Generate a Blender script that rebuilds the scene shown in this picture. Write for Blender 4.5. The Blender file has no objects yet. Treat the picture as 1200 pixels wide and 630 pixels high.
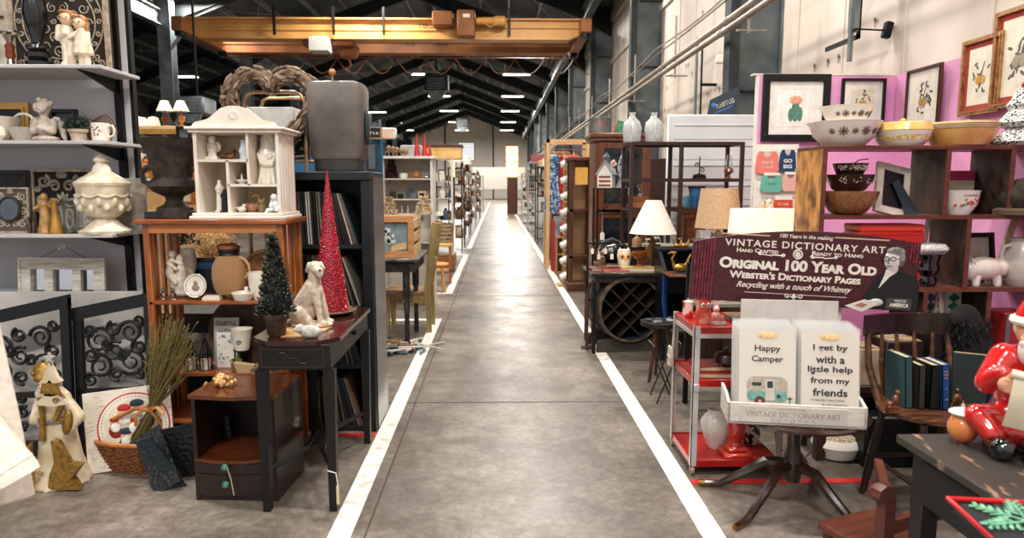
import bpy, bmesh, math, random
from math import sin, cos, pi, radians as R, sqrt, atan2
from mathutils import Vector, Matrix, Euler
random.seed(7)
sc = bpy.context.scene
C = sc.collection
# ---------------- camera ----------------
F_PX = 800.0
cam_d = bpy.data.cameras.new('camera'); cam_d.sensor_width = 36; cam_d.lens = 24; cam_d.clip_start = .05; cam_d.clip_end = 300
cam = bpy.data.objects.new('camera', cam_d); C.objects.link(cam)
cam.location = (0, 0, 1.5); cam.rotation_euler = Euler((R(90 - 7.0), 0, R(-1.2)), 'XYZ')
cam_d.dof.use_dof = True; cam_d.dof.focus_distance = 4.6; cam_d.dof.aperture_fstop = 2.8
sc.camera = cam
CM = cam.rotation_euler.to_matrix(); CO = Vector(cam.location)
# ---------------- world, exposure ----------------
w = bpy.data.worlds.new('world'); sc.world = w; w.use_nodes = True
w.node_tree.nodes['Background'].inputs[0].default_value = (.93, .95, 1, 1)
w.node_tree.nodes['Background'].inputs[1].default_value = .6
sc.view_settings.view_transform = 'Standard'; sc.view_settings.look = 'None'
sc.view_settings.gamma = 1; sc.view_settings.use_curve_mapping = False
sc.view_settings.exposure = 0.52
# ---------------- lamps of the hall (area part of each LED batten) ----------------
def batten_light(x, y, z, power, sx=1.3, sy=.28):
    l = bpy.data.lights.new('batten_light', 'AREA'); l.shape = 'RECTANGLE'; l.size = sx; l.size_y = sy
    l.energy = power; l.color = (1, .95, .88)
    o = bpy.data.objects.new('batten_light', l); C.objects.link(o); o.location = (x, y, z)
for (x, y, p) in [(-3.4, -3, 240), (.9, -2.0, 250), (-3.4, 4, 200), (.9, 2.6, 230), (.9, 8, 260), (-3.4, 10.5, 260), (.9, 15, 280), (-3.4, 18, 250), (.9, 23, 300),
                  (-3.4, 33, 300), (.9, 33, 420), (.9, 41, 420), (-3.4, 49, 500), (.9, 49, 500), (.9, 66, 700), (-3.4, 66, 700), (-3.4, 57.5, 500), (-8.3, 7, 90), (-8.6, 20, 250), (-8.6, 42, 250)]:
    batten_light(x, y, 6.62, p)

# ---------------- pixel of the photo + distance along the aisle -> point in the hall ----------------
def P(px, py, Y):
    d = CM @ Vector(((px - 600)/F_PX, -(py - 315)/F_PX, -1))
    return CO + d*(Y/d.y)
def FL(px, py):
    d = CM @ Vector(((px - 600)/F_PX, -(py - 315)/F_PX, -1))
    return CO + d*(-CO.z/d.z)
def K(Y): return Y/F_PX

# ---------------- materials ----------------
def lin(h):
    h = h.lstrip('#'); c = [int(h[i:i + 2], 16)/255 for i in (0, 2, 4)]
    return tuple((v/12.92 if v <= .04045 else ((v + .055)/1.055)**2.4) for v in c) + (1,)
MATS = {}
def mat(hexc, rough=.55, metal=0, hex2=None, scale=12, kind='noise', bump=0, coat=0, trans=0, emit=0, name=None, lo=.35, hi=.65, ior=1.45, stretch=None, detail=5):
    key = (hexc, rough, metal, hex2, scale, kind, bump, coat, trans, emit, stretch, lo, hi)
    if key in MATS: return MATS[key]
    m = bpy.data.materials.new(name or 'mat_' + hexc.strip('#')); m.use_nodes = True
    nt = m.node_tree; N = nt.nodes; L = nt.links; b = N['Principled BSDF']
    b.inputs['Roughness'].default_value = rough; b.inputs['Metallic'].default_value = metal
    b.inputs['Coat Weight'].default_value = coat; b.inputs['Transmission Weight'].default_value = trans; b.inputs['IOR'].default_value = ior
    c1 = lin(hexc)
    c2 = lin(hex2) if hex2 else tuple(v*.82 for v in c1[:3]) + (1,)
    tc = N.new('ShaderNodeTexCoord'); mp = N.new('ShaderNodeMapping'); L.new(tc.outputs['Object'], mp.inputs[0])
    if kind == 'wood':
        mp.inputs['Scale'].default_value = stretch or (1.0, 6.0, 6.0)
    elif stretch: mp.inputs['Scale'].default_value = stretch
    if kind == 'voronoi':
        t = N.new('ShaderNodeTexVoronoi'); t.inputs['Scale'].default_value = scale; fac = t.outputs['Distance']
    elif kind == 'brick':
        t = N.new('ShaderNodeTexBrick'); t.inputs['Scale'].default_value = scale; fac = t.outputs['Fac']
    elif kind == 'wave':
        t = N.new('ShaderNodeTexWave'); t.inputs['Scale'].default_value = scale; t.inputs['Distortion'].default_value = 1.5; fac = t.outputs['Fac']
    else:
        t = N.new('ShaderNodeTexNoise'); t.inputs['Scale'].default_value = scale; t.inputs['Detail'].default_value = detail; fac = t.outputs[0]
        if kind == 'wood': t.inputs['Distortion'].default_value = .6
    L.new(mp.outputs[0], t.inputs[0])
    r = N.new('ShaderNodeValToRGB'); L.new(fac, r.inputs[0])
    r.color_ramp.elements[0].position = lo; r.color_ramp.elements[1].position = hi
    r.color_ramp.elements[0].color = c2; r.color_ramp.elements[1].color = c1
    L.new(r.outputs[0], b.inputs['Base Color'])
    if bump:
        bp = N.new('ShaderNodeBump'); bp.inputs['Strength'].default_value = min(1, bump); bp.inputs['Distance'].default_value = .004
        L.new(fac, bp.inputs['Height']); L.new(bp.outputs[0], b.inputs['Normal'])
    if emit:
        L.new(r.outputs[0], b.inputs['Emission Color']); b.inputs['Emission Strength'].default_value = emit
    MATS[key] = m
    return m
def wood(h, h2=None, rough=.45, scale=5, stretch=(1, 7, 7), coat=0, bump=.15):
    return mat(h, rough, 0, h2, scale, 'wood', bump, coat, stretch=stretch, lo=.3, hi=.7)
WX = (1, 8, 8); WZ = (8, 8, 1); WY = (8, 1, 8)

# ---------------- mesh maker ----------------
class M:
    def __init__(s): s.v = []; s.f = []; s.m = []; s.mi = 0; s.T = None
    def add(s, vs, fs):
        n = len(s.v)
        if s.T is not None: vs = [s.T @ Vector(v) for v in vs]
        s.v += [tuple(v) for v in vs]; s.f += [tuple(i + n for i in f) for f in fs]; s.m += [s.mi]*len(fs); return s
    def mat(s, i): s.mi = i; return s
    def box(s, x0, x1, y0, y1, z0, z1, c=0):
        if x0 > x1: x0, x1 = x1, x0
        if y0 > y1: y0, y1 = y1, y0
        if z0 > z1: z0, z1 = z1, z0
        if c <= 0:
            vs = [(x, y, z) for x in (x0, x1) for y in (y0, y1) for z in (z0, z1)]
            return s.add(vs, [(0, 1, 3, 2), (4, 6, 7, 5), (0, 4, 5, 1), (2, 3, 7, 6), (0, 2, 6, 4), (1, 5, 7, 3)])
        c = min(c, (x1 - x0)*.45, (y1 - y0)*.45, (z1 - z0)*.45)
        vs = []; idx = {}
        for a, x in enumerate((x0, x1)):
            for b, y in enumerate((y0, y1)):
                for d, z in enumerate((z0, z1)):
                    ix = x + (c if a == 0 else -c); iy = y + (c if b == 0 else -c); iz = z + (c if d == 0 else -c)
                    for k, p in enumerate(((x, iy, iz), (ix, y, iz), (ix, iy, z))):
                        idx[(a, b, d, k)] = len(vs); vs.append(p)
        I = idx; fs = []
        for a in (0, 1):
            fs.append((I[a, 0, 0, 0], I[a, 1, 0, 0], I[a, 1, 1, 0], I[a, 0, 1, 0]))
            fs.append((I[0, a, 0, 1], I[1, a, 0, 1], I[1, a, 1, 1], I[0, a, 1, 1]))
            fs.append((I[0, 0, a, 2], I[1, 0, a, 2], I[1, 1, a, 2], I[0, 1, a, 2]))
            for b in (0, 1):
                fs.append((I[a, b, 0, 0], I[a, b, 1, 0], I[a, b, 1, 1], I[a, b, 0, 1]))
                fs.append((I[a, 0, b, 0], I[a, 1, b, 0], I[a, 1, b, 2], I[a, 0, b, 2]))
                fs.append((I[0, a, b, 1], I[1, a, b, 1], I[1, a, b, 2], I[0, a, b, 2]))
                for d in (0, 1): fs.append((I[a, b, d, 0], I[a, b, d, 1], I[a, b, d, 2]))
        return s.add(vs, fs)
    def lathe(s, prof, c=(0, 0, 0), n=24, axis='z', sx=1, sy=1, ang=None, flute=0, fn=0, caps=True):
        vs = []; fs = []; m = len(prof); cx, cy, cz = c
        full = ang is None; a0, a1 = (0, 2*pi) if full else ang
        cols = n if full else n + 1
        for i in range(cols):
            a = a0 + (a1 - a0)*i/n
            for (r, h) in prof:
                rr = r*(1 + flute*cos(fn*a)) if flute else r
                p = (rr*cos(a)*sx, rr*sin(a)*sy, h)
                if axis == 'x': p = (p[2], p[0], p[1])
                if axis == 'y': p = (p[0], p[2], p[1])
                vs.append((p[0] + cx, p[1] + cy, p[2] + cz))
        for i in range(n):
            j = (i + 1) % cols
            for k in range(m - 1): fs.append((i*m + k, j*m + k, j*m + k + 1, i*m + k + 1))
        if full and caps:
            if prof[0][0] > 1e-6: fs.append(tuple(i*m for i in range(n)))
            if prof[-1][0] > 1e-6: fs.append(tuple(i*m + m - 1 for i in reversed(range(n))))
        return s.add(vs, fs)
    def cyl(s, c, r, h, n=20, r2=None, axis='z'): return s.lathe([(r, 0), (r if r2 is None else r2, h)], c, n, axis)
    def ell(s, c, r, n=16, m=10, rot=None):
        if not hasattr(r, '__len__'): r = (r, r, r)
        vs = []; fs = []
        Rm = Euler(rot).to_matrix() if rot else None
        for i in range(m + 1):
            t = pi*i/m
            for j in range(n):
                a = 2*pi*j/n
                p = Vector((r[0]*sin(t)*cos(a), r[1]*sin(t)*sin(a), r[2]*cos(t)))
                if Rm: p = Rm @ p
                vs.append((p.x + c[0], p.y + c[1], p.z + c[2]))
        for i in range(m):
            for j in range(n): fs.append((i*n + j, i*n + (j + 1) % n, (i + 1)*n + (j + 1) % n, (i + 1)*n + j))
        return s.add(vs, fs)
    def tube(s, pts, r, n=8, closed=False, flat=None):
        pts = [Vector(p) for p in pts]
        q = [pts[0]]
        for p in pts[1:]:
            if (p - q[-1]).length > 1e-6: q.append(p)
        if closed and (q[0] - q[-1]).length < 1e-6: q.pop()
        pts = q; m = len(pts)
        if m < 2: return s
        rs = r if hasattr(r, '__len__') else [r]*m
        if len(rs) != m: rs = [rs[0] + (rs[-1] - rs[0])*i/(m - 1) for i in range(m)]
        tg = []
        for i in range(m):
            a = pts[i - 1] if (i or closed) else pts[0]; b = pts[(i + 1) % m] if (i < m - 1 or closed) else pts[-1]
            tg.append((b - a).normalized() if (b - a).length > 1e-9 else Vector((0, 0, 1)))
        u = tg[0].orthogonal().normalized(); vs = []; fs = []
        for i in range(m):
            t = tg[i]; u = (u - t*u.dot(t)); u = u.normalized() if u.length > 1e-6 else t.orthogonal().normalized()
            v = t.cross(u)
            for j in range(n):
                a = 2*pi*j/n + pi/n
                vs.append(pts[i] + u*(rs[i]*cos(a)) + v*(rs[i]*sin(a)*(flat or 1)))
        for i in range(m if closed else m - 1):
            k = (i + 1) % m
            for j in range(n): fs.append((i*n + j, i*n + (j + 1) % n, k*n + (j + 1) % n, k*n + j))
        if not closed: fs += [tuple(range(n)), tuple((m - 1)*n + j for j in reversed(range(n)))]
        return s.add(vs, fs)
    def bar(s, a, b, w, h=None, up=(0, 0, 1)):
        a = Vector(a); b = Vector(b); h = h or w; t = (b - a).normalized(); up = Vector(up)
        if abs(t.dot(up)) > .98: up = Vector((1, 0, 0))
        x = t.cross(up).normalized(); y = x.cross(t).normalized(); vs = []
        for p in (a, b):
            for (i, j) in ((-1, -1), (1, -1), (1, 1), (-1, 1)): vs.append(p + x*(i*w/2) + y*(j*h/2))
        return s.add(vs, [(0, 1, 2, 3), (7, 6, 5, 4), (0, 4, 5, 1), (1, 5, 6, 2), (2, 6, 7, 3), (3, 7, 4, 0)])
    def prism(s, poly, d0, d1, axis='y'):
        n = len(poly); vs = []
        for d in (d0, d1):
            for (a, b) in poly: vs.append({'y': (a, d, b), 'x': (d, a, b), 'z': (a, b, d)}[axis])
        return s.add(vs, [tuple(range(n)), tuple(range(2*n - 1, n - 1, -1))] + [(i, (i + 1) % n, (i + 1) % n + n, i + n) for i in range(n)])
    def disc(s, cx, cz, r, y, rz=None, n=20, t=.0008):
        rz = rz or r
        return s.prism([(cx + r*cos(2*pi*i/n), cz + rz*sin(2*pi*i/n)) for i in range(n)], y, y - t)
    def rect(s, x0, x1, z0, z1, y, t=.0008): return s.box(x0, x1, y - t, y, z0, z1)
    def frame(s, w, h, b, y0, y1, cx=0, z0=0):
        x0 = cx - w/2; x1 = cx + w/2; z1 = z0 + h
        s.prism([(x0, z0), (x1, z0), (x1 - b, z0 + b), (x0 + b, z0 + b)], y0, y1)
        s.prism([(x0, z1), (x1, z1), (x1 - b, z1 - b), (x0 + b, z1 - b)], y0, y1)
        s.prism([(x0, z0), (x0 + b, z0 + b), (x0 + b, z1 - b), (x0, z1)], y0, y1)
        return s.prism([(x1, z0), (x1 - b, z0 + b), (x1 - b, z1 - b), (x1, z1)], y0, y1)
    def scroll(s, cx, cz, r, y, th, turns=1.5, a0=0, d=1, tail=None, n=6):
        pts = []
        for i in range(int(14*turns) + 1):
            t = i/(14*turns); a = a0 + d*2*pi*turns*t; rr = r*(1 - .8*t)
            pts.append((cx + rr*cos(a), y, cz + rr*sin(a)))
        if tail: pts = [(tail[0], y, tail[1])] + pts
        return s.tube(pts, [th*(1 - .5*i/len(pts)) for i in range(len(pts))], n)
    def build(s, name, mats, parent=None, sharp=38, kind=None):
        me = bpy.data.meshes.new(name); me.from_pydata(s.v, [], s.f)
        mats = mats if isinstance(mats, (list, tuple)) else [mats]
        for m in mats: me.materials.append(m)
        me.polygons.foreach_set('material_index', [min(i, len(mats) - 1) for i in s.m])
        b = bmesh.new(); b.from_mesh(me); bmesh.ops.recalc_face_normals(b, faces=b.faces); b.to_mesh(me); b.free()
        me.shade_smooth(); me.set_sharp_from_angle(angle=R(sharp)); me.update()
        o = bpy.data.objects.new(name, me); C.objects.link(o)
        if parent: o.parent = parent
        if kind: o['kind'] = kind
        return o
def tag(o, label, cat, group=None, kind=None):
    o['label'] = label; o['category'] = cat
    if group: o['group'] = group
    if kind: o['kind'] = kind
    return o
def thing(name, label, cat, loc, rz=0, group=None, rot=None):
    o = bpy.data.objects.new(name, None); C.objects.link(o); o.empty_display_size = .05
    o.location = loc; o.rotation_euler = rot or (0, 0, rz)
    return tag(o, label, cat, group)
def single(m, name, label, cat, mats, loc, rz=0, group=None, rot=None):
    o = m.build(name, mats); o.location = loc; o.rotation_euler = rot or (0, 0, rz)
    return tag(o, label, cat, group)
def struct(m, name, mats): return m.build(name, mats, kind='structure')
def blob(prims, vox, name, mats, parent=None, smooth=3, disp=0):
    """one continuous body grown from ellipsoids ('e',c,r[,rot]) and capsules ('c',a,b,r1,r2)"""
    m = M()
    for p in prims:
        if p[0] == 'e': m.ell(p[1], p[2], 16, 10, p[3] if len(p) > 3 else None)
        elif p[0] == 'c':
            a = Vector(p[1]); b = Vector(p[2]); r1, r2 = p[3], p[4]
            m.tube([a, a.lerp(b, .5), b], [r1, (r1 + r2)/2, r2], 12); m.ell(a, r1, 12, 8); m.ell(b, r2, 12, 8)
        elif p[0] == 'l': m.lathe(p[1], p[2], 20)
        elif p[0] == 'b': m.box(*p[1])
    o = m.build('tmp', [])
    md = o.modifiers.new('r', 'REMESH'); md.mode = 'VOXEL'; md.voxel_size = vox
    if smooth: ms = o.modifiers.new('s', 'SMOOTH'); ms.iterations = smooth; ms.factor = .6
    dg = bpy.context.evaluated_depsgraph_get(); dg.update()
    me = bpy.data.meshes.new_from_object(o.evaluated_get(dg)); bpy.data.objects.remove(o)
    me.name = name; me.materials.clear()
    for q in (mats if isinstance(mats, (list, tuple)) else [mats]): me.materials.append(q)
    me.shade_smooth()
    r = bpy.data.objects.new(name, me); C.objects.link(r)
    if parent: r.parent = parent
    return r
def text(s, w, h, material, parent, x=0, z=0, y=0, name='lettering', bold=0, shear=0, caps=False, ext=.0006, align='c', rx=0, spacing=1):
    """lettering fitted into a w x h box centred at x,z on the plane y facing -y"""
    cu = bpy.data.curves.new('t', 'FONT'); cu.body = s; cu.size = 1; cu.offset = bold; cu.shear = shear; cu.extrude = .01; cu.space_character = spacing
    cu.align_x = 'CENTER'; cu.resolution_u = 3
    if caps:
        cu.small_caps_scale = .75
        for i, ch in enumerate(s):
            if ch.islower(): cu.body_format[i].use_small_caps = True
    o = bpy.data.objects.new('t', cu); C.objects.link(o)
    dg = bpy.context.evaluated_depsgraph_get(); dg.update()
    me = bpy.data.meshes.new_from_object(o.evaluated_get(dg)); bpy.data.objects.remove(o)
    xs = [v.co.x for v in me.vertices]; ys = [v.co.y for v in me.vertices]
    x0, x1, y0, y1 = min(xs), max(xs), min(ys), max(ys)
    for v in me.vertices:
        X = (v.co.x - (x0 + x1)/2)/(x1 - x0)*w + x; Z = (v.co.y - (y0 + y1)/2)/max(y1 - y0, 1e-6)*h + z
        v.co = Vector((X, y - ext*(.5 + v.co.z/.01*.5), Z))
    me.name = name; me.materials.clear(); me.materials.append(material)
    r = bpy.data.objects.new(name, me); C.objects.link(r)
    if parent: r.parent = parent
    return r
def marks(n, w, h, material, parent, x=0, z=0, y=0, seed=1, name='faint_writing'):
    """illegible small writing as the photo shows it: n letter-like strokes"""
    r = random.Random(seed); m = M(); c = w/n
    for i in range(n):
        x0 = x - w/2 + c*(i + .15); k = r.random()
        m.rect(x0, x0 + c*.2, z - h/2, z + h/2, y, .0006)
        if k < .7: m.rect(x0, x0 + c*.65, z + h*.3, z + h/2, y, .0006)
        if k > .3: m.rect(x0, x0 + c*.65, z - h/2, z - h*.3, y, .0006)
        if .2 < k < .8: m.rect(x0 + c*.45, x0 + c*.65, z - h/2*r.random(), z + h/2*r.random(), y, .0006)
    return m.build(name, material, parent)
def copytree(o, loc, label=None, rz=None, parent=None):
    c = o.copy(); C.objects.link(c)
    if parent: c.parent = parent
    else:
        c.location = loc
        if rz is not None: c.rotation_euler.z = rz
        if label: c['label'] = label
    for ch in list(o.children): copytree(ch, None, parent=c)
    return c

# ---------------- shared materials ----------------
white = mat('#e9e3da', .45, hex2='#ddd5c8'); ceramic = mat('#efe9dc', .15, coat=.5, hex2='#e6ddcb', scale=6)
plaster = mat('#e2dacb', .8, hex2='#b9ad98', scale=30, bump=.3)
stone = mat('#c9beb0', .85, hex2='#a89a8a', scale=40, bump=.4)
black = mat("#070708", .45, hex2='#0b0b0c'); blackwood = wood('#17110e', '#0c0908', .35)
gold = mat('#c79a55', .35, .75, hex2='#a5773a'); brass = mat('#b58a4a', .25, 1, hex2='#86602c'); silver = mat('#c8c2ba', .2, 1, hex2='#8f8880')
glass = mat('#f2f6f6', .03, trans=1, ior=1.45, hex2='#eef3f3'); iron = mat('#0b0c0d', .5, .4, hex2='#070708')
oak = wood('#a35a24', '#7a3c14'); darkwood = wood('#3a2116', '#22110a', stretch=WZ); walnut = wood('#5a321c', '#341a0e', stretch=WZ)
red = mat('#c4201f', .4, hex2='#a81716'); paper = mat('#ddd3c0', .7, hex2='#cfc3ad'); shade_w = mat('#ece4d6', .8, hex2='#e0d6c6', scale=60)
wicker = mat('#c08a58', .6, hex2='#8d5a30', scale=60, kind='voronoi', bump=.8, stretch=(1, 1, 2)); darkwicker = mat('#8a4d28', .55, hex2='#3c1c0c', scale=70, kind='voronoi', bump=1, stretch=(1, 1, 2.2), lo=.1, hi=.5)
tagm = mat('#e8e2d6', .7)
def price_tag(parent, x, y, z, s=1, string=.03):
    m = M(); m.prism([(x - .011*s, z - string - .04*s), (x + .011*s, z - string - .04*s), (x + .011*s, z - string - .008*s), (x + .004*s, z - string), (x - .004*s, z - string), (x - .011*s, z - string - .008*s)], y, y - .001)
    m.tube([(x, y, z), (x, y, z - string)], .0012, 4)
    return m.build('price_tag', tagm, parent)
# ================= the hall =================
XR, XL, XC, YB, ZE, ZP = 3.35, -9.6, -3.1, 78.0, 6.8, 9.2
def floor_mat():
    m = bpy.data.materials.new('concrete'); m.use_nodes = True; nt = m.node_tree; N = nt.nodes; L = nt.links; b = N['Principled BSDF']
    tc = N.new('ShaderNodeTexCoord')
    def noise(sc_, det, dist=0, st=None):
        n = N.new('ShaderNodeTexNoise'); n.inputs['Scale'].default_value = sc_; n.inputs['Detail'].default_value = det; n.inputs['Distortion'].default_value = dist
        if st:
            mp = N.new('ShaderNodeMapping'); mp.inputs['Scale'].default_value = st; L.new(tc.outputs['Object'], mp.inputs[0]); L.new(mp.outputs[0], n.inputs[0])
        else: L.new(tc.outputs['Object'], n.inputs[0])
        return n.outputs[0]
    def ramp(f, a, b_, c1, c2):
        r = N.new('ShaderNodeValToRGB'); L.new(f, r.inputs[0]); r.color_ramp.elements[0].position = a; r.color_ramp.elements[1].position = b_
        r.color_ramp.elements[0].color = c1; r.color_ramp.elements[1].color = c2; return r.outputs[0]
    def mul(a, b_, f=1):
        x = N.new('ShaderNodeMix'); x.data_type = 'RGBA'; x.blend_type = 'MULTIPLY'; x.inputs[0].default_value = f; L.new(a, x.inputs[6]); L.new(b_, x.inputs[7]); return x.outputs[2]
    base = ramp(noise(1.1, 8, .5), .35, .7, lin('#6c635a'), lin('#9a9085'))
    a = mul(base, ramp(noise(5, 9, 1.2), .38, .6, (.74, .72, .7, 1), (1, 1, 1, 1)))
    a = mul(a, ramp(noise(26, 8), .4, .6, (.74, .73, .72, 1), (1, 1, 1, 1)))
    a = mul(a, ramp(noise(2.2, 12, 3.0), .485, .51, (1, 1, 1, 1), (.86, .85, .84, 1)))
    a = mul(a, ramp(noise(90, 3), .3, .5, (.8, .8, .8, 1), (1, 1, 1, 1)))
    a = mul(a, ramp(noise(.5, 10, 1.6, (2.4, .5, 1)), .42, .56, (.82, .8, .78, 1), (1, 1, 1, 1)))
    L.new(a, b.inputs['Base Color'])
    L.new(ramp(noise(3, 8, .4), .3, .75, (.3, .3, .3, 1), (.46, .46, .46, 1)), b.inputs['Roughness'])
    bp = N.new('ShaderNodeBump'); bp.inputs['Strength'].default_value = .04; bp.inputs['Distance'].default_value = .004
    L.new(noise(40, 6), bp.inputs['Height']); L.new(bp.outputs[0], b.inputs['Normal'])
    return m
m = M(); m.box(-24, XR + .2, -6, YB, -.2, 0); struct(m, 'floor', floor_mat())
jm = mat('#4a423a', .8)
m = M()
for y in (4.6, 9.2, 16.4, 25, 34, 46): m.box(-9, XR, y, y + .012, 0, .0015)
m.box(-.58, -.57, -6, 60, 0, .0012)
struct(m, 'trim_floor_joints', jm)
lm = mat('#e4dfd6', .55, hex2='#b9b0a4', scale=14, lo=.3, hi=.52, detail=9)
m = M(); m.box(.875, .975, -3, 60, 0, .003); struct(m, 'trim_1', lm)
m = M(); m.box(-.735, -.635, -3, 7.6, 0, .003); m.box(-1.7, -.735, 7.5, 7.6, 0, .003); struct(m, 'trim_2', lm)
m = M(); m.box(-.735, -.635, 9.4, 14.8, 0, .003); m.box(-1.6, -.735, 9.4, 9.5, 0, .003); m.box(-1.6, -.735, 14.7, 14.8, 0, .003); struct(m, 'trim_3', lm)
m = M(); m.box(-.735, -.635, 16.2, 60, 0, .003); m.box(-1.6, -.735, 16.2, 16.3, 0, .003); struct(m, 'trim_4', lm)
rt = mat('#c22a26', .5)
a = FL(762 + 70, 571); m = M(); m.box(.98, 1.9, 3.27, 3.325, 0, .003); struct(m, 'trim_5', rt)
m = M(); m.box(-1.05, -.74, 3.97, 4.02, 0, .003); struct(m, 'trim_6', rt)
ot = mat('#c98a4a', .5)
m = M(); m.box(-1.4, -.95, 8.55, 8.59, 0, .003); m.box(-1.4, -1.0, 8.9, 8.94, 0, .003); struct(m, 'trim_7', ot)
# walls
wallm = mat('#d9cdc0', .6, hex2='#b3a597', scale=.9, lo=.25, hi=.6, detail=9, stretch=(1, 1, .45), bump=.1)
def shell_wall():
    m = M(); m.box(XR, XR + .15, -6, YB, 0, ZE + .3)
    y = -5.5
    while y < 60:
        m.box(XR - .012, XR, y, y + .03, 0, ZE); y += 1.02
    m.box(XR - .05, XR, -6, YB, 5.0, 5.12); m.box(XR - .05, XR, -6, YB, 6.2, 6.5)
    return m
struct(shell_wall(), 'wall_right', wallm)
seam = mat('#8d8379', .7)
backm = mat('#f0e8dc', .6, hex2='#e6dccf', scale=.4)
m = M(); m.prism([(XL, 0), (XR, 0), (XR, ZE), (XC, ZP), (XL, ZE)], YB, YB + .2)
for i in range(13): m.box(XL + i, XL + i + .05, YB - .03, YB, 0, 7)
m.box(XL, XR, YB - .06, YB, 3.1, 3.2); m.box(XL, XR, YB - .06, YB, 5.9, 5.95)
struct(m, 'wall_back', backm)
m = M(); m.box(-24, XL, YB, YB + .2, 0, 9); struct(m, 'wall_back_left_bay', mat('#2c2f31', .7))
m = M(); m.box(-22.4, -22.2, -6, YB, 0, ZE + .3); struct(m, 'wall_left', mat('#4a4a4a', .7, hex2='#2b2c2e', scale=.6))
m = M(); random.seed(6)
for i in range(34):
    y = random.uniform(2.5, 16); z = random.choice((2.75, 2.95, 3.4, 3.6, 4.3)); m.ell((XR - .014, y, z), (.006, .022, .022), 8, 5); m.box(XR - .016, XR - .012, y - .004, y + .004, z - .07, z)
struct(m, 'trim_wall_anchors', mat('#6a625a', .7))
# roof
roofm = mat('#474e51', .65, hex2='#2a3033', scale=.5, stretch=(1, .15, 1), detail=3)
def roof(xc):
    m = M()
    for s in (-1, 1): m.prism([(xc, ZP), (xc + s*6.5, ZE - .05), (xc + s*6.5, ZE + .1), (xc, ZP + .15)], -1.5, YB)
    return m
struct(roof(XC), 'ceiling', roofm); struct(roof(XC - 12.9), 'ceiling_left_bay', roofm)
steel = mat('#3d4548', .5, .2, hex2='#23292c', scale=3); lsteel = mat('#7d8587', .45, .3, hex2='#4c5456', scale=2)
pur = mat('#8d9699', .5, .2, hex2='#646c6f', scale=2); dsteel = mat('#1f2629', .55, .2, hex2='#14191b', scale=2)
SL = (ZP - ZE)/6.45
for b, xc in enumerate((XC, XC - 12.9)):
    m = M()
    for s in (-1, 1):
        for i in range(7):
            d = .5 + i*1.0; z = ZP - SL*d - .12
            m.box(xc + s*d - .04, xc + s*d + .04, -1.5, YB, z - .16, z)
    struct(m, 'roof_purlins' if b == 0 else 'roof_purlins_left_bay', pur)
    ys = [2.2 + 6.1*i for i in range(-0, 12)]
    m = M()
    for y in ys:
        for s in (-1, 1):
            m.prism([(xc, ZP - .3), (xc + s*6.45, ZE - .25), (xc + s*6.45, ZE - 1.05), (xc + s*5.6, ZE - .55), (xc, ZP - .75)], y - .03, y + .03)
            for off in (.3, .75):
                m.bar((xc, y, ZP - off), (xc + s*6.4, y, ZE - off + .02), .24, .025)
    struct(m, 'roof_rafters' if b == 0 else 'roof_rafters_left_bay', dsteel)
    m = M()
    for i, y in enumerate(ys[:-1]):
        for s in (-1, 1):
            for (d0, d1) in ((.4, 3.4), (3.4, 6.2)):
                m.tube([(xc + s*d0, y, ZP - SL*d0 - .3), (xc + s*d1, y + 6.1, ZP - SL*d1 - .3)], .022, 5)
                m.tube([(xc + s*d1, y, ZP - SL*d1 - .3), (xc + s*d0, y + 6.1, ZP - SL*d0 - .3)], .022, 5)
    struct(m, 'roof_bracing' if b == 0 else 'roof_bracing_left_bay', lsteel)
# columns
colm = mat('#6d7476', .6, .1, hex2='#4e5659', scale=2.5, bump=.1); cold = mat('#2d3537', .6)
def column(y, right=True):
    m = M()
    if right:
        x0, x1 = 2.8, XR
        m.prism([(x1, 0), (x0 + .12, 0), (x0 - .1, ZE - .5), (x0 - .1, ZE), (x1, ZE)], y - .01, y + .01)
        m.bar((x0 + .12, y, 0), (x0 - .1, y, ZE - .2), .2, .022, up=(1, 0, 0)); m.box(x1 - .02, x1, y - .1, y + .1, 0, ZE)
        for z in (1.3, 2.6, 3.9, 5.2): m.mat(1).box(x0 + .1, x1 - .02, y - .09, y - .01, z, z + .02); m.mat(0)
        m.mat(1).box(x0 - .08, x0 + .04, y - .11, y + .11, .2, ZE - .3) ; m.mat(0)
    else:
        x0 = P(200, 120, 20).x
        m.box(x0 - .18, x0 + .18, y - .17, y - .15, 0, ZE); m.box(x0 - .18, x0 + .18, y + .15, y + .17, 0, ZE); m.box(x0 - .015, x0 + .015, y - .15, y + .15, 0, ZE)
        m.bar((x0, y, 5.2), (x0 + .6, y, 5.9), .08)
    return m
for i in range(11):
    struct(column(2.2 + 6.1*i), 'wall_column', [colm, cold])
for i in range(11):
    struct(column(1.7 + 6.1*i, False), 'bay_column', [lsteel, cold])
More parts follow.
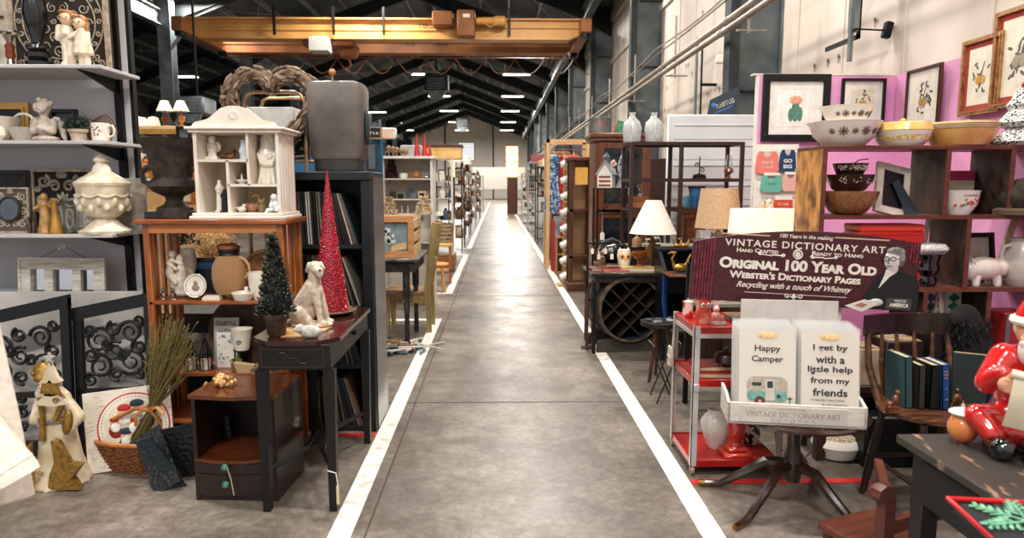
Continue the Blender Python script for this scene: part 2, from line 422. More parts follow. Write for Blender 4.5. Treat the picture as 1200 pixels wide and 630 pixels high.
# crane runway beams and pipes on the right wall
m = M(); m.box(2.42, 2.62, -3, 70, 6.1, 6.14); m.box(2.42, 2.62, -3, 70, 6.5, 6.54); m.box(2.5, 2.53, -3, 70, 6.1, 6.54); m.box(2.49, 2.54, -3, 70, 6.54, 6.6)
struct(m, 'crane_runway_right', lsteel)
m = M(); m.box(-9.5, -9.3, -3, 70, 5.9, 5.94); m.box(-9.5, -9.3, -3, 70, 6.3, 6.34); m.box(-9.42, -9.39, -3, 70, 5.9, 6.34)
struct(m, 'crane_runway_left', lsteel)
pipem = mat('#a89c90', .45, .2, hex2='#8d8175', scale=3)
for (dx, z, r, lab) in ((0, 3.36, .035, 'upper'), (-.06, 3.22, .035, 'lower')):
    m = M(); m.tube([(2.62 + dx, 1.2, z), (2.62 + dx, 60, z)], r, 12)
    for y in range(2, 58, 3): m.lathe([(r*1.25, -.04), (r*1.25, .04)], (2.62 + dx, y, z), 12, 'y')
    single(m, 'wall_pipe', 'long beige pipe along the right wall, %s of the pair' % lab, 'pipe', pipem, (0, 0, 0), group='pipes along the right wall')
m = M()
for q, (x, z) in enumerate(((2.74, 3.72), (2.7, 3.8))):
    pts = [(x, 1.0 + i*1.0, z - .07*sin(pi*((1 + i) % 6)/6)*(q + .4)) for i in range(50)]
    m.tube(pts, .012, 5)
for y in [4.4 + 3.05*i for i in range(14)]:
    m.box(2.66, 2.68, y - .02, y + .02, 3.1, 4.0); m.box(2.54, 2.86, y - .015, y + .015, 3.12, 3.14)
single(m, 'conduit', 'thin drooping conduit on metal brackets above the wall pipes', 'conduit', pipem, (0, 0, 0))
m = M()
for i in range(3): m.tube([(2.66 + .05*cos(a*pi/8), 4.7 + .01*i, 3.66 + .11*sin(a*pi/8)) for a in range(16)], .008, 5, closed=True)
single(m, 'cable_coil', 'blue cable coil hanging on the conduit bracket', 'cable', mat('#17465e', .4), (0, 0, 0))
# dark wall brackets
for y, z in ((6.0, 3.35), (10.6, 3.0), (15.5, 2.6)):
    m = M(); m.box(3.1, 3.12, y, y + .04, z - .6, z + .6); m.box(3.1, 3.12, y, y + .6, z + .56, z + .6); m.box(3.1, 3.12, y, y + .6, z - .6, z - .56); m.box(3.1, 3.34, y, y + .04, z, z + .04)
    m.mat(1).box(3.0, 3.03, y - .06, y - .02, z - .8, z + .7)
    single(m, 'wall_bracket', 'black square tube bracket on the right wall, %s' % {6.0: 'nearest the pink booth', 10.6: 'between the two near grey columns', 15.5: 'farthest along'}[y], 'bracket', [iron, lsteel], (0, 0, 0), group='brackets on the right wall')
# spot arm at top right
p = P(1022, 34, 5.9)
t = thing('wall_spotlight', 'black flood light on a horizontal arm high above the pink booth', 'light', p)
m = M(); m.tube([(-.14, 0, 0), (.1, 0, -.01)], .008, 6); m.tube([(-.14, 0, 0), (-.14, .1, 0)], .01, 6); m.build('arm', iron, t)
m = M(); m.box(-.03, .035, -.03, .03, -.075, .06, .008); m.T = None; o = m.build('lamp_head', iron, t); o.location = (.13, 0, 0); o.rotation_euler = (0, R(12), 0)
p = P(1001, 18, 6.0); m = M(); m.box(-.03, .03, -.05, .05, -.14, .2, .01); single(m, 'wall_box', 'grey metal box hanging high on the wall left of the flood light', 'box', lsteel, p)
p = P(845, 70, 10.2); m = M(); m.box(-.07, .07, -.06, .06, -.05, .06, .01); m.tube([(.07, 0, 0), (.15, .1, .04)], .01, 6)
single(m, 'security_light', 'small white security lamp on the wall beside the grey column', 'light', white, p)
# gable details
m = M(); m.box(-5.95, -5.8, YB - .15, YB, 0, 8.2); struct(m, 'trim_back_column_left', cold)
m = M(); m.box(-.55, -.4, YB - .15, YB, 0, 8.0); struct(m, 'trim_back_column_right', cold)
m = M(); m.frame(1.9, 2.1, .1, YB - .1, YB, -3.5, 4.2); m.mat(1).box(-4.4, -2.6, YB - .06, YB, 4.25, 6.25)
for i in range(5): m.mat(0).box(-4.4, -2.6, YB - .08, YB, 4.6 + i*.35, 4.63 + i*.35)
struct(m, 'window_1', [mat('#8d969b', .4), mat('#e9eef2', .3, emit=.6)])
m = M(); m.box(-3.3, 2.8, 70, 70.1, 1.1, 3.3); struct(m, 'wall_partition_far', mat('#a9a39b', .6))
p = P(600, 210, 36.0)
t = thing('column_lamp', 'tall glowing amber lantern column at the far end of the aisle', 'lamp', (p.x, 36, 0))
m = M(); m.box(-.25, .25, -.25, .25, 0, 1.9, .02); m.build('base', walnut, t)
m = M(); m.box(-.3, .3, -.2, .2, 1.9, 3.5, .03); m.build('glowing_panel', mat('#ffd79a', .5, emit=2.2, hex2='#ffc070'), t)
m = M()
for z in (1.9, 2.3, 2.7, 3.1, 3.48): m.box(-.32, .32, -.22, .22, z, z + .03)
m.build('frame', oak, t)
# ---------------- LED battens ----------------
emit_m = mat('#fff6e8', .5, emit=7, hex2='#fff3e0'); hous = mat('#b9bcbc', .4)
def batten(x, y, z, label, wd=1.3):
    t = thing('ceiling_light', label, 'light', (x, y, z), group='LED battens under the roof')
    m = M(); m.box(-wd/2, wd/2, -.16, .16, .03, .1, .01); m.build('housing', hous, t)
    m = M(); m.box(-wd/2 + .02, wd/2 - .02, -.14, .14, 0, .03, .008); m.build('diffuser', emit_m, t)
    m = M()
    for s in (-1, 1): m.tube([(s*.5, 0, .1), (s*.5, 0, min(2.3, ZP - SL*abs(x + .5*s - XC) - z))], .01, 4) if abs(x - XC) < 6.4 else m.tube([(s*.5, 0, .1), (s*.5, 0, .6)], .01, 4)
    m.build('hanger', iron, t)
near = ['nearest', 'second', 'third', 'fourth', 'fifth', 'sixth', 'seventh']
for rn, (x, nm, ysr) in enumerate([(.9, 'right hand row over the aisle', [33, 41, 49, 57.5, 66]), (-3.4, 'middle row under the ridge', [33, 41, 49, 57.5, 66]),
        (-8.6, 'left hand row by the runway beam', [24, 33, 42, 50, 58, 66]), (-14.2, 'row in the left side bay', [16, 24, 32])]):
    for i, y in enumerate(ysr):
        batten(x, y, 6.64 + (.0 if rn != 3 else -.3), 'white LED batten under the roof, %s in the %s' % (near[i], nm))
# ceiling heaters / fans
for (px, py, Y, s, lab) in ((512, 100, 30, 1.0, 'black unit heater hanging under the ridge, nearer one'), (542, 145, 52, 1.0, 'black unit heater hanging under the ridge, farther one'), (232, 128, 17, .6, 'grey unit heater hanging in the left side bay')):
    p = P(px, py, Y); t = thing('unit_heater', lab, 'heater', p)
    m = M(); m.box(-.5*s, .5*s, -.4, .4, -.25*s, .45*s, .05); m.build('casing', black if s == 1 else lsteel, t)
    m = M(); m.prism([(-.4*s, -.25*s), (.4*s, -.25*s), (.25*s, -.6*s), (-.25*s, -.6*s)], -.42, -.3)
    for i in range(5): m.box(-.35*s, .35*s, -.44, -.4, -.2*s + i*.1*s, -.17*s + i*.1*s)
    m.build('louvre', lsteel, t)
    m = M(); m.tube([(0, 0, .4*s), (0, 0, ZP - SL*(abs((p.x - XC) if p.x > XL else (p.x - XC + 12.9))) - p.z)], .03, 6); m.build('hanger', iron, t)
# ---------------- overhead crane ----------------
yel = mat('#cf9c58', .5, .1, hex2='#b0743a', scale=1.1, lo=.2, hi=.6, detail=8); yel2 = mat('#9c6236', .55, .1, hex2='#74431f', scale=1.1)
ZF0, ZF1, ZR0 = P(450, 46, 19).z - 5.25, P(450, 25, 19).z - 5.25, P(450, 62, 21.1).z - 5.25
a = P(216, 60, 19); xA, xB = a.x, P(688, 60, 19).x
t = thing('overhead_crane', 'yellow double girder overhead crane spanning the hall under the roof', 'crane', (0, 19, 5.25))
def girder(y0, z0, z1, xa, xb):
    m = M(); m.prism([(xa, z0 + .18), (xa + .5, z0), (xb - .5, z0), (xb, z0 + .18), (xb, z1), (xa, z1)], y0 - .12, y0 + .12)
    m.box(xa, xb, y0 - .24, y0 + .24, z1, z1 + .04); m.box(xa + .5, xb - .5, y0 - .24, y0 + .24, z0 - .04, z0)
    m.bar((xa, y0 - .2, z0 + .28), (xb, y0 - .2, z0 + .28), .02)
    return m
girder(0, ZF0, ZF1, xA, xB).build('front_girder', yel, t)
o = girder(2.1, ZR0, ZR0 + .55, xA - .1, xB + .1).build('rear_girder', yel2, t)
m = M()
for x in (xA + .1, xB - .1):
    m.box(x - .15, x + .15, -.6, 2.7, ZF1 - .38, ZF1 - .02, .03)
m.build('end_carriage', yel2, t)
m = M()
for i in range(4): m.cyl(((xA + .1, xB - .1)[i % 2], (-.4, 2.4)[i // 2], ZF1 - .48), .14, .1, 12)
m.build('wheel', iron, t)
DZ = ZF0 - .3
def cx(px): return P(px, 45, 18.6).x
for (x0, x1, z0, z1, nm, mt) in ((507, 531, .55, .92, 'gear_box', yel2), (536, 557, .28, .95, 'control_box', yel2), (558, 600, .6, .78, 'motor', yel)):
    m = M()
    if nm == 'motor':
        m.lathe([(.08, 0), (.1, .04), (.1, .45), (.13, .5), (.13, .75), (.06, .8)], (cx(x0), -.45, .68 + DZ), 14, 'x')
        m.tube([(cx(x0), -.5, .75 + DZ), (cx(575), -.6, .5 + DZ), (cx(590), -.5, .7 + DZ)], .015, 5)
    else: m.box(cx(x0), cx(x1), -.55, -.13, z0 + DZ, z1 + DZ, .03)
    b = m.build(nm, mt, t)
    if nm == 'control_box':
        q = M(); q.box(cx(543), cx(551), -.556, -.55, .75 + DZ, .84 + DZ); q.build('name_plate', white, b)
m = M(); m.box(cx(362), cx(385), -.5, 0, -.1 + DZ, .27 + DZ, .02); m.build('hoist_box', mat('#b9b4ac', .5), t)
m = M(); m.box(cx(350), cx(410), -.1, .9, .12 + DZ, .25 + DZ, .02); m.lathe([(.13, 0), (.17, .1), (.17, .4), (.1, .45)], (cx(392), .3, DZ), 14, 'x'); m.tube([(cx(400), .3, DZ), (cx(404), .3, -.35 + DZ), (cx(398), .3, -.45 + DZ)], .03, 6)
m.build('hoist', yel2, t)
for px in (320, 390, 449, 597): 
    m = M(); m.box(cx(px) - .03, cx(px) + .03, -.3, -.24, .35 + DZ, 1.05 + DZ); m.bar((cx(px), -.27, 1.05 + DZ), (cx(px), .1, 1.05 + DZ), .05); m.build('bracket', iron, t)
for (s_, x_, z_, y_) in (('5 TON CAP', 437, .62, -.125), ('5 TON CAP', 500, .62, -.125), ('5 TON CAP', 478, .62, 1.975), ('5 TON CAP', 517, .62, 1.975)):
    text(s_, .45, .11, iron, t, cx(x_) if y_ < 1 else P(x_, 45, 21).x, z_ + DZ + (0 if y_ < 1 else -.05), y_, name='capacity_marking', bold=.02)
m = M()
for i in range(12):
    x0 = xA + .8 + i*.9
    m.tube([(x0 + .9*j/6, 2.45, ZR0 - .1 - .45*sin(pi*j/6)) for j in range(7)], .013, 4)
m.tube([(xA, 2.45, ZR0 - .08), (xB, 2.45, ZR0 - .08)], .02, 5)
m.build('festoon_cable', mat('#8a5a38', .5), t)
# ================= left foreground =================
greyp = mat('#c3c0c2', .6, hex2='#b5b2b5', scale=2); shelfm = mat('#c2bfbd', .45, hex2='#b2afae', scale=5)
# --- shelf unit ---
Yf, Yb = 3.7, 4.1
pr = P(117, 76, Yf); X1 = pr.x; X0 = -3.9
t = thing('shelf_unit', 'tall light grey shelving unit with black brackets at the left edge of the picture', 'shelf', (X1, Yf, 0))
def zz(px, py, Y): return P(px, py, Y).z
ZS = [zz(117, 76, Yf), zz(128, 165, Yf), zz(136, 275, Yf)]
for z in ZS:
    m = M(); m.box(X0 - X1, 0, 0, Yb - Yf, z - .016, z + .002, .002); m.build('shelf', shelfm, t)
    for x in (-.13, -1.0):
        m = M(); m.prism([(0.02, z - .018), (Yb - Yf, z - .018), (Yb - Yf, z - .09), (Yb - Yf - .05, z - .09)], x - .006, x + .006, 'x'); m.build('bracket', iron, t)
xp0 = P(111, 80, Yb).x - X1; xp1 = P(148, 80, Yb).x - X1
m = M(); m.box(X0 - X1, xp1, Yb - Yf + .02, Yb - Yf + .05, 0, 2.9); m.build('back_panel', greyp, t)
for x in (-.13, -1.0):
    m = M(); m.box(x - .02, x + .02, Yb - Yf - .01, Yb - Yf + .02, 0, 2.9); m.build('upright', iron, t)
m = M(); m.box(xp1, xp1 + .02, Yb - Yf + .02, Yb - Yf + .06, 0, 2.9); m.build('edge_strip', iron, t)
def onshelf(px, i, Y): q = P(px, 200, Y); return Vector((q.x, Y, ZS[i] + .002))
s = K(3.85)
# top shelf
def candlestick(px, h, label):
    q = onshelf(px, 0, 3.82); t = thing('candle_holder', label, 'candle holder', q, group='candle holders on the top shelf')
    m = M(); m.lathe([(.04, 0), (.045, .008), (.02, .02), (.015, .045)], n=20); m.lathe([(.012, h - .06), (.03, h - .02), (.055, h - .01), (.055, h)], n=24); m.build('cup', silver, t)
    m = M(); m.lathe([(.015, .045), (.024, .06), (.02, h*.5), (.024, h - .075), (.012, h - .06)], n=16); m.build('stem', wood('#8a3c1c', '#5a2410'), t)
candlestick(6, .27, 'taller silver and red-brown candle holder at the far left of the top shelf')
candlestick(24, .19, 'shorter silver and red-brown candle holder left of the black baluster')
q = onshelf(56, 0, 3.82)
m = M(); m.lathe([(.065, 0), (.065, .03), (.045, .04), (.06, .055), (.06, .075), (.045, .085), (.058, .1), (.055, .115), (.03, .13), (.028, .15), (.05, .22), (.062, .28), (.05, .36), (.03, .46), (.04, .5), (.03, .54), (.06, .6)], n=28)
single(m, 'baluster_post', 'turned black wooden baluster on the top shelf', 'ornament', mat('#0b0b0d', .25, coat=.4), q)
q = onshelf(10, 0, 4.04); m = M(); m.box(-.16, .1, -.01, .02, 0, .5, .004)
single(m, 'stone_tile', 'cream mottled stone tile standing behind the candle holders', 'tile', mat('#cfc5b2', .8, hex2='#a59a86', scale=14), q)
# carved panel
carvef = mat('#b7a793', .6, hex2='#8d7c6a', scale=40); carveb = mat('#2a221d', .8)
def carved(name, label, cat, q, w, h, style=0, tilt=0, group=None, base=carveb, top=carvef, dense=1):
    t = thing(name, label, cat, q, group=group, rot=(R(-tilt), 0, 0))
    m = M(); m.box(-w/2, w/2, 0, .02, 0, h); m.build('backing', base, t)
    m = M(); m.frame(w, h, w*.05, -.012, 0)
    if style == 0:
        for r in (.44, .36): m.tube([(w*r*cos(a*pi/20), -.003, h*.5 + w*r*sin(a*pi/20)) for a in range(40)], .004, 5, closed=True)
        for ring, (rr, nn, sr) in enumerate(((.40, 22, .028), (.28, 12, .055), (.15, 8, .05), (.05, 4, .03))):
            for i in range(nn):
                a = 2*pi*i/nn + ring; m.scroll(w*rr*cos(a), h/2 + w*rr*sin(a), w*sr, -.003, .0045, 1.3, a, (-1)**i)
        for sx in (-1, 1):
            for sz in (-1, 1):
                for j in range(6): m.scroll(sx*w*(.40 - .05*(j % 3)), h/2 + sz*(h*.46 - w*.06*(j // 2)), w*.035, -.003, .0045, 1.3, j, (-1)**j)
    elif style == 1:
        for sx in (-1, 1):
            for (cx_, cz_, r_, a0) in ((.12, .2, .10, 0), (.3, .2, .11, 1), (.14, .45, .11, 3), (.32, .5, .1, 4), (.12, .72, .1, 0), (.3, .8, .11, 2), (.4, .35, .05, 1), (.4, .68, .05, 2), (.04, .9, .05, 1)):
                m.scroll(sx*cx_*w, cz_*h, r_*w, -.003, .008*w/.25, 1.4, a0 if sx > 0 else pi - a0, sx)
        for i in range(7):
            a = pi*i/6; m.ell((.12*w*cos(a), -.002, h*.4 + .18*w*sin(a)), (.03*w, .004, .06*w), 8, 6, (0, pi/2 - a, 0))
    m.build('carving', top, t)
    return t
carved('wood_carving', 'large square carved wood panel with a round mandala, behind the couple figurine', 'carving', onshelf(83, 0, 4.0), 115*s, .56)
# couple figurine
q = onshelf(97, 0, 3.84)
t = thing('couple_figurine', 'bisque figurine of a boy and girl leaning together on the top shelf', 'figurine', q)
e = s*70/72
def fe(x, z, y, rx, rz, ry=None): return ('e', (x*e, y*e, z*e), (rx*e, (ry or rx)*e, rz*e))
m = M(); m.box(-16*e, 22*e, -8*e, 9*e, 0, 3*e, .003); m.build('base', mat('#8a7a6a', .6), t)
skin = mat('#e8c9a8', .4, hex2='#d9b492'); cre = mat('#e7dbc8', .45, hex2='#cdb99f', scale=25)
blob([('c', (-9*e, 0, 3*e), (-8*e, 0, 28*e), 4.2*e, 5*e), ('c', (-2*e, 0, 3*e), (-4*e, 0, 28*e), 4.2*e, 5*e), ('e', (-7*e, 0, 37*e), (9*e, 6.5*e, 14*e)), ('c', (-14*e, -1*e, 46*e), (-14*e, -5*e, 33*e), 3.6*e, 3*e), ('c', (-14*e, -5*e, 33*e), (-4*e, -8*e, 38*e), 3*e, 2.5*e), ('c', (-9*e, -3*e, 3*e), (-9*e, -6*e, 4*e), 3*e, 3*e)], .0035, 'boy_body', cre, t)
blob([('c', (9*e, 0, 3*e), (9*e, 0, 18*e), 3.6*e, 4*e), ('c', (15*e, 0, 3*e), (14*e, 0, 18*e), 3.6*e, 4*e), ('l', [(0, 15*e), (11*e, 16*e), (9*e, 28*e), (6*e, 40*e), (5*e, 44*e), (0, 46*e)], (11*e, 0, 0)), ('c', (17*e, 0, 40*e), (19*e, -3*e, 26*e), 3*e, 2.5*e), ('c', (6*e, -2*e, 40*e), (0, -6*e, 34*e), 2.8*e, 2.3*e)], .0035, 'girl_body', cre, t)
for (hx, hz, hr, hair, nm) in ((-5, 56, 8.5, '#9a6436', 'boy'), (9, 51, 8, '#b58550', 'girl')):
    h = blob([('e', (hx*e, 0, hz*e), (hr*e*.92, hr*e*.92, hr*e)), ('e', (hx*e + (1 if nm == 'girl' else 2)*e, -hr*e*.9, (hz - 1)*e), (1.3*e, 1.6*e, 1.5*e)), ('c', (hx*e, 0, hz*e), (hx*e, 0, (hz - 10)*e), 3*e, 3*e)], .0025, nm + '_head', skin, t, 2)
    m = M()
    for sx in (-1, 1): m.ell(((hx + sx*3)*e, -hr*e*.84, hz*e), (1*e, .6*e, 1.2*e), 8, 6)
    m.build('eyes', mat('#4a2d1c', .4), h)
    blob([('e', (hx*e, 1.8*e, (hz + 2.5)*e), (hr*1.04*e, hr*.98*e, hr*.92*e)), ('e', ((hx - 2)*e, -3*e, (hz + 6.5)*e), (6*e, 4.5*e, 3*e))] + ([('e', (hx*e + hr*e, 0, (hz - 6)*e), (2.5*e, 3*e, 6*e))] if nm == 'girl' else []), .003, 'hair', mat(hair, .6, hex2='#7a4a24', scale=60), h, 1)
# middle shelf
def framed(name, label, cat, q, w, h, b, fm, inner, rz=0, tilt=0, group=None, mount=None, mb=0, art=None, depth=.02, glaze=False):
    t = thing(name, label, cat, q, group=group, rot=(R(-tilt), 0, rz))
    m = M(); m.frame(w, h, b, -depth, 0); m.frame(w - b*1.2, h - b*1.2, b*.35, -depth*1.25, -depth, 0, b*.6); m.build('frame', fm, t)
    if mount is not None:
        m = M(); m.rect(-w/2 + b, w/2 - b, b, h - b, -.003); m.build('mount', mount, t)
        m = M(); m.rect(-w/2 + b + mb, w/2 - b - mb, b + mb, h - b - mb, -.0045); m.build('artwork_paper', inner, t)
    else:
        m = M(); m.rect(-w/2 + b, w/2 - b, b, h - b, -.003); m.build('panel', inner, t)
    if art: art(t, w, h)
    return t
framed('framed_picture', 'gold picture frame with a dark picture on the middle shelf behind the pale bowl', 'picture frame', onshelf(10, 1, 4.02), 60*s, 48*s, 8*s, gold, black, tilt=4)
q = onshelf(6, 1, 3.82); m = M(); m.lathe([(.03, 0), (.035, .01), (.09, .09), (.1, .13), (.095, .13), (.08, .09), (0, .015)], n=28)
single(m, 'pale_bowl', 'cream ceramic bowl at the left end of the middle shelf', 'bowl', mat('#d9cfc2', .5), q)
q = onshelf(0, 1, 3.76); m = M(); m.lathe([(.02, 0), (.045, .03), (.04, .07), (.015, .09)], n=20); single(m, 'small_vase', 'tiny cream pot in front of the pale bowl', 'pot', ceramic, q)
q = onshelf(33, 1, 3.83); t = thing('white_basket', 'white woven ceramic basket with an arched handle', 'basket', q)
m = M(); m.lathe([(.045, 0), (.055, .02), (.075, .06), (.08, .075), (.07, .07), (.0, .02)], n=24, flute=.05, fn=12); m.build('bowl', mat('#e6ded0', .6, hex2='#b9ae9f', scale=60, kind='wave', bump=.8), t)
m = M()
for off in (0, 1): m.tube([(-.075*cos(a*pi/12), .006*sin(a*1.6 + off*pi), .06 + .09*sin(a*pi/12)) for a in range(13)], .007, 6)
m.build('handle', mat('#e6ded0', .6), t)
# cherub
q = onshelf(57, 1, 3.8); t = thing('cherub_bust', 'grey stone cherub bust with folded arms and wings', 'statue', q)
e = s*1.0
blob([fe(0, 3, 0, 15, 4, 11), fe(0, 16, 0, 11, 11, 8), ('c', (-10*e, 0, 22*e), (-11*e, -4*e, 11*e), 4*e, 3.6*e), ('c', (10*e, 0, 22*e), (11*e, -4*e, 11*e), 4*e, 3.6*e), ('c', (-11*e, -4*e, 11*e), (2*e, -10*e, 13*e), 3.3*e, 2.7*e), ('c', (11*e, -4*e, 11*e), (-1*e, -10*e, 15*e), 3.3*e, 2.7*e), ('c', (0, 0, 24*e), (0, -1*e, 30*e), 4*e, 4*e),
      fe(0, 37, -1, 7.6, 8.4, 7.8), fe(-3.5, 34.5, -6.5, 3, 2.8), fe(3.5, 34.5, -6.5, 3, 2.8), fe(0, 36, -9, 1.4, 1.8), fe(0, 32, -7, 2, 1.6)] +
     [fe(6.5*cos(a), 40 + 5*sin(a), 5*sin(a*3) - 1, 3, 3) for a in [i*.55 for i in range(-1, 8)]], .0036, 'body', stone, t, 2)
for sx in (-1, 1):
    m = M()
    for j in range(6): m.ell((sx*(13 + j*.9)*e, 4*e, (24 - j*3.4)*e), (7*e, 2*e, 3*e), 10, 6, (0, sx*R(25 + j*9), 0))
    m.build('wing', stone, t)
framed('framed_picture', 'small black frame standing behind the cherub and the plant', 'picture frame', onshelf(80, 1, 4.0), 32*s, 40*s, 4*s, black, mat('#18191b', .3), tilt=3)
q = onshelf(95, 1, 3.8); t = thing('potted_plant', 'small green plant in a pale terracotta pot', 'plant', q)
m = M(); m.lathe([(.032, 0), (.042, .05), (.048, .05), (.05, .065), (.044, .065), (.0, .055)], n=24); m.build('pot', mat('#c9b7a4', .8, hex2='#a8937e'), t)
def leaves(m, n, f, sz, wd=.3, seg=2):
    for i in range(n):
        p, d = f(i); d = Vector(d).normalized(); L_ = sz*random.uniform(.7, 1.3); sd = d.orthogonal().normalized()
        sd = (Matrix.Rotation(random.uniform(0, 6.28), 3, d) @ sd); p = Vector(p); nn = d.cross(sd)*L_*.12
        m.add([p, p + d*L_*.5 + sd*L_*wd + nn, p + d*L_, p + d*L_*.5 - sd*L_*wd + nn, p + d*L_*.5 - nn*.2], [(0, 1, 4), (0, 4, 3), (1, 2, 4), (4, 2, 3)])
m = M(); leaves(m, 130, lambda i: ((random.gauss(0, .025), random.gauss(0, .02), .06 + random.random()*.05), (random.gauss(0, 1), random.gauss(0, 1), .9)), .038, .22)
m.build('foliage', mat('#33453a', .6, hex2='#1b2a24', scale=30), t)
q = onshelf(120, 1, 3.93); t = thing('wicker_basket', 'brown wire-handled wicker basket behind the mug', 'basket', q)
m = M(); m.lathe([(.05, 0), (.07, .06), (.06, .06), (0, .01)], n=20); m.build('bowl', darkwicker, t)
m = M()
for k_ in range(4): m.tube([(-.07*cos(a*pi/12) + .004*k_, (k_ - 1.5)*.02, .05 + (.07 + .012*k_)*sin(a*pi/12)) for a in range(13)], .0035, 5)
m.build('handle', mat('#5a3420', .5), t)
q = onshelf(121, 1, 3.76); t = thing('mug', 'white mug with a red and black picture on the middle shelf', 'mug', q)
m = M(); m.lathe([(.036, 0), (.042, .005), (.045, .095), (.041, .095), (.038, .01), (0, .008)], n=28); m.build('cup', ceramic, t)
m = M(); m.tube([(.042, 0, .08), (.065, 0, .082), (.076, 0, .06), (.068, 0, .03), (.042, 0, .02)], .006, 8); m.build('handle', ceramic, t)
m = M(); m.mi = 0
random.seed(3)
for i in range(16):
    a = -pi/2 + random.uniform(-.5, .5); z = random.uniform(.025, .075); m.mi = i % 2
    m.bar((.0455*cos(a), .0455*sin(a), z), (.0455*cos(a + .12), .0455*sin(a + .12), z + .006), .008, .001)
m.build('printed_picture', [black, red], t)
# lower shelf
def orn(q, w, h, label): 
    t = carved('ornate_frame', label, 'frame', q, w, h, 1, tilt=4, base=mat('#5c5044', .7), top=mat('#b5a794', .5, hex2='#85786a', scale=50))
    m = M(); m.disc(0, h*.52, w*.26, -.014, h*.24, 28, .006); m.build('mirror', mat('#6a6f72', .05, 1), t)
    m = M(); m.tube([(w*.28*cos(a*pi/16), -.018, h*.52 + h*.26*sin(a*pi/16)) for a in range(32)], .008, 6, closed=True); m.build('mirror_rim', mat('#2c2723', .5), t)
orn(onshelf(8, 2, 3.82), 42*s, 52*s, 'small carved cream frame with an oval mirror at the left of the lower shelf')
framed('framed_picture', 'black framed dark panel behind the oval mirror frame', 'picture frame', onshelf(2, 2, 4.02), 64*s, 72*s, 5*s, black, mat('#3a332c', .6, hex2='#191512', scale=25), tilt=3)
carved('wood_carving', 'rectangular carved panel with flower scrolls behind the gold angel', 'carving', onshelf(70, 2, 4.02), 72*s, 74*s, 1, tilt=3, base=mat('#201b18', .8))
for i, (px, lab) in enumerate(((29, 'small brown glass bottle left of the gold angel'), (34, 'small brown glass bottle directly beside the gold angel'))):
    q = onshelf(px, 2, 3.8); m = M(); m.lathe([(.011, 0), (.011, .05), (.005, .06), (.005, .075), (.007, .075), (.007, .09)], n=12); single(m, 'bottle', lab, 'bottle', mat('#3a2415', .2, coat=.5), q, group='little brown bottles')
q = onshelf(49, 2, 3.8); t = thing('angel_statuette', 'golden angel statuette with spread arms beside a golden vase', 'statue', q)
e = s
blob([('l', [(0, 0), (9*e, 0), (8*e, 4*e), (6*e, 18*e), (5*e, 30*e), (6*e, 34*e), (0, 38*e)], (0, 0, 0)), fe(0, 41, 0, 4, 5), ('c', (-4*e, 0, 32*e), (-11*e, -2*e, 28*e), 2*e, 1.6*e), ('c', (4*e, 0, 32*e), (10*e, -2*e, 29*e), 2*e, 1.6*e), fe(-6, 30, 3, 5, 9, 1.6), fe(6, 30, 3, 5, 9, 1.6)], .003, 'body', mat('#c9a06a', .4, .3, hex2='#a5763e', scale=30), t, 1)
q = onshelf(60, 2, 3.74); m = M(); m.lathe([(.035, 0), (.038, .012), (.03, .05), (.018, .11), (.013, .16), (.02, .185), (.016, .185), (.008, .16), (0, .1)], n=24)
single(m, 'gold_vase', 'slender golden flared vase in front of the angel statuette', 'vase', gold, q)
q = onshelf(74, 2, 3.8); t = thing('glass_jar', 'clear glass canister jar beside the golden vase', 'jar', q)
m = M(); m.lathe([(.05, 0), (.055, .01), (.055, .14), (.045, .155), (.042, .155), (.05, .13), (.05, .012), (0, .01)], n=28); m.build('body', glass, t)
m = M(); m.lathe([(.05, .156), (.052, .165), (.03, .175), (.012, .178), (.016, .19), (.0, .2)], n=24); m.build('lid', glass, t)
q = onshelf(100, 2, 3.86); t = thing('carved_corbel', 'white carved wooden scroll bracket behind the urn', 'ornament', q)
m = M(); m.box(-.07, .07, -.01, .03, 0, .2, .005); m.build('block', white, t)
m = M()
for i in range(5):
    m.scroll(-.03 + .03*(i % 3), .04 + .035*i, .025, -.014, .007, 1.3, i, (-1)**i)
m.build('carving', mat('#cfc4b2', .7), t)
# lidded urn
q = onshelf(119, 2, 3.82); t = thing('lidded_urn', 'large cream lidded urn with leaf garland on the lower shelf', 'urn', q)
um = mat('#ece3d2', .45, hex2='#c9b797', scale=14, bump=.2)
m = M(); m.lathe([(27*s, 0), (28*s, 3*s), (22*s, 6*s), (18*s, 9*s), (14*s, 13*s), (10*s, 17*s), (16*s, 20*s), (22*s, 25*s), (26*s, 36*s), (27*s, 50*s), (28*s, 54*s), (24*s, 54*s), (20*s, 50*s), (0, 30*s)], n=36); m.build('body', um, t)
m = M()
for i in range(10):
    a = 2*pi*i/10
    m.ell((23.5*s*cos(a), 23.5*s*sin(a), 36*s), (5.5*s, 4*s, 6.5*s), 10, 8, (0, 0, a)); m.ell((24.5*s*cos(a + .3), 24.5*s*sin(a + .3), 29*s), (3.5*s, 3.5*s, 4.5*s), 8, 6)
    m.tube([(27.5*s*cos(a + j*.157), 27.5*s*sin(a + j*.157), (44 - 3*sin(pi*j/4))*s) for j in range(5)], 1.4*s, 5)
m.build('garland', um, t)
l = M(); l.lathe([(28.5*s, 54*s), (29*s, 57*s), (24*s, 61*s), (16*s, 66*s), (10*s, 70*s), (8*s, 76*s), (5*s, 79*s), (8*s, 82*s), (6*s, 86*s), (2*s, 89*s), (0, 91*s)], n=36); l.build('lid', um, t)
q = onshelf(154, 2, 4.0); q.x = P(150, 240, 4.0).x
m = M(); m.box(-22*s, 20*s, 0, .015, 0, 63*s, .002); single(m, 'marble_tile', 'grey mottled stone tile leaning behind the urn', 'tile', mat('#b9b2a6', .6, hex2='#8c8478', scale=14, detail=9), q, rot=(R(-5), 0, 0))
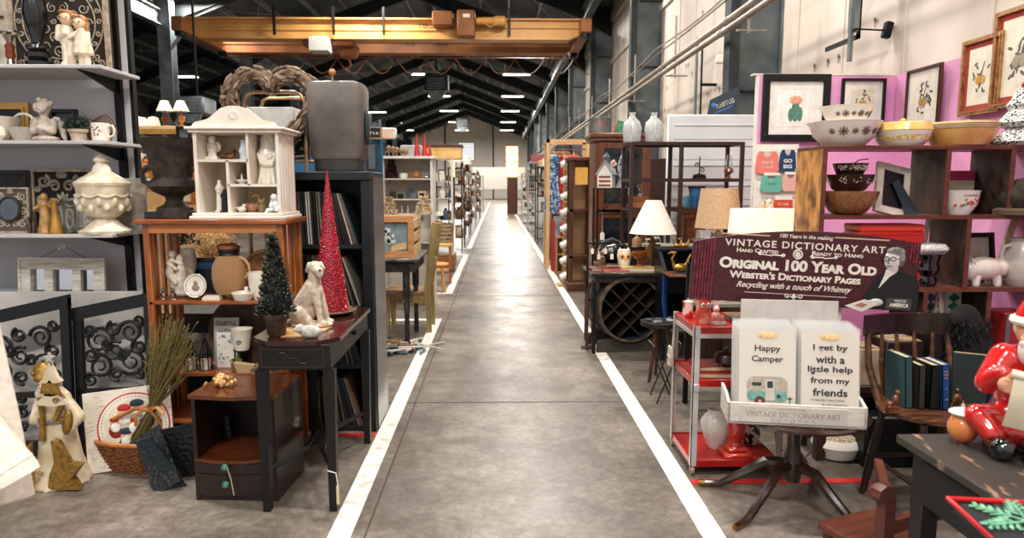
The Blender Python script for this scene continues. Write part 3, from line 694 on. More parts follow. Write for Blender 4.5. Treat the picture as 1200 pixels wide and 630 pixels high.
# window frame
q = P(76, 360, 3.95); q.z = zz(76, 362, 3.95); t = thing('window_frame', 'whitewashed three pane wooden window frame hanging below the shelves', 'frame', q, rot=(R(-4), R(1), 0))
W_, H_ = 98*s, 60*s; m = M(); m.frame(W_, H_, 12*s, -.025, .01)
ww = wood('#ddd6ca', '#a9a093', .8, 8, WX)
for i in (1, 2): m.box(-W_/2 + W_*i/3 - 5*s, -W_/2 + W_*i/3 + 5*s, -.018, .008, 11*s, H_ - 11*s)
m.build('frame', ww, t)
m = M(); m.frame(W_ + 4*s, H_ + 4*s, 3*s, -.03, -.02, 0, -2*s); m.build('moulding', ww, t)
for i in range(3):
    m = M(); m.rect(-W_/2 + 12*s + i*W_/3 - (2*s if i else 0), -W_/2 + (i + 1)*W_/3 - 4*s, 11*s, H_ - 11*s, .004); m.build('mirror_pane', mat('#c9cccc', .03, 1), t)
m = M(); m.tube([(-30*s, -.01, H_), (-4*s, -.005, H_ + 14*s), (4*s, -.005, H_ + 14*s), (30*s, -.01, H_)], .0015, 4); m.build('hanging_wire', iron, t)
m = M(); m.lathe([(.004, 0), (.006, .01), (.016, .02), (.012, .03), (0, .032)], n=14, axis='y'); m.ell((0, -.01, -.012), .008, 10, 8); o = m.build('glass_knob', ceramic, t); o.location = (0, -.03, H_ + 16*s)
# carved black screens
def screen(px0, px1, ytl, ytr, Y, label, gid=1):
    a = P(px0, ytl, Y); b = P(px1, ytr, Y); w_ = b.x - a.x
    t = thing('carved_screen', label, 'screen', (a.x, Y, 0), group='carved black screens', rot=(R(-3), 0, 0))
    m = M(); h0, h1 = a.z, b.z; bw = .045
    m.bar((bw/2, 0, 0), (bw/2, 0, h0 - .02), bw, .03, (0, 1, 0)); m.bar((w_ - bw/2, 0, 0), (w_ - bw/2, 0, h1 - .02), bw, .03, (0, 1, 0))
    m.prism([(0, h0 - .07), (w_, h1 - .07), (w_, h1), (0, h0)], -.018, .018); m.box(0, w_, -.015, .015, .04, .12); m.bar((0, 0, h0*.45), (w_, 0, h1*.42), .03, .03)
    m.build('frame', black, t)
    m = M()
    random.seed(px0 + 50)
    for z0, z1 in ((h0*.47, h0 - .09), (.13, h0*.43)):
        hh = z1 - z0
        for (fx, fz, r_, a0, d) in ((.25, .7, .19, 0, 1), (.25, .3, .17, 2, -1), (.5, .5, .14, 1, 1), (.75, .75, .16, 3, -1), (.75, .3, .19, 4, 1), (.5, .85, .1, 2, 1), (.5, .15, .1, 5, -1), (.12, .5, .1, 1, -1), (.88, .5, .1, 2, 1), (.1, .85, .09, 0, 1), (.9, .9, .08, 0, -1), (.1, .12, .09, 1, 1), (.9, .1, .08, 3, 1), (.38, .62, .08, 0, -1), (.62, .4, .08, 0, 1)):
            m.scroll(bw + fx*(w_ - 2*bw), z0 + fz*hh + (h1 - h0)*fx*.7, r_*hh*1.15, 0, .011, 1.7, a0, d, n=5)
    m.build('scrollwork', mat('#101011', .5), t)
    return t
screen(-46, 74, 373, 346, 3.62, 'black carved scrollwork panel at the left edge, below the shelves')
screen(80, 174, 362, 343, 3.66, 'black carved scrollwork panel leaning beside the orange-brown étagère'.replace('é', 'e'))
# white leaning things behind the screens
m = M(); m.box(-.9, .42, 0, .02, 0, .9, .004); single(m, 'white_board', 'plain white board standing behind the black carved panels', 'board', mat('#cfcac4', .6, hex2='#a7a19a', scale=2), (-2.45, 3.86, 0), rot=(R(-2), 0, 0))
# --- Santa with tree ---
q = FL(66, 568); Ys = q.y; k = K(Ys)*1.0
t = thing('santa_statue', 'cream and gold robed old man figurine holding a small tree', 'figurine', (q.x, Ys + .05, 0))
rc = mat('#dcd0b8', .5, hex2='#b9a27c', scale=8); gl = mat('#a5803e', .45, .5, hex2='#7d5c26', scale=60, bump=.5)
H = lambda z: z*k
m = M()
blob([('l', [(0, 0), (33*k, 0), (31*k, 6*k), (24*k, 30*k), (20*k, 60*k), (19*k, 90*k), (16*k, 108*k), (8*k, 118*k), (0, 120*k)], (0, 0, 0)), ('c', (15*k, -3*k, 100*k), (30*k, -8*k, 84*k), 8*k, 8*k), ('c', (30*k, -8*k, 84*k), (24*k, -18*k, 72*k), 8*k, 6*k), ('c', (-14*k, -2*k, 104*k), (-18*k, -12*k, 82*k), 8*k, 7*k)], .008, 'robe', rc, t)
m = M(); m.prism([(2*k, 2*k), (38*k, 2*k), (30*k, 16*k), (42*k, 32*k), (28*k, 34*k), (16*k, 60*k), (10*k, 62*k), (12*k, 36*k), (5*k, 20*k)], -31*k, -20*k)
m.prism([(-30*k, 2*k), (-24*k, 50*k), (-16*k, 60*k), (-19*k, 30*k), (-14*k, 2*k)], -28*k, -22*k)
m.tube([(-6*k, -19*k, 112*k), (-3*k, -21.5*k, 90*k), (-5*k, -22*k, 60*k)], [3*k, 3*k, 4*k], 6); m.tube([(18*k, -15*k, 104*k), (10*k, -20*k, 84*k)], 3.5*k, 6)
m.build('gold_trim', gl, t)
m = M(); m.lathe([(20.5*k, 78*k), (21.5*k, 82*k), (20.5*k, 86*k)], n=24, caps=False); m.build('belt', silver, t)
m = M(); m.ell((26*k, -22*k, 82*k), (6*k, 5*k, 16*k), 12, 8, (0, R(10), 0)); m.build('gold_mitten', gl, t)
hd = blob([('e', (-8*k, -4*k, 124*k), (9*k, 9*k, 11*k)), ('e', (-8*k, -13.5*k, 122*k), (2*k, 2*k, 2.2*k)), ('e', (-11.5*k, -11*k, 120*k), (2.4*k, 2*k, 2*k)), ('e', (-4.5*k, -11*k, 120*k), (2.4*k, 2*k, 2*k))], .004, 'head', mat('#cfae90', .5), t, 1)
m = M()
for sx in (-1, 1): m.ell(((-8 + sx*3)*k, -12.4*k, 125*k), (1*k, .6*k, .9*k), 8, 6)
m.build('eyes', black, hd)
blob([('e', (-8*k, -10*k, 113*k), (9*k, 6*k, 9*k)), ('e', (-8*k, -12*k, 106*k), (6*k, 4*k, 7*k)), ('e', (-8*k, -13.5*k, 118.5*k), (5*k, 2*k, 1.6*k))], .004, 'beard', mat('#d6d0c6', .8, hex2='#a9a49c', scale=50, bump=.6), hd, 1)
m = M(); m.lathe([(10.5*k, 128*k), (11.5*k, 130*k), (11.5*k, 133*k), (10*k, 135*k), (9*k, 142*k), (5*k, 148*k), (0, 150*k)], (-9*k, -3*k, 0), 20); m.ell((-20*k, -6*k, 137*k), 3*k, 10, 8)
m.tube([(-10*k, -3*k, 147*k), (-17*k, -5*k, 145*k), (-20*k, -6*k, 139*k)], [4*k, 3*k, 2*k], 8); m.build('hat', gl, hd)
m = M()
for (z0, z1, r_) in ((104, 126, 22), (116, 136, 17), (130, 156, 12)):
    m.prism([(-r_*k, (z0 + 2)*k), (0, z0*k), (r_*k, (z0 + 3)*k), (r_*.6*k, (z0 + 8)*k), (0, z1*k), (-r_*.6*k, (z0 + 8)*k)], -30*k, -22*k)
tr = m.build('tree', rc, t); tr.location = (14*k, 0, 0)
m = M(); m.prism([(-12*k, 120*k), (14*k, 118*k), (9*k, 132*k), (-8*k, 132*k)], -31*k, -30*k); m.scroll(6*k, 111*k, 4*k, -31*k, 1*k, 1.3); m.build('tree_decoration', gl, tr)
m = M(); m.prism([((7 if i % 2 == 0 else 3)*k*sin(i*pi/5), (161 + (7 if i % 2 == 0 else 3)*cos(i*pi/5))*k) for i in range(10)], -28*k, -24*k); m.build('star', mat('#cfc8ba', .4, .4), tr)
m = M()
for (x, z, r_) in ((-12, 14, 5), (-6, 22, 3.5), (-14, 26, 3), (22, 86, 3)): m.scroll(x*k, z*k, r_*k, -(30 if z < 30 else 28)*k, .8*k, 1.5)
m.build('swirl_pattern', mat('#8a6a3a', .5), t)
# --- plate board ---
q = FL(103, 558); t = thing('plate_board', 'square cream distressed board with a painted round plate of bearded men in red caps', 'sign', (q.x - .01, q.y + .02, 0), rot=(R(-12), R(-4), R(14)))
w_ = .42; h_ = .42
m = M(); m.box(0, w_, 0, .02, 0, h_, .002); m.build('board', mat('#d8cfc2', .7, hex2='#ad9f8d', scale=20, stretch=(1, 1, 3), lo=.3, hi=.45), t)
cx_, cz_, r_ = w_*.56, h_*.52, w_*.42
m = M(); m.disc(cx_, cz_, r_, -.0005, n=40, t=.004); m.mat(1).disc(cx_, cz_, r_*.96, -.005, n=40); m.mat(2)
for i in range(56): a = 2*pi*i/56; m.ell((cx_ + r_*.88*cos(a), -.006, cz_ + r_*.88*sin(a)), (.0028, .0006, .0028), 6, 4)
m.mat(3).disc(cx_, cz_, r_*.80, -.006, n=40); m.build('plate', [red, mat('#e8e0d0', .3), mat('#2c3a35', .5), mat('#ddd2bd', .4)], t)
for (x, z, sc_, cap, coat_) in ((-.36, .02, .8, '#a81f1c', '#8a1a18'), (-.12, .28, 1.05, '#a81f1c', '#c9c0b0'), (.2, .36, 1.1, '#1c2b3a', '#14202c'), (.42, .2, .8, '#8a2a22', '#a52420'), (.1, -.05, .9, '#b42420', '#a81f1c'), (-.1, -.38, 1, '#1d3448', '#23404f'), (.3, -.35, .8, '#8c1a1a', '#7a1512')):
    m = M(); X, Z = cx_ + (x - .08)*r_*1.1, cz_ + (z + .1)*r_*1.05; u = r_*.225*sc_
    m.mat(0).ell((X, -.006, Z - 1.1*u), (u*1.2, .004, u*1.3), 12, 8); m.mat(1).ell((X, -.010, Z), (u*.8, .004, u*.85), 12, 8); m.mat(2).ell((X, -.0135, Z - .55*u), (u*.75, .004, u*.8), 12, 8); m.mat(3).ell((X, -.011, Z + .75*u), (u*.8, .005, u*.5), 12, 8)
    m.mat(4)
    for sx in (-1, 1): m.ell((X + sx*.28*u, -.0142, Z + .1*u), (u*.09, .001, u*.09), 6, 4)
    m.build('painted_man', [mat(coat_, .6), mat('#d9a98a', .5), mat('#e6e2da', .7), mat(cap, .6), black], t)
# --- basket with twigs ---
q = FL(152, 553); t = thing('wicker_basket', 'small brown wicker basket with a curved handle on the floor', 'basket', (q.x, q.y + .06, 0), rz=R(-12))
m = M()
def bask(a, z):  # rounded rectangle ring
    w2, d2 = .13 + z*.25, .075 + z*.2
    c_, s_ = cos(a), sin(a); return (w2*(abs(c_)**.5)*(1 if c_ > 0 else -1), d2*(abs(s_)**.5)*(1 if s_ > 0 else -1), z)
for j in range(15):
    z = .006 + j*.0105; m.tube([tuple(v + (0.0035*(-1)**(i + j)*(x2 if n_ < 2 else 0)) for n_, (v, x2) in enumerate(zip(bask(2*pi*i/44, z), (cos(2*pi*i/44), sin(2*pi*i/44), 0)))) for i in range(44)], .0062, 5, closed=True)
m.prism([bask(2*pi*i/30, .01)[:2] for i in range(30)], .004, .01, 'z'); m.build('weave', mat('#8a5230', .5, hex2='#4f2a14', scale=50), t)
m = M(); m.tube([bask(2*pi*i/44, .165) for i in range(44)], .012, 7, closed=True); m.build('rim', mat('#b5763f', .45, hex2='#8a5024'), t)
m = M(); m.tube([(-.16, 0, .16), (-.16, -.02, .23), (-.12, -.03, .26), (-.03, -.03, .30), (.05, -.03, .34), (.13, -.02, .33), (.165, 0, .27), (.165, 0, .16)], .011, 8); m.build('handle', mat('#b5763f', .45, hex2='#8a5024'), t)
bt = thing('twig_bundle', 'tall bundle of dried grassy twigs tied with ribbon standing in the floor basket', 'dried twigs', (q.x + .03, q.y + .07, .03), rz=R(-12))
random.seed(11)
m = M(); tie = Vector((.10, -.01, .31)); tops = []
for i in range(190):
    a = random.uniform(0, 6.28); r_ = sqrt(random.random()); b0 = Vector((-.06 + .05*r_*cos(a), -.02 + .04*r_*sin(a), .04)); top = tie + Vector((.14 + .15*r_*cos(a + .3), .06*r_*sin(a), .42 + random.uniform(-.12, .12) - .08*r_))
    mid = tie + Vector((.022*r_*cos(a), .02*r_*sin(a), 0)); q1 = mid.lerp(top, .5) + Vector((random.gauss(0, .012), random.gauss(0, .01), 0))
    m.mi = i % 3; m.tube([b0, mid, q1, top], .0016, 4); tops.append((q1, top, mid))
m.build('twigs', [mat('#7a7242', .7, hex2='#5a5630'), mat('#8d7b4a', .7), mat('#5f5230', .7)], bt)
m = M()
def twf(i):
    q1, top, mid = random.choice(tops); tt = random.random(); p = (q1.lerp(top, tt) if random.random() < .7 else mid.lerp(q1, .2 + .8*tt)); return p, (top - q1).normalized() + Vector((random.gauss(0, .5), random.gauss(0, .5), .2))
leaves(m, 2600, twf, .017, .12); m.build('grass_heads', mat('#8f8650', .8, hex2='#6a6538', scale=30), bt)
m = M(); m.tube([tie + Vector((.034*cos(a*pi/8), .03*sin(a*pi/8), .006*sin(a))) for a in range(16)], .011, 6, closed=True, flat=.4)
m.tube([tie + Vector((-.03, -.03, 0)), tie + Vector((-.06, -.06, -.03)), tie + Vector((-.07, -.05, -.09))], .01, 6, flat=.4); m.tube([tie + Vector((.02, -.03, 0)), tie + Vector((.06, -.05, .02)), tie + Vector((.1, -.05, -.01))], .01, 6, flat=.4)
m.build('ribbon', mat('#b3773e', .5), bt)
# --- black embossed album standing open ---
q = FL(203, 574); t = thing('embossed_album', 'black embossed cover standing open like a tent on the floor', 'album', (q.x, q.y, 0), rz=R(8))
em = mat('#0d1114', .4, hex2='#07090a', scale=45, kind='voronoi', bump=1)
A = Vector((0, 0, 0))
m = M(); m.bar((-.02, .0, .012), (-.16, .16, .25), .14, .012, (0, 1, 0)); m.build('front_cover', em, t)
m = M(); m.prism([(.0, 0), (.26, .12), (.24, .32), (-.1, .26)], .14, .155); m.build('rear_cover', em, t)
m = M(); m.prism([(-.01, 0), (.05, 0), (-.1, .27), (-.17, .25)], .03, .045); m.build('embossed_strip', mat('#1a242a', .3, hex2='#0a0d10', scale=40, kind='voronoi', bump=1, lo=.1, hi=.3), t)
# --- cream garment hanging at left edge ---
t = thing('hanging_garment', 'blurred cream fleece garment with a wide sleeve hanging at the left edge of the picture', 'clothing', P(-112, 385, 1.7))
e = K(1.7); fm = mat('#e6ded2', .9, hex2='#d6ccbe', scale=50, bump=.3)
m = M(); m.tube([(-60*e, 0, 60*e), (-30*e, 0, 10*e), (30*e, -3*e, -85*e), (96*e, -3*e, -190*e), (98*e, -3*e, -194*e)], [26*e, 34*e, 38*e, 43*e, 42*e], 20, flat=.55)
m.tube([(89*e, -3*e, -180*e), (91*e, -3*e, -183*e)], 43.6*e, 20, flat=.57); m.build('sleeve', fm, t)
m = M(); m.lathe([(0, -228*e), (74*e, -230*e), (80*e, -226*e), (70*e, -120*e), (56*e, 0), (50*e, 60*e), (20*e, 90*e)], (18*e, 45*e, 0), 32, sy=.45, flute=.04, fn=7); m.build('body', fm, t)
m = M(); m.tube([(-80*e, 30*e, 70*e), (18*e, 45*e, 100*e), (60*e, 30*e, 70*e)], .008, 6); m.tube([(18*e, 45*e, 100*e), (18*e, 45*e, 130*e), (28*e, 45*e, 140*e)], .004, 5); m.build('hanger', oak, t)
# --- orange-brown slatted etagere ---
tk = wood('#a85f28', '#7c3f14', .35, 6, WZ, coat=.2); tkx = wood('#a25722', '#6b3411', .35, 6, WX, coat=.2)
ef = 3.65; eb = 4.0
pa = P(166, 262, ef); pb = P(331, 262, ef); ZT = pa.z; ew = pb.x - pa.x; ed = eb - ef
t = thing('display_stand', 'orange-brown wooden stand with slatted sides carrying the white curio cabinet', 'shelf', (pa.x, ef, 0))
def el(px, py, Y=ef): q = P(px, py, Y); return (q.x - pa.x, q.y - ef, q.z)
m = M(); m.box(-.03, ew + .03, -.03, ed + .02, ZT - .005, ZT + .022, .005); m.build('top', tkx, t)
m = M(); m.box(.03, ew - .03, 0, .02, ZT - .05, ZT - .005); m.build('apron', mat('#c0753a', .35, coat=.2), t)
zs = [P(250, 353, ef).z, P(250, 437, ef).z, .22]
for z in zs:
    m = M(); m.box(.01, ew - .01, .0, ed, z - .018, z, .003); m.build('shelf', tkx, t)
for x in (0, ew - .035):
    for y in (0, ed - .035):
        m = M(); m.box(x, x + .035, y, y + .035, 0, ZT - .005, .004); m.build('post', tk, t)
for x in (.01, ew - .025):
    for i in range(3):
        y = .035 + (ed - .07)*(i + .65)/3.3; m = M(); m.box(x, x + .014, y - .014, y + .014, .2, ZT - .01); m.build('slat', tk, t)
# --- white curio cabinet ---
cf = 3.68; cb = 3.96
ca = P(231, 256, cf); cw = P(330, 256, cf).x - ca.x; cd = cb - cf; cz = ZT + .022
H2 = P(280, 152, cf).z - cz
wc = mat('#e6ddd0', .6, hex2='#d8cdbd', scale=10); win = mat('#d9c9a8', .65, hex2='#cdbb97', scale=6)
t = thing('curio_cabinet', 'white painted curio cabinet with scalloped top and five open compartments', 'cabinet', (ca.x, cf, cz))
m = M(); m.box(-.03, cw + .03, -.03, cd, 0, .018, .004); m.box(-.018, cw + .018, -.018, cd, .018, .034, .003); m.build('base', wc, t)
m = M(); m.box(0, .018, 0, cd, .034, H2); m.build('side_panel', wc, t); m = M(); m.box(cw - .018, cw, 0, cd, .034, H2)
for i in range(5): m.box(cw, cw + .002, .03 + i*.05, .055 + i*.05, .04, H2 - .01)
m.build('side_panel', wc, t)
m = M(); m.box(0, cw, cd - .01, cd, .034, H2); m.build('back', win, t)
m = M(); m.box(-.03, cw + .035, -.035, cd + .01, H2, H2 + .014, .004); m.box(-.018, cw + .02, -.02, cd, H2 - .016, H2, .003); m.build('cornice', wc, t)
def cl(px, py): q = P(px, py, cf); return q.x - ca.x, q.z - cz
xa, z1 = cl(290, 188); xb, z2 = cl(267, 217)
for (x0, x1, z) in ((.018, xa, z1), (xb, cw - .018, z2)):
    m = M(); m.box(x0, x1, .004, cd - .01, z - .007, z + .007); m.build('shelf', wc, t)
for (x, a_, b_) in ((xa, z2, H2), (xb, .034, z1)):
    m = M(); m.box(x - .007, x + .007, .004, cd - .01, a_, b_); m.build('divider', wc, t)
pk = P(275, 124, cf).z - cz; hw = cw/2; poly = []
for i in range(-24, 25):
    u = i/24; au = abs(u)
    tb_ = [(0, 1), (.12, .99), (.3, .9), (.45, .68), (.6, .46), (.75, .38), (.9, .33), (.97, .22), (1.01, .1)]; j = max(q_ for q_ in range(8) if tb_[q_][0] <= au); f_ = tb_[j][1] + (tb_[j + 1][1] - tb_[j][1])*(au - tb_[j][0])/(tb_[j + 1][0] - tb_[j][0]); zt = H2 + (pk - H2)*f_
    poly.append((hw + u*(hw - .0), zt))
m = M(); m.prism([(0, H2 + .012)] + poly + [(cw, H2 + .012)], -.012, .008); pd = m.build('pediment', wc, t)
m = M(); zc = (pk + H2)/2 + .015
for i in range(16): a = 2*pi*i/16; m.ell((hw + .018*cos(a), -.014, zc + .018*sin(a)), (.012, .004, .0042), 8, 5, (0, -a, 0))
m.disc(hw, zc, .008, -.013, t=.005); m.build('rosette', wc, pd)
s = K(3.8)
def cur(px, z, y=.12): return Vector((P(px, 200, cf + y).x, cf + y, cz + z))
porc = mat('#f0eadd', .2, coat=.4, hex2='#e6dcc8')
# angel
q = cur(250, z1 + .007); e = s
t = thing('angel_figurine', 'small white porcelain angel standing on a block in the upper left compartment', 'figurine', q)
m = M(); m.box(-7*e, 7*e, -5*e, 5*e, 0, 4*e, .002); m.build('block', porc, t)
blob([fe(0, 12, 0, 6, 9, 5), fe(0, 23, 0, 4.2, 4.8), fe(-5, 15, 3, 4, 6, 1.5), fe(5, 15, 3, 4, 6, 1.5), ('c', (-4*e, -1*e, 16*e), (0, -5*e, 13*e), 1.8*e, 1.5*e), ('c', (4*e, -1*e, 16*e), (0, -5*e, 13*e), 1.8*e, 1.5*e), fe(-3, 5, -1, 2.4, 3), fe(3, 5, -1, 2.4, 3)], .0028, 'body', porc, t, 1)
# duck
q = cur(270, z1 + .007); blob_o = thing('brass_duck', 'small brown and brass duck in the upper left compartment', 'figurine', q)
blob([fe(-1, 4, 0, 7, 3.6, 3.6), fe(-8, 5.5, 0, 3, 1.5, 1.6), fe(5, 10, 0, 2.7, 2.6), ('c', (4*e, 0, 5*e), (5*e, 0, 10*e), 1.8*e, 1.6*e), ('c', (6*e, 0, 9.6*e), (9.5*e, 0, 9*e), 1*e, .7*e)], .0022, 'body', mat('#8d5f33', .35, .5, hex2='#4f3218', scale=40), blob_o, 1)
q = cur(287, z1 + .007, .07); m = M(); m.lathe([(5*e, 0), (4.5*e, 4*e), (5.5*e, 10*e), (3*e, 18*e), (3.6*e, 22*e), (2.8*e, 22*e)], n=18); single(m, 'porcelain_vase', 'tiny white blue-edged vase beside the duck against the divider', 'vase', mat('#dfe3e6', .3, hex2='#b3bcc4', scale=40), q)
# madonna
q = cur(315, z2 + .007, .13); t = thing('madonna_figurine', 'tall cream glazed veiled mother figurine in the tall right compartment', 'figurine', q)
blob([('l', [(0, 0), (12*e, 0), (12*e, 6*e), (11*e, 22*e), (12*e, 34*e), (9*e, 44*e), (8.5*e, 52*e), (5*e, 58*e), (0, 60*e)], (0, 2*e, 0)), fe(0, 46, -5, 4.6, 6, 4.6), ('c', (-9*e, -3*e, 34*e), (-4*e, -11*e, 24*e), 3.5*e, 3*e), ('c', (9*e, -3*e, 34*e), (6*e, -11*e, 22*e), 3.5*e, 3*e), fe(1, 23, -11, 6.5, 4, 4), fe(5, 31, -10, 3.4, 3.6), fe(-1.4, 44.5, -10, .8, 1.2)] + [('c', ((x + 1)*e, -9*e, 20*e), (x*1.6*e, -10*e, 1*e), 1.5*e, 2*e) for x in (-5, -1.5, 2, 5.5)], .003, 'body', porc, t, 1)
# oil lamp dish
q = cur(283, z2 + .007, .1); m = M(); m.lathe([(3*e, 0), (4*e, 1*e), (7.5*e, 4*e), (7*e, 5*e), (2*e, 3*e), (1.3*e, 4*e), (1.3*e, 11*e), (.6*e, 12*e)], n=24); single(m, 'candle_dish', 'white porcelain dish with a short candle stub in the small middle compartment', 'dish', porc, q)
# black and white pair
for (px, h_, mt, lab, y) in ((256, 37, porc, 'white robed figurine in the lower left compartment, taller of the pair', .11), (262, 26, black, 'black robed figurine directly beside the white robed one', .07)):
    q = cur(px, .034, y); t = thing('robed_figurine', lab, 'figurine', q)
    m = M(); m.box(-5*e, 5*e, -4*e, 4*e, 0, 2*e, .001); m.build('base', mt, t)
    blob([('l', [(0, 0), (4.4*e, 0), (3.6*e, h_*.5*e), (4.6*e, h_*.72*e), (2*e, h_*.84*e), (0, h_*.86*e)], (0, 0, 1.5*e)), fe(0, h_*.92, 0, 2.3, 2.8), ('c', (-4*e, 0, h_*.72*e), (0, -4*e, h_*.6*e), 1.5*e, 1.3*e), ('c', (4*e, 0, h_*.72*e), (0, -4*e, h_*.6*e), 1.5*e, 1.3*e)], .0022, 'body', mt, t, 1)
# birds lower right
for (px, y, sc_, mt, lab, nk) in ((281, .08, .7, porc, 'small white bird in the lower right compartment', 0), (293, .12, 1.15, mat('#b98d66', .45, hex2='#8b5a3a', scale=30), 'brown swan planter with a curled neck in the lower right compartment', 1), (305, .07, .9, mat('#a58a5a', .45, hex2='#6b5a35', scale=30), 'olive-brown owl shaped figurine beside the swan', 2)):
    q = cur(px, .034, y); e = s*sc_; t = thing('bird_figurine', lab, 'figurine', q)
    pr_ = [fe(0, 5, 0, 7.5, 5, 5.5), fe(-7, 7, 0, 3, 2.4, 2)] if nk < 2 else [fe(0, 6, 0, 5, 6, 5), fe(0, 13, -1, 4, 3.6)]
    if nk == 0: pr_ += [fe(4, 11, 0, 2.8, 2.8), ('c', (6*e, 0, 11*e), (8.5*e, 0, 10.5*e), 1*e, .6*e)]
    if nk == 1: pr_ += [('c', (6*e, 0, 6*e), (9*e, 0, 13*e), 2.2*e, 1.8*e), ('c', (9*e, 0, 13*e), (6*e, 0, 18*e), 1.8*e, 1.8*e), ('c', (6*e, 0, 18*e), (2*e, 0, 16*e), 1.8*e, 1.6*e), ('c', (2*e, 0, 16*e), (1*e, 0, 13.5*e), 1.4*e, .7*e)]
    if nk == 2: pr_ += [('c', (-3*e, -1*e, 15*e), (-3.4*e, -1*e, 18*e), 1.2*e, .6*e), ('c', (3*e, -1*e, 15*e), (3.4*e, -1*e, 18*e), 1.2*e, .6*e)]
    blob(pr_, .0024, 'body', mt, t, 1)
e = s; q = cur(321, .034, .02); t = thing('cherub_figurine', 'white sitting cherub with one leg dangling at the right of the lower compartment', 'figurine', q)
blob([fe(0, 8, 0, 5, 6, 4.5), fe(-1, 17, 0, 4.3, 4.3), ('c', (-2*e, -1*e, 4*e), (-8*e, -4*e, 3*e), 2.4*e, 2*e), ('c', (-8*e, -4*e, 3*e), (-10*e, -5*e, -1*e), 1.8*e, 1.5*e), ('c', (3*e, -1*e, 4*e), (3*e, -7*e, 3*e), 2.4*e, 2*e), ('c', (4*e, 0, 12*e), (5*e, -4*e, 6*e), 1.8*e, 1.4*e), ('c', (-4*e, 0, 12*e), (-5*e, -4*e, 7*e), 1.8*e, 1.4*e), fe(5, 11, 4, 3, 6, 1.4), fe(-4, 11, 4, 3, 6, 1.4)], .0026, 'body', mat('#e4e6e8', .3), t, 1)
# --- black garden urn on the stand ---
q = P(206, 257, 3.86); q.z = ZT + .022; t = thing('garden_urn', 'black weathered iron garden urn beside the white curio cabinet', 'urn', q)
um = mat('#3f332d', .6, hex2='#17110f', scale=20, bump=.5, detail=8); e = K(3.86)
m = M(); m.box(-24*e, 24*e, -24*e, 24*e, 0, 8*e, .004); m.build('plinth', um, t)
m = M(); m.lathe([(20*e, 8*e), (19*e, 12*e), (12*e, 15*e), (9*e, 20*e), (10*e, 24*e), (22*e, 30*e), (27*e, 36*e), (25*e, 42*e), (20*e, 46*e), (22*e, 58*e), (28*e, 76*e), (33*e, 86*e), (35*e, 90*e), (30*e, 89*e), (24*e, 78*e), (18*e, 50*e), (0, 44*e)], n=36); m.build('body', um, t)
for sx in (-1, 1):
    m = M(); m.tube([(sx*26*e, 0, 38*e), (sx*34*e, 0, 42*e), (sx*36*e, 0, 52*e), (sx*30*e, 0, 58*e), (sx*22*e, 0, 56*e)], 3*e, 8); m.build('handle', um, t)
# --- things on the stand's first shelf ---
def sh(px, i, y): return Vector((P(px, 350, ef + y).x, ef + y, zs[i]))
e = K(3.75)
q = sh(209, 0, .16); t = thing('lovers_figurine', 'white bisque figurine of an embracing pair on the upper shelf of the stand', 'figurine', q)
blob([fe(4, 4, 0, 13, 4, 8), ('l', [(0, 0), (9*e, 0), (7*e, 14*e), (5*e, 28*e), (3*e, 36*e), (0, 38*e)], (5*e, 0, 4*e)), fe(5, 46, -1, 4, 5), ('c', (-4*e, 0, 12*e), (-7*e, -2*e, 30*e), 4*e, 5*e), ('c', (-7*e, -2*e, 30*e), (-5*e, 0, 42*e), 5*e, 4.5*e), fe(-4, 51, 0, 4.5, 5), ('c', (-8*e, -3*e, 40*e), (3*e, -7*e, 34*e), 2.4*e, 2*e), ('c', (7*e, -2*e, 40*e), (-2*e, -6*e, 44*e), 2.2*e, 1.8*e), ('c', (-8*e, -2*e, 26*e), (2*e, -8*e, 18*e), 3.6*e, 3*e)], .0034, 'body', plaster, t, 1)
q = sh(223, 0, .26); t = thing('flower_vase', 'tall pale vase with dried blossoms behind the pierced plate', 'vase', q)
m = M(); m.lathe([(9*e, 0), (10*e, 3*e), (5*e, 8*e), (4*e, 18*e), (9*e, 32*e), (10*e, 42*e), (8*e, 56*e), (6*e, 56*e), (7*e, 40*e), (0, 20*e)], n=24); m.build('body', mat('#d8d0c2', .5, hex2='#b9ac98', scale=20), t)
m = M(); leaves(m, 120, lambda i: ((random.gauss(0, .025), random.gauss(0, .02), (60 + random.random()*16)*e), (random.gauss(0, 1), random.gauss(0, 1), .7)), .025, .3); m.build('blossoms', mat('#8d8070', .8, hex2='#4a443c', scale=40), t)
q = sh(231, 0, .07); t = thing('pierced_plate', 'white pierced-rim plate with a seated figure on a wooden easel', 'plate', q, rz=R(-8))
m = M(); zc = 16*e
m.T = Matrix.Translation((0, 0, 16*e)) @ Matrix.Rotation(R(80), 4, 'X')
m.lathe([(0, 0), (9*e, 0), (14*e, 2.5*e), (13.8*e, 3.2*e), (9*e, 1*e), (0, 1*e)], n=36); m.mat(1)
for i in range(26): a = 2*pi*i/26; m.ell((11.8*e*cos(a), 11.8*e*sin(a), 2.1*e), (.8*e, .8*e, .7*e), 6, 4)
m.T = None; m.mat(2); m.ell((0, -1.8*e, 13.5*e), (5*e, .8*e, 4*e), 10, 6); m.ell((0, -1.8*e, 19*e), (2.4*e, .8*e, 3.2*e), 10, 6)
m.build('plate', [porc, mat('#5a5048', .7), mat('#a08a74', .6)], t)
m = M()
for sx in (-1, 1): m.tube([(sx*7*e, -6*e, 0), (sx*7*e, -6*e, 5*e), (sx*7*e, -3*e, 3*e), (sx*5*e, 8*e, 0)], 1.2*e, 6)
m.bar((-9*e, -2*e, 3*e), (9*e, -2*e, 3*e), 2*e); m.build('easel', walnut, t)
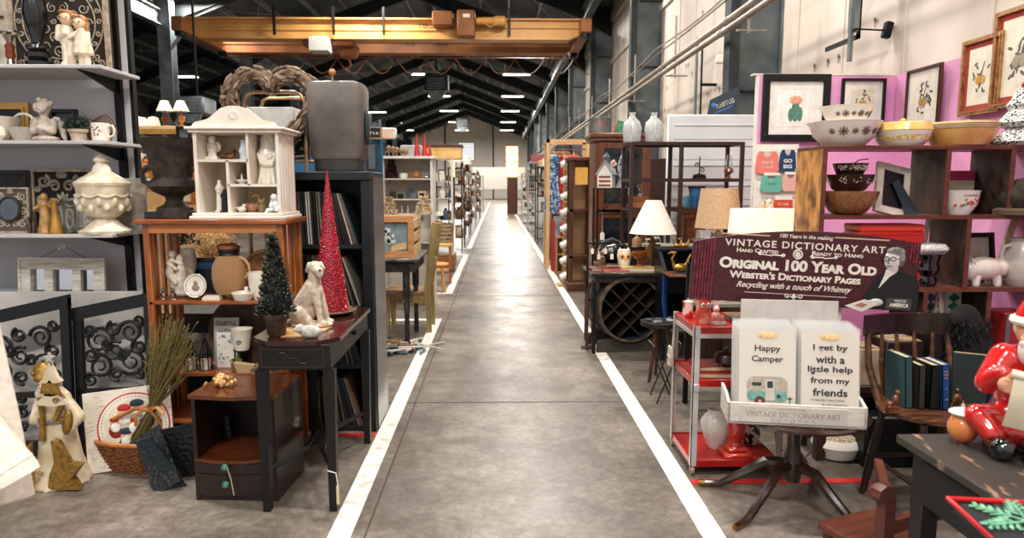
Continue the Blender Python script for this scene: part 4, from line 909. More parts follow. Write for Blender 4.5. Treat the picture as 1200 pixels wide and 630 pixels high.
for px, lab, y in ((192, 'pewter shaker, left one of the pair beside the stand post', .06), (203, 'pewter shaker, right one of the pair near the embracing figurine', .06)):
    q = sh(px, 0, y); t = thing('shaker', lab, 'shaker', q, group='pewter shakers')
    m = M(); m.lathe([(2.5*e, 0), (3*e, .5*e), (1.5*e, 2*e), (3.8*e, 5*e), (3.8*e, 7*e), (1.6*e, 9.5*e), (1.2*e, 10*e)], n=20); m.build('body', silver, t)
    m = M(); m.lathe([(1.8*e, 10*e), (2.2*e, 11*e), (1.8*e, 13.5*e), (0, 14.5*e)], n=16); m.build('cap', silver, t)
# wicker jug
q = sh(271, 0, .14); t = thing('wicker_jug', 'wicker covered jug with a brown lid on the upper shelf of the stand', 'jug', q)
m = M(); m.lathe([(15*e, 5*e), (18*e, 12*e), (20*e, 24*e), (19*e, 38*e), (14*e, 48*e), (12*e, 50*e)], n=40, flute=.015, fn=40); m.build('wicker_body', mat('#d8aa7c', .6, hex2='#a9774a', scale=70, kind='wave', bump=.8, stretch=(1, 1, 2)), t)
m = M(); m.lathe([(11*e, 0), (12*e, 1*e), (12*e, 5*e), (14*e, 5.5*e)], n=30); m.build('metal_foot', mat('#6b5a4a', .3, .8), t)
m = M(); m.lathe([(12*e, 50*e), (11*e, 53*e), (12*e, 54*e), (12*e, 58*e)], n=30); m.build('neck', black, t)
m = M(); m.lathe([(13*e, 58*e), (13*e, 62*e), (10*e, 64*e), (0, 64.5*e)], n=30); m.build('lid', mat('#8a4a24', .4, coat=.3), t)
m = M(); m.tube([(14*e, -4*e, 48*e), (20*e, -6*e, 46*e), (25*e, -7*e, 40*e), (26*e, -7*e, 32*e), (20*e, -6*e, 24*e)], 1.8*e, 8); m.build('handle', mat('#c99a68', .5), t)
q = sh(285, 0, .04); t = thing('candle_dish', 'white ceramic chamber dish with an upright stub on the upper shelf of the stand', 'dish', q)
m = M(); m.lathe([(9*e, 0), (10*e, 1*e), (13*e, 9*e), (12.4*e, 9.5*e), (9*e, 2*e), (0, 1.5*e)], n=32); m.build('dish', porc, t)
m = M(); m.cyl((3*e, 3*e, 1.5*e), 2.4*e, 14*e, 14); m.build('stub', porc, t)
q = sh(249, 0, .06); m = M(); m.box(-10*e, 10*e, -5*e, 5*e, 0, 3*e); m.box(-8*e, 9*e, -4*e, 5*e, 3*e, 5*e)
single(m, 'card_stack', 'small stack of pale cards lying in front of the wicker jug', 'cards', [paper], q)
q = sh(245, 0, .30); m = M(); m.box(-28*e, 30*e, -3*e, 0, 0, 44*e); 
t = single(m, 'blue_book', 'shiny dark book with a blue band lying behind the wicker jug', 'book', [mat('#0d1014', .3)], q)
m = M(); m.rect(-26*e, 28*e, 30*e, 38*e, -3.1*e); b_ = m.build('cover_band', mat('#1e5f95', .4), t)
# glowing straw wreath behind
q = P(252, 281, 5.15); q.z = 1.06; t = thing('straw_wreath', 'round golden straw ball behind the slatted stand', 'wreath', q)
m = M(); leaves(m, 900, lambda i: (Vector((random.gauss(0, 1), random.gauss(0, .6), random.gauss(0, 1))).normalized()*.13, (random.gauss(0, 1), random.gauss(0, 1), random.gauss(0, 1))), .04, .06)
m.ell((0, 0, 0), (.11, .08, .11), 16, 10); m.build('straw', mat('#d8b174', .6, hex2='#94693a', scale=40), t)
m = M(); m.box(-.1, .1, -.05, .05, -.2, -.1, .01); m.build('stand', mat('#6b3c20', .5), t)
# wicker tray on end + white cup
q = sh(314, 0, .22); t = thing('wicker_tray', 'round wicker-edged tray standing on edge behind the topiary', 'tray', q)
m = M(); m.T = Matrix.Translation((0, 0, 27*e)) @ Matrix.Rotation(R(82), 4, 'X'); m.lathe([(0, 0), (24*e, 0), (27*e, 2*e), (27*e, 3*e), (0, 1.5*e)], n=36); m.T = None; m.build('panel', mat('#8a5a30', .5, hex2='#6b4222', scale=20), t)
m = M(); m.tube([(27*e*cos(a*pi/20), -3*e*sin(a*pi/20), (27 + 27*sin(a*pi/20))*e) for a in range(40)], 2*e, 7, closed=True); m.build('rim', mat('#c49a62', .5, hex2='#7a5228', scale=80), t)
q = sh(304, 0, .07); m = M(); m.lathe([(6*e, 0), (7*e, 2*e), (11*e, 16*e), (12*e, 32*e), (11*e, 32*e), (9*e, 10*e), (0, 3*e)], n=28); single(m, 'white_vase', 'tapered white vase between the dish and the topiary', 'vase', porc, q)
# --- second shelf ---
q = sh(288, 1, .28); t = thing('round_tray', 'large round dark wooden tray leaning at the back of the lower shelf', 'tray', q)
m = M(); m.T = Matrix.Translation((0, 0, 36*e)) @ Matrix.Rotation(R(84), 4, 'X'); m.lathe([(0, 0), (40*e, 0), (46*e, 3*e), (46*e, 5*e), (39*e, 2*e), (0, 2*e)], n=44); m.T = None; m.build('tray', mat('#5a3a22', .45, hex2='#382212', scale=20), t)
q = sh(263, 1, .16); m = M(); m.box(-16*e, 14*e, 0, 2*e, 0, 58*e)
t = single(m, 'book', 'beige book with black lettering standing on the lower shelf', 'book', mat('#b5aca0', .6), q, rot=(R(-5), 0, 0))
marks(8, 24*e, 5*e, black, t, -1*e, 51*e, -.3*e); marks(6, 18*e, 4*e, black, t, -1*e, 42*e, -.3*e, 2)
q = sh(264, 1, .12); m = M(); m.box(-14*e, 11*e, 0, 1*e, 0, 42*e); m.mat(1)
random.seed(5)
for i in range(30): x, z = random.uniform(-12, 9)*e, random.uniform(2, 38)*e; m.rect(x, x + random.uniform(1, 3)*e, z, z + random.uniform(1, 3)*e, -.2*e)
single(m, 'patterned_card', 'white card with a grey speckled pattern in front of the beige book', 'card', [white, mat('#8d8f90', .6)], q, rot=(R(-5), 0, 0))
q = sh(281, 1, .1); t = thing('white_pot', 'white bucket pot with a curl motif on a wire stand on the lower shelf', 'pot', q)
m = M(); m.lathe([(8*e, 22*e), (12*e, 46*e), (13*e, 48*e), (11*e, 47*e), (0, 24*e)], n=28); m.build('pot', porc, t)
m = M(); m.scroll(0, 33*e, 3*e, -10.5*e, .5*e); m.build('curl_motif', black, t)
m = M()
for sx in (-1, 1): m.tube([(sx*12*e, 0, 0), (sx*9*e, 0, 14*e), (sx*9*e, 0, 24*e)], 1*e, 5)
m.tube([(9*e*cos(a*pi/10), 9*e*sin(a*pi/10), 22*e) for a in range(20)], 1*e, 5, closed=True); m.build('wire_stand', iron, t)
q = sh(273, 1, .05); t = thing('mossy_pot', 'tiny brown pot with a green sprig beside the white bucket pot', 'plant', q)
m = M(); m.lathe([(5*e, 0), (6*e, 10*e), (5*e, 10*e), (0, 8*e)], n=16); m.build('pot', mat('#9a5a2c', .5), t)
m = M(); leaves(m, 50, lambda i: ((random.gauss(0, .01), random.gauss(0, .01), 12*e), (random.gauss(0, 1), random.gauss(0, 1), 1)), .02, .3); m.build('sprig', mat('#5c6b35', .7), t)
for i, px in enumerate((219, 237)):
    q = sh(px, 1, .08); t = thing('iron_lantern', 'black wrought iron candle lantern on the lower shelf, %s of the two' % ('left' if i == 0 else 'right'), 'lantern', q, group='wrought iron lanterns')
    m = M()
    for k_ in range(8):
        a = 2*pi*k_/8; m.tube([(7*e*cos(a), 7*e*sin(a), 0), (7.5*e*cos(a), 7.5*e*sin(a), 16*e), (4*e*cos(a), 4*e*sin(a), 26*e), (1*e*cos(a), 1*e*sin(a), 38*e)], .6*e, 5)
    for z in (0, 16): m.tube([(7.4*e*cos(a*pi/10), 7.4*e*sin(a*pi/10), z*e) for a in range(20)], .9*e, 5, closed=True)
    m.build('cage', iron, t); m = M(); m.cyl((0, 0, 0), 5*e, 13*e, 16); m.build('candle', mat('#d8cfc2', .5), t)
    m = M(); m.scroll(0, 42*e, 3*e, 0, .6*e); m.build('hook', iron, t)
q = sh(306, 1, .02); t = thing('wire_planter', 'beige rope and wire planter spilling over the right of the lower shelf', 'planter', q)
m = M(); m.prism([(-30*e, 0), (8*e, 0), (10*e, 6*e), (-34*e, 12*e)], -4*e, 4*e); m.build('board', mat('#b89b74', .6), t)
m = M()
for i in range(5): m.scroll((-10 + 5*i)*e, (2 + 5*(i % 2))*e, 5*e, -6*e, .8*e, 1.5, i)
m.tube([(4*e, -3*e, 4*e), (-2*e, -3*e, 22*e), (6*e, -3*e, 40*e)], .9*e, 5); m.tube([(10*e, -3*e, 4*e), (4*e, -3*e, 22*e), (12*e, -3*e, 44*e)], .9*e, 5); m.build('wire', mat('#8f7a5a', .5, .3), t)
q = Vector((P(245, 500, 4.15).x, 4.15, 0)); m = M(); m.box(-.28, .26, 0, .02, 0, .72); m.mat(1).box(-.26, .1, -.004, 0, .38, .6)
single(m, 'leaning_panel', 'black panel with a pale strip behind the slatted stand', 'panel', [black, mat('#bdb4a6', .7, hex2='#7c7468', scale=30)], q)
# --- nightstand ---
f0 = FL(240, 592); nl = P(230, 580, 3.15); nr = P(328, 580, 3.15); nw = nr.x - nl.x; nd = .36
nz = P(250, 462, 3.15).z
nst = wood('#693417', '#3c190b', .3, 7, WX, coat=.4); nsd = wood('#27130b', '#120805', .35, 6, WX, coat=.3)
t = thing('nightstand', 'dark brown bow-front nightstand with open cubby and two green knobs', 'nightstand', (nl.x, 3.15, 0), rz=R(-4))
m = M(); m.prism([(-.01, -.01), (nw/2, -.03), (nw*.82, -.01), (nw, .0), (nw, nd), (-.01, nd)], nz - .018, nz, 'z'); m.build('top', nst, t)
for x in (0, nw*.80): m = M(); m.box(x, x + .018, 0, nd, 0, nz - .018); m.build('side_panel', nsd, t)
m = M(); m.box(0, nw*.82, nd - .015, nd, 0, nz - .02); m.build('back_panel', nsd, t)
zsx = nz*.40
m = M(); m.prism([(.0, .0)] + [(nw*.82*u/10, -.03*sin(pi*u/10)) for u in range(11)] + [(nw*.82, nd), (0, nd)], zsx - .015, zsx, 'z'); m.build('shelf', nst, t)
m = M(); pts = [(nw*.82*u/10, -.02*sin(pi*u/10)) for u in range(11)]
m.prism([(a_, b_) for a_, b_ in pts] + [(a_, b_ + .02) for a_, b_ in reversed(pts)], .14, zsx - .02, 'z'); dr = m.build('drawer', nsd, t)
m = M(); m.prism([(a_, b_ + .004) for a_, b_ in pts] + [(a_, b_ + .02) for a_, b_ in reversed(pts)], .03, .135, 'z'); d2 = m.build('drawer', nsd, t)
gk = mat('#5f9a86', .35, hex2='#2f6a5c', scale=60)
for d_, z in ((dr, .185), (d2, .10)):
    m = M(); m.lathe([(.006, 0), (.008, .012), (.017, .02), (.015, .028), (0, .031)], n=10, axis='y'); m.v = [(x, -y, zz_) for (x, y, zz_) in m.v]; k_ = m.build('knob', gk, d_); k_.location = (nw*.42, -.02, z)
m = M(); m.tube([(nw*.45, -.045, .19), (nw*.5, -.05, .13), (nw*.52, -.045, .05)], .003, 5); m.build('tag_string', mat('#b9ad8a', .7), t)
m = M(); m.box(0, nw, .005, nd, 0, .03); m.build('plinth', nsd, t)
m = M(); m.box(nw*.82, nw, 0.0, nd, 0.03, nz - .018); m.build('side_block', nsd, t)
q = Vector((P(262, 458, 3.3).x, 3.28, nz)); e = K(3.25); t = thing('gold_ornament', 'crumpled golden leaf ornament lying on the nightstand', 'ornament', q)
random.seed(9)
blob([('e', (random.gauss(0, 8)*e, random.gauss(0, 5)*e, (3 + abs(random.gauss(0, 4.5)))*e), (random.uniform(3, 6)*e, random.uniform(2, 4)*e, random.uniform(2, 4)*e), (random.random()*3, random.random()*3, 0)) for i in range(26)], .003, 'body', mat('#d9b077', .35, .4, hex2='#a97a3e', scale=40), t, 0)
# --- dark side table ---
TX0, TX1, TY0, TY1, TZ = -1.10, -.745, 3.02, 3.9, P(380, 398, 3.03).z
bt_ = mat('#0f0b0a', .4, hex2='#080606', scale=9); top_ = mat('#3a1c14', .2, coat=.5, hex2='#1f0f0b', scale=8)
t = thing('side_table', 'dark side table with clipped corners and carved drawer front beside the aisle line', 'table', (TX0, TY0, 0)); tw = TX1 - TX0; td = TY1 - TY0
cc = .07; oc = [(cc, -.02), (tw - cc, -.02), (tw + .02, cc), (tw + .02, td - cc), (tw - cc, td + .02), (cc, td + .02), (-.02, td - cc), (-.02, cc)]
m = M(); m.prism(oc, TZ - .02, TZ, 'z'); m.build('top', [top_], t)
m = M(); m.box(.02, tw - .01, .0, td, TZ - .135, TZ - .02, .003); m.build('apron', bt_, t)
m = M(); m.frame(tw - .07, .09, .008, -.004, 0, tw/2, TZ - .125); m.scroll(tw*.36, TZ - .08, .028, -.004, .0035, 1.6, 0, 1, (tw*.5, TZ - .08)); m.scroll(tw*.64, TZ - .08, .028, -.004, .0035, 1.6, pi, 1, (tw*.5, TZ - .08)); m.build('carved_drawer_front', mat('#2e1d17', .4), t)
m = M(); m.cyl((tw - .008, .5, TZ - .075), .012, .012, 14, axis='x'); m.build('keyhole', black, t)
for (x, y) in ((.03, .02), (tw - .02, .02), (.03, td - .03), (tw - .02, td - .03)):
    m = M(); m.prism([(x - .017, 0), (x + .017, 0), (x + .026, TZ - .135), (x - .026, TZ - .135)], y - .02, y + .02); m.build('leg', bt_, t)
m = M(); pts = [(.03, .02), (tw*.5 - .03, td*.35), (tw*.5 - .03, td*.65), (.03, td - .03)]
m.tube([(x, y, .19) for x, y in pts], .014, 4); m.build('stretcher', bt_, t); m = M(); m.tube([(tw - .02 if i in (0, 3) else tw*.5 + .03, y, .19) for i, (x, y) in enumerate(pts)], .014, 4); m.build('stretcher', bt_, t)
m = M(); m.box(tw*.5 - .05, tw*.5 + .05, td*.35, td*.65, .18, .2); m.build('stretcher_plate', bt_, t)
m = M(); m.tube([(tw - .04, -.005, .2), (tw - .0, -.01, .19), (tw + .01, -.01, .12)], .0025, 5); m.mat(1).box(tw, tw + .012, -.012, -.008, .04, .13); m.build('hang_tag', [white, mat('#d5c29c', .6)], t)
def tt(px, Y): return Vector((P(px, 380, Y).x, Y, TZ))
q = tt(350, 3.2); m = M(); m.prism([(-.12, -.1), (.1, -.12), (.13, .12), (-.08, .12)], 0, .004, 'z'); single(m, 'paper_sheet', 'tan sheet of paper on the dark side table under the dog', 'paper', mat('#c79b68', .6), q)
q = tt(324, 3.12); e = K(3.12); t = thing('topiary_tree', 'small frosted cone topiary in a dark pot on the side table', 'plant', q)
m = M(); m.lathe([(9*e, 0), (10*e, 1*e), (13*e, 22*e), (14.5*e, 22*e), (14.5*e, 27*e), (12.5*e, 27*e), (0, 24*e)], n=26); m.build('pot', mat('#4a3326', .6, hex2='#231611', scale=20), t)
def cone(i, r0, z0, z1):
    u = random.random()**1.3; a = random.uniform(0, 6.28); r_ = r0*(1 - u)*(.75 + .25*random.random()) + .004; return (r_*cos(a), r_*sin(a), z0 + (z1 - z0)*u), (cos(a), sin(a), .7)
m = M(); m.lathe([(4*e, 26*e), (15*e, 34*e), (12*e, 60*e), (2*e, 100*e), (0, 108*e)], n=14); leaves(m, 1600, lambda i: cone(i, 19*e, 27*e, 118*e), .018, .35); m.build('foliage', mat('#232a29', .7, hex2='#12171a', scale=40), t)
m = M(); leaves(m, 420, lambda i: cone(i, 22*e, 26*e, 122*e), .017, .3); m.build('frosted_tips', mat('#8d8a6c', .8, hex2='#5a5f52', scale=40), t)
# dog
q = tt(364, 3.32); e = K(3.32)*1.0; t = thing('dog_statue', 'pale stone statue of a sitting dog on the side table', 'statue', q)
dog = [fe(2, 3, 0, 25, 4, 15), fe(-9, 18, 0, 16, 15, 11), ('c', (-10*e, 0, 24*e), (4*e, 0, 48*e), 12*e, 10.5*e), fe(6, 42, 0, 10, 14, 9.5), ('c', (6*e, 0, 50*e), (7*e, -1*e, 66*e), 8.5*e, 7*e),
       fe(8, 71, -1, 9, 7.5, 8), ('c', (10*e, -5*e, 69*e), (15*e, -10*e, 67*e), 6*e, 5*e), ('c', (15*e, -11*e, 65*e), (16*e, -12*e, 64*e), 4.6*e, 4.2*e), fe(17, 69, -14, 1.8, 1.4),
       ('c', (0, 4*e, 74*e), (-3*e, 4*e, 66*e), 3*e, 2.4*e), ('c', (13*e, 5*e, 75*e), (17*e, 3*e, 69*e), 2.6*e, 2*e),
       ('c', (8*e, -6*e, 42*e), (12*e, -7*e, 22*e), 6*e, 4.2*e), ('c', (12*e, -7*e, 22*e), (14*e, -7*e, 7*e), 4.2*e, 3.6*e), fe(17, 6, -8, 6, 3, 4),
       ('c', (9*e, 6*e, 42*e), (15*e, 6*e, 22*e), 6*e, 4.2*e), ('c', (15*e, 6*e, 22*e), (18*e, 6*e, 7*e), 4.2*e, 3.6*e), fe(21, 6, 5, 6, 3, 4),
       ('c', (-10*e, -9*e, 18*e), (0, -12*e, 10*e), 9*e, 6*e), ('c', (0, -12*e, 10*e), (-6*e, -12*e, 6*e), 5*e, 3.5*e), fe(4, 6, -13, 6, 2.8, 4), ('c', (-22*e, 2*e, 8*e), (-28*e, -6*e, 6*e), 3*e, 2*e)]
b_ = blob(dog, .0042, 'body', mat('#cfc2b0', .85, hex2='#a08f7c', scale=35, bump=.5, lo=.3), t, 2)
m = M()
for (x, y) in ((9.5, -8.6), (15.5, -5.5)): m.ell((x*e, y*e, 72*e), (1.1*e, 1*e, 1.1*e), 8, 6)
m.ell((17.3*e, -16*e, 69.5*e), (2*e, 1.2*e, 1.4*e), 8, 6); m.build('eyes_and_nose', mat('#5b5046', .7), t)
q = tt(361, 3.07); e = K(3.07); t = thing('stone_bird', 'small grey stone bird lying low in front of the dog', 'figurine', q)
blob([fe(2, 8, 0, 13, 8, 8), fe(-9, 12, -3, 6, 5.5), ('c', (8*e, 0, 8*e), (15*e, 0, 8*e), 5*e, 3*e), ('c', (-12*e, -6*e, 12*e), (-16*e, -9*e, 11*e), 2.4*e, 1*e)], .003, 'body', mat('#c9c5bd', .8, hex2='#8f8b84', scale=40, lo=.3), t, 2)
q = tt(391, 3.66); e = K(3.66); m = M(); m.lathe([(14*e, 0), (24*e, 3*e), (27*e, 5*e), (26.5*e, 5.6*e), (14*e, 2*e), (0, 1.6*e)], n=32); m.v = [(x, y, z) for x, y, z in m.v]
single(m, 'shallow_dish', 'shallow brown dish under the red glitter cone', 'dish', mat('#8a7050', .4, hex2='#4a3826', scale=30), q)
q = tt(389, 3.66); q.z += 3*e; t = thing('glitter_cone', 'tall red glitter cone tree on the side table beside the record shelf', 'decoration', q)
m = M(); m.lathe([(20*e, 0), (19.5*e, 3*e), (1*e, 163*e), (0, 166*e)], n=32); m.build('cone', mat('#a3122a', .4, hex2='#5c0614', scale=90, kind='voronoi', bump=1), t)
m = M(); random.seed(4)
for i in range(1500):
    u = 1 - sqrt(random.random()); a = random.uniform(0, 6.28); r_ = 20.4*e*(1 - u); z = 163*e*u; c_ = Vector((r_*cos(a), r_*sin(a), z + 1*e)); w_ = .6*e*random.uniform(.6, 1.4)
    m.mi = 0 if random.random() < .6 else (1 if random.random() < .6 else 2); d = Vector((cos(a), sin(a), .2)); s1 = Vector((-sin(a), cos(a), random.gauss(0, .3))).normalized()*w_; s2 = d.cross(s1).normalized()*w_
    m.add([c_ + s1, c_ + s2, c_ - s1, c_ - s2, c_ + d*w_], [(0, 1, 4), (1, 2, 4), (2, 3, 4), (3, 0, 4)])
m.build('sequins', [mat('#d8203c', .25, .3), mat('#e8a0a0', .25, .3), mat('#6a0a18', .3)], t)
# --- record shelf ---
RX1 = P(434, 210, 4.05).x; RX0 = P(338, 210, 4.05).x; RZ = P(430, 201, 4.05).z; rd = .42; rw = RX1 - RX0
rb = mat('#10161a', .45, hex2='#0a0e11', scale=5)
t = thing('record_shelf', 'tall black record shelf with a glossy side facing the aisle', 'shelf', (RX0, 4.05, 0))
zsh = [.02, P(400, 430, 4.05).z, P(400, 362, 4.05).z, P(400, 289, 4.05).z]
for z in zsh: m = M(); m.box(.02, rw - .03, .01, rd, z - .012, z + .012); m.build('shelf', rb, t)
m = M(); m.box(-.01, rw + .0, -.01, rd, RZ - .05, RZ, .004); m.build('top', rb, t)
for x0, x1 in ((0, .025), (rw - .06, rw)): m = M(); m.box(x0, x1, 0, .05, 0, RZ - .05, .003); m.build('post', rb, t)
m = M(); m.box(rw - .006, rw + .006, .05, rd, .0, RZ - .03); m.build('side_panel', mat('#6a6f72', .16, .6, hex2='#3a4044', scale=3), t)
m = M(); m.box(0, .02, .05, rd, 0, RZ - .05); m.build('side_panel', rb, t)
m = M(); m.box(0, rw, rd - .01, rd, 0, RZ - .05); m.build('back_panel', rb, t)
cols = ['#1a1c20', '#2b2320', '#5c5850', '#8d877c', '#30343a', '#241a18', '#6a4a38', '#20303a', '#b9b2a6', '#14161a', '#16181c', '#1e1a18']
random.seed(21)
rowd = ['top row', 'second row', 'third row', 'bottom row']
for r_, z in enumerate(reversed(zsh)):
    top = [RZ - .05, zsh[3], zsh[2], zsh[1]][r_] - .02; z0 = z + .012; hh = min(.31, top - z0 - .01)
    x = .035; lean = 0
    n = 24
    for i in range(n):
        th = .008; f_ = i/n; lean = R(2 + 26*max(0, f_ - .35)); xx = RX0 + .03 + (rw - .10 - hh*sin(lean))*f_*.98
        c_ = random.choice(cols); m = M(); m.box(-th/2, th/2, 0, .30, 0, hh*(1 if lean < .1 else 1.0))
        o = single(m, 'record', 'record sleeve standing in the %s of the record shelf' % rowd[r_], 'record', mat(c_, .35), (xx + hh*sin(lean), 4.07 + random.uniform(0, .01), z0 + .001), group='record sleeves in the %s' % rowd[r_], rot=(0, -lean, 0))
# grey leather drum
q = Vector((P(399, 199, 4.2).x, 4.2, RZ)); e = K(4.2); t = thing('leather_drum', 'scuffed grey leather drum seat standing on top of the record shelf', 'stool', q)
lm_ = mat('#6d655f', .5, hex2='#4c4642', scale=4, bump=.3, detail=8)
def rrect(w_, d_, z, n_=36, p=.35): return [(w_*(abs(cos(a))**p)*(1 if cos(a) > 0 else -1), d_*(abs(sin(a))**p)*(1 if sin(a) > 0 else -1), z) for a in [2*pi*i/n_ + .01 for i in range(n_)]]
def loft(m, rings):
    n_ = len(rings[0]); vs = [p for r in rings for p in r]; fs = [(i*n_ + j, i*n_ + (j + 1) % n_, (i + 1)*n_ + (j + 1) % n_, (i + 1)*n_ + j) for i in range(len(rings) - 1) for j in range(n_)]
    fs += [tuple(range(n_)), tuple((len(rings) - 1)*n_ + j for j in reversed(range(n_)))]; return m.add(vs, fs)
m = M(); loft(m, [rrect(25*e, 20*e, 0), rrect(26*e, 21*e, 3*e), rrect(26*e, 21*e, 14*e)]); m.build('foot', mat('#3d3a38', .55, hex2='#2a2827', scale=5), t)
m = M(); loft(m, [rrect(27*e, 22*e, 14*e), rrect(30*e, 24*e, 18*e), rrect(32*e, 26*e, 92*e), rrect(30*e, 24*e, 98*e), rrect(24*e, 20*e, 100*e)]); m.build('body', lm_, t)
for sx in (-1, 1):
    m = M(); m.ell((sx*33*e, -6*e, 50*e), (3.5*e, 8*e, 20*e), 12, 8); m.build('side_flap', mat('#2b3138', .5), t)
m = M(); m.tube([(-6*e, 0, 99*e), (-6*e, 0, 110*e)], 1*e, 6); m.ell((-6*e, 0, 112*e), 4*e, 12, 8); m.build('finial', mat('#b97a4a', .5), t)
# --- brass rack with heart ---
bx0, bx1 = P(286, 110, 4.45).x, P(356, 110, 4.45).x; bz = P(320, 108, 4.45).z; bw_ = bx1 - bx0
t = thing('brass_rack', 'tall brass tube rack with glass shelves behind the white curio cabinet', 'shelf', (bx0, 4.45, 0))
br = mat('#b39474', .3, .8, hex2='#8a6a48')
for y in (0, .3):
    m = M(); m.tube([(0, y, 0), (0, y, bz - .06), (.02, y, bz - .015), (.06, y, bz), (bw_ - .06, y, bz), (bw_ - .02, y, bz - .015), (bw_, y, bz - .06), (bw_, y, 0)], .012, 8); m.build('frame', br, t)
for py in (152, 188, 240): z = P(320, py, 4.45).z; m = M(); m.box(0, bw_, 0, .3, z - .005, z + .005); m.build('glass_shelf', glass, t); m = M(); m.tube([(0, 0, z), (bw_, 0, z), (bw_, .3, z), (0, .3, z)], .008, 6, closed=True); m.build('rail', br, t)
z = P(320, 152, 4.45).z
m = M(); m.box(-.19, .19, -.12, .12, 0, .14, .004); q = Vector((P(315, 152, 4.58).x, 4.6, z + .006)); t = single(m, 'white_box', 'white rectangular box lying on the brass rack below the driftwood heart', 'box', mat('#dcd8d2', .4), q)
z2_ = P(320, 188, 4.45).z
m = M(); m.box(-.12, .12, 0, .015, 0, .17); m.mat(1)
for i in range(40): x, z = random.uniform(-.11, .09), random.uniform(.01, .15); m.rect(x, x + .02, z, z + .012, -.001)
single(m, 'patterned_tin', 'black and white patterned tin on the brass rack at the right of the curio cabinet', 'tin', [black, mat('#b7b7b5', .5)], Vector((P(340, 188, 4.5).x, 4.52, z2_ + .006)))
# heart
q = P(322, 190, 4.4); e = K(4.4); t = thing('driftwood_heart', 'large heart wreath made of driftwood pieces behind the white curio cabinet', 'wreath', q)
hp = []
for i in range(60):
    a = 2*pi*i/60; x = 16*sin(a)**3; z = 12*cos(a) - 3.4*cos(2*a) - 1.6*cos(3*a) - .6*cos(4*a); hp.append(Vector((x*3.0*e, 0, (z*3.5 + 62)*e)))
hm = [mat('#8a735e', .85, hex2='#5c4a3a', scale=30, bump=.6), mat('#9c8873', .85, hex2='#6b5846', scale=30), mat('#6e5947', .85)]
random.seed(8)
m = M(); m.tube([p for p in hp], .035, 10, closed=True); m.build('core', hm[2], t)
m = M()
for i in range(420):
    j = random.randrange(60); p = hp[j]; tg = (hp[(j + 1) % 60] - hp[j - 1]).normalized(); o1 = Vector((0, 1, 0)); o2 = tg.cross(o1); a = random.uniform(0, 6.28); r_ = .047
    c_ = p + (o1*cos(a) + o2*sin(a))*r_; d = (tg + Vector((random.gauss(0, .2), random.gauss(0, .2), random.gauss(0, .2)))).normalized(); L_ = random.uniform(.03, .075); m.mi = i % 3
    m.tube([c_ - d*L_/2, c_, c_ + d*L_/2], [.006, .013, .005], 5)
m.build('driftwood_pieces', hm, t)
# ================= left, further down the aisle =================
# generic small makers
def sticker(m, x0, x1, z0, z1, y): return m.rect(x0, x1, z0, z1, y)
def table_lamp(px, py, Y, hb, hs, r0, r1, label, bm, sm, group=None, z=None, rb=None, name='table_lamp', emit=False):
    """base height hb, shade height hs, shade radii r0 (bottom) r1 (top) in pixels of the photo at distance Y"""
    q = P(px, py, Y); e = K(Y)
    if z is not None: q.z = z
    t = thing(name, label, 'lamp', q, group=group); rb = rb or r0*.45
    m = M(); m.lathe([(rb*e, 0), (rb*e, .05*hb*e), (rb*.35*e, .12*hb*e), (rb*.3*e, .2*hb*e), (rb*.75*e, .38*hb*e), (rb*.8*e, .5*hb*e), (rb*.3*e, .68*hb*e), (rb*.4*e, .74*hb*e), (rb*.15*e, .8*hb*e), (rb*.12*e, hb*e)], n=20); m.build('base', bm, t)
    m = M(); m.lathe([(r0*e, hb*.92*e), (r1*e, (hb*.92 + hs)*e), ((r1 - .4)*e, (hb*.92 + hs)*e), ((r0 - .5)*e, hb*.92*e)], n=32, caps=False); m.build('lamp_shade', sm, t)
    return t
def shelfbox(name, label, x0, x1, y0, y1, h, zs, mt, back=None, cat='shelf', th=.02, open_sides=False, top_over=.01):
    t = thing(name, label, cat, (x0, y0, 0)); w_ = x1 - x0; d = y1 - y0
    m = M(); m.box(-top_over, w_ + top_over, -top_over, d, h - th, h, .003); m.build('top', mt, t)
    if open_sides:
        for x in (0, w_ - .03):
            for y in (0, d - .03): m = M(); m.box(x, x + .03, y, y + .03, 0, h - th); m.build('post', mt, t)
    else:
        for x in (0, w_ - th): m = M(); m.box(x, x + th, 0, d, 0, h - th); m.build('side_panel', mt, t)
    if back: m = M(); m.box(th, w_ - th, d - .01, d, 0, h - th); m.build('back_panel', back, t)
    for z in zs: m = M(); m.box(th, w_ - th, .005, d - .01, z - .015, z); m.build('shelf', mt, t)
    return t
# cabinet with gilt frames behind the urn
Y = 6.0; xa, xb = P(146, 200, Y).x, P(236, 200, Y).x; zt = P(190, 149, Y).z
t = thing('pale_cabinet', 'pale wooden cabinet behind the black urn with two small lamps on top', 'cabinet', (xa, Y, 0))
pw = wood('#c9a57c', '#a9855c', .6, 4, WX)
m = M(); m.box(0, xb - xa, 0, .5, 0, zt, .005); m.build('body', pw, t)
m = M(); m.box(-.03, xb - xa + .03, -.03, .5, zt - .02, zt + .01, .004); m.build('top', pw, t)
def oilart(colors, n, seed_, sz=.03):
    def art(t, w, h):
        random.seed(seed_); m = M()
        for i in range(n): x, z = random.gauss(0, w*.16), h/2 + random.gauss(0, h*.14); m.mi = i % len(colors); m.ell((x, -.006, z), (random.uniform(.4, 1)*sz, .001, random.uniform(.4, 1)*sz), 8, 4)
        m.build('painted_flowers', [mat(c, .6) for c in colors], t)
    return art
q = P(188, 182, 5.95); framed('framed_picture', 'wide gilt picture frame leaning on the pale cabinet below the two small lamps', 'picture frame', q, .55, .22, .045, gold, mat('#4a4636', .6, hex2='#2b2a22', scale=14), group=None, art=oilart(['#7d8a5a', '#a9a27c', '#39422c'], 30, 2))
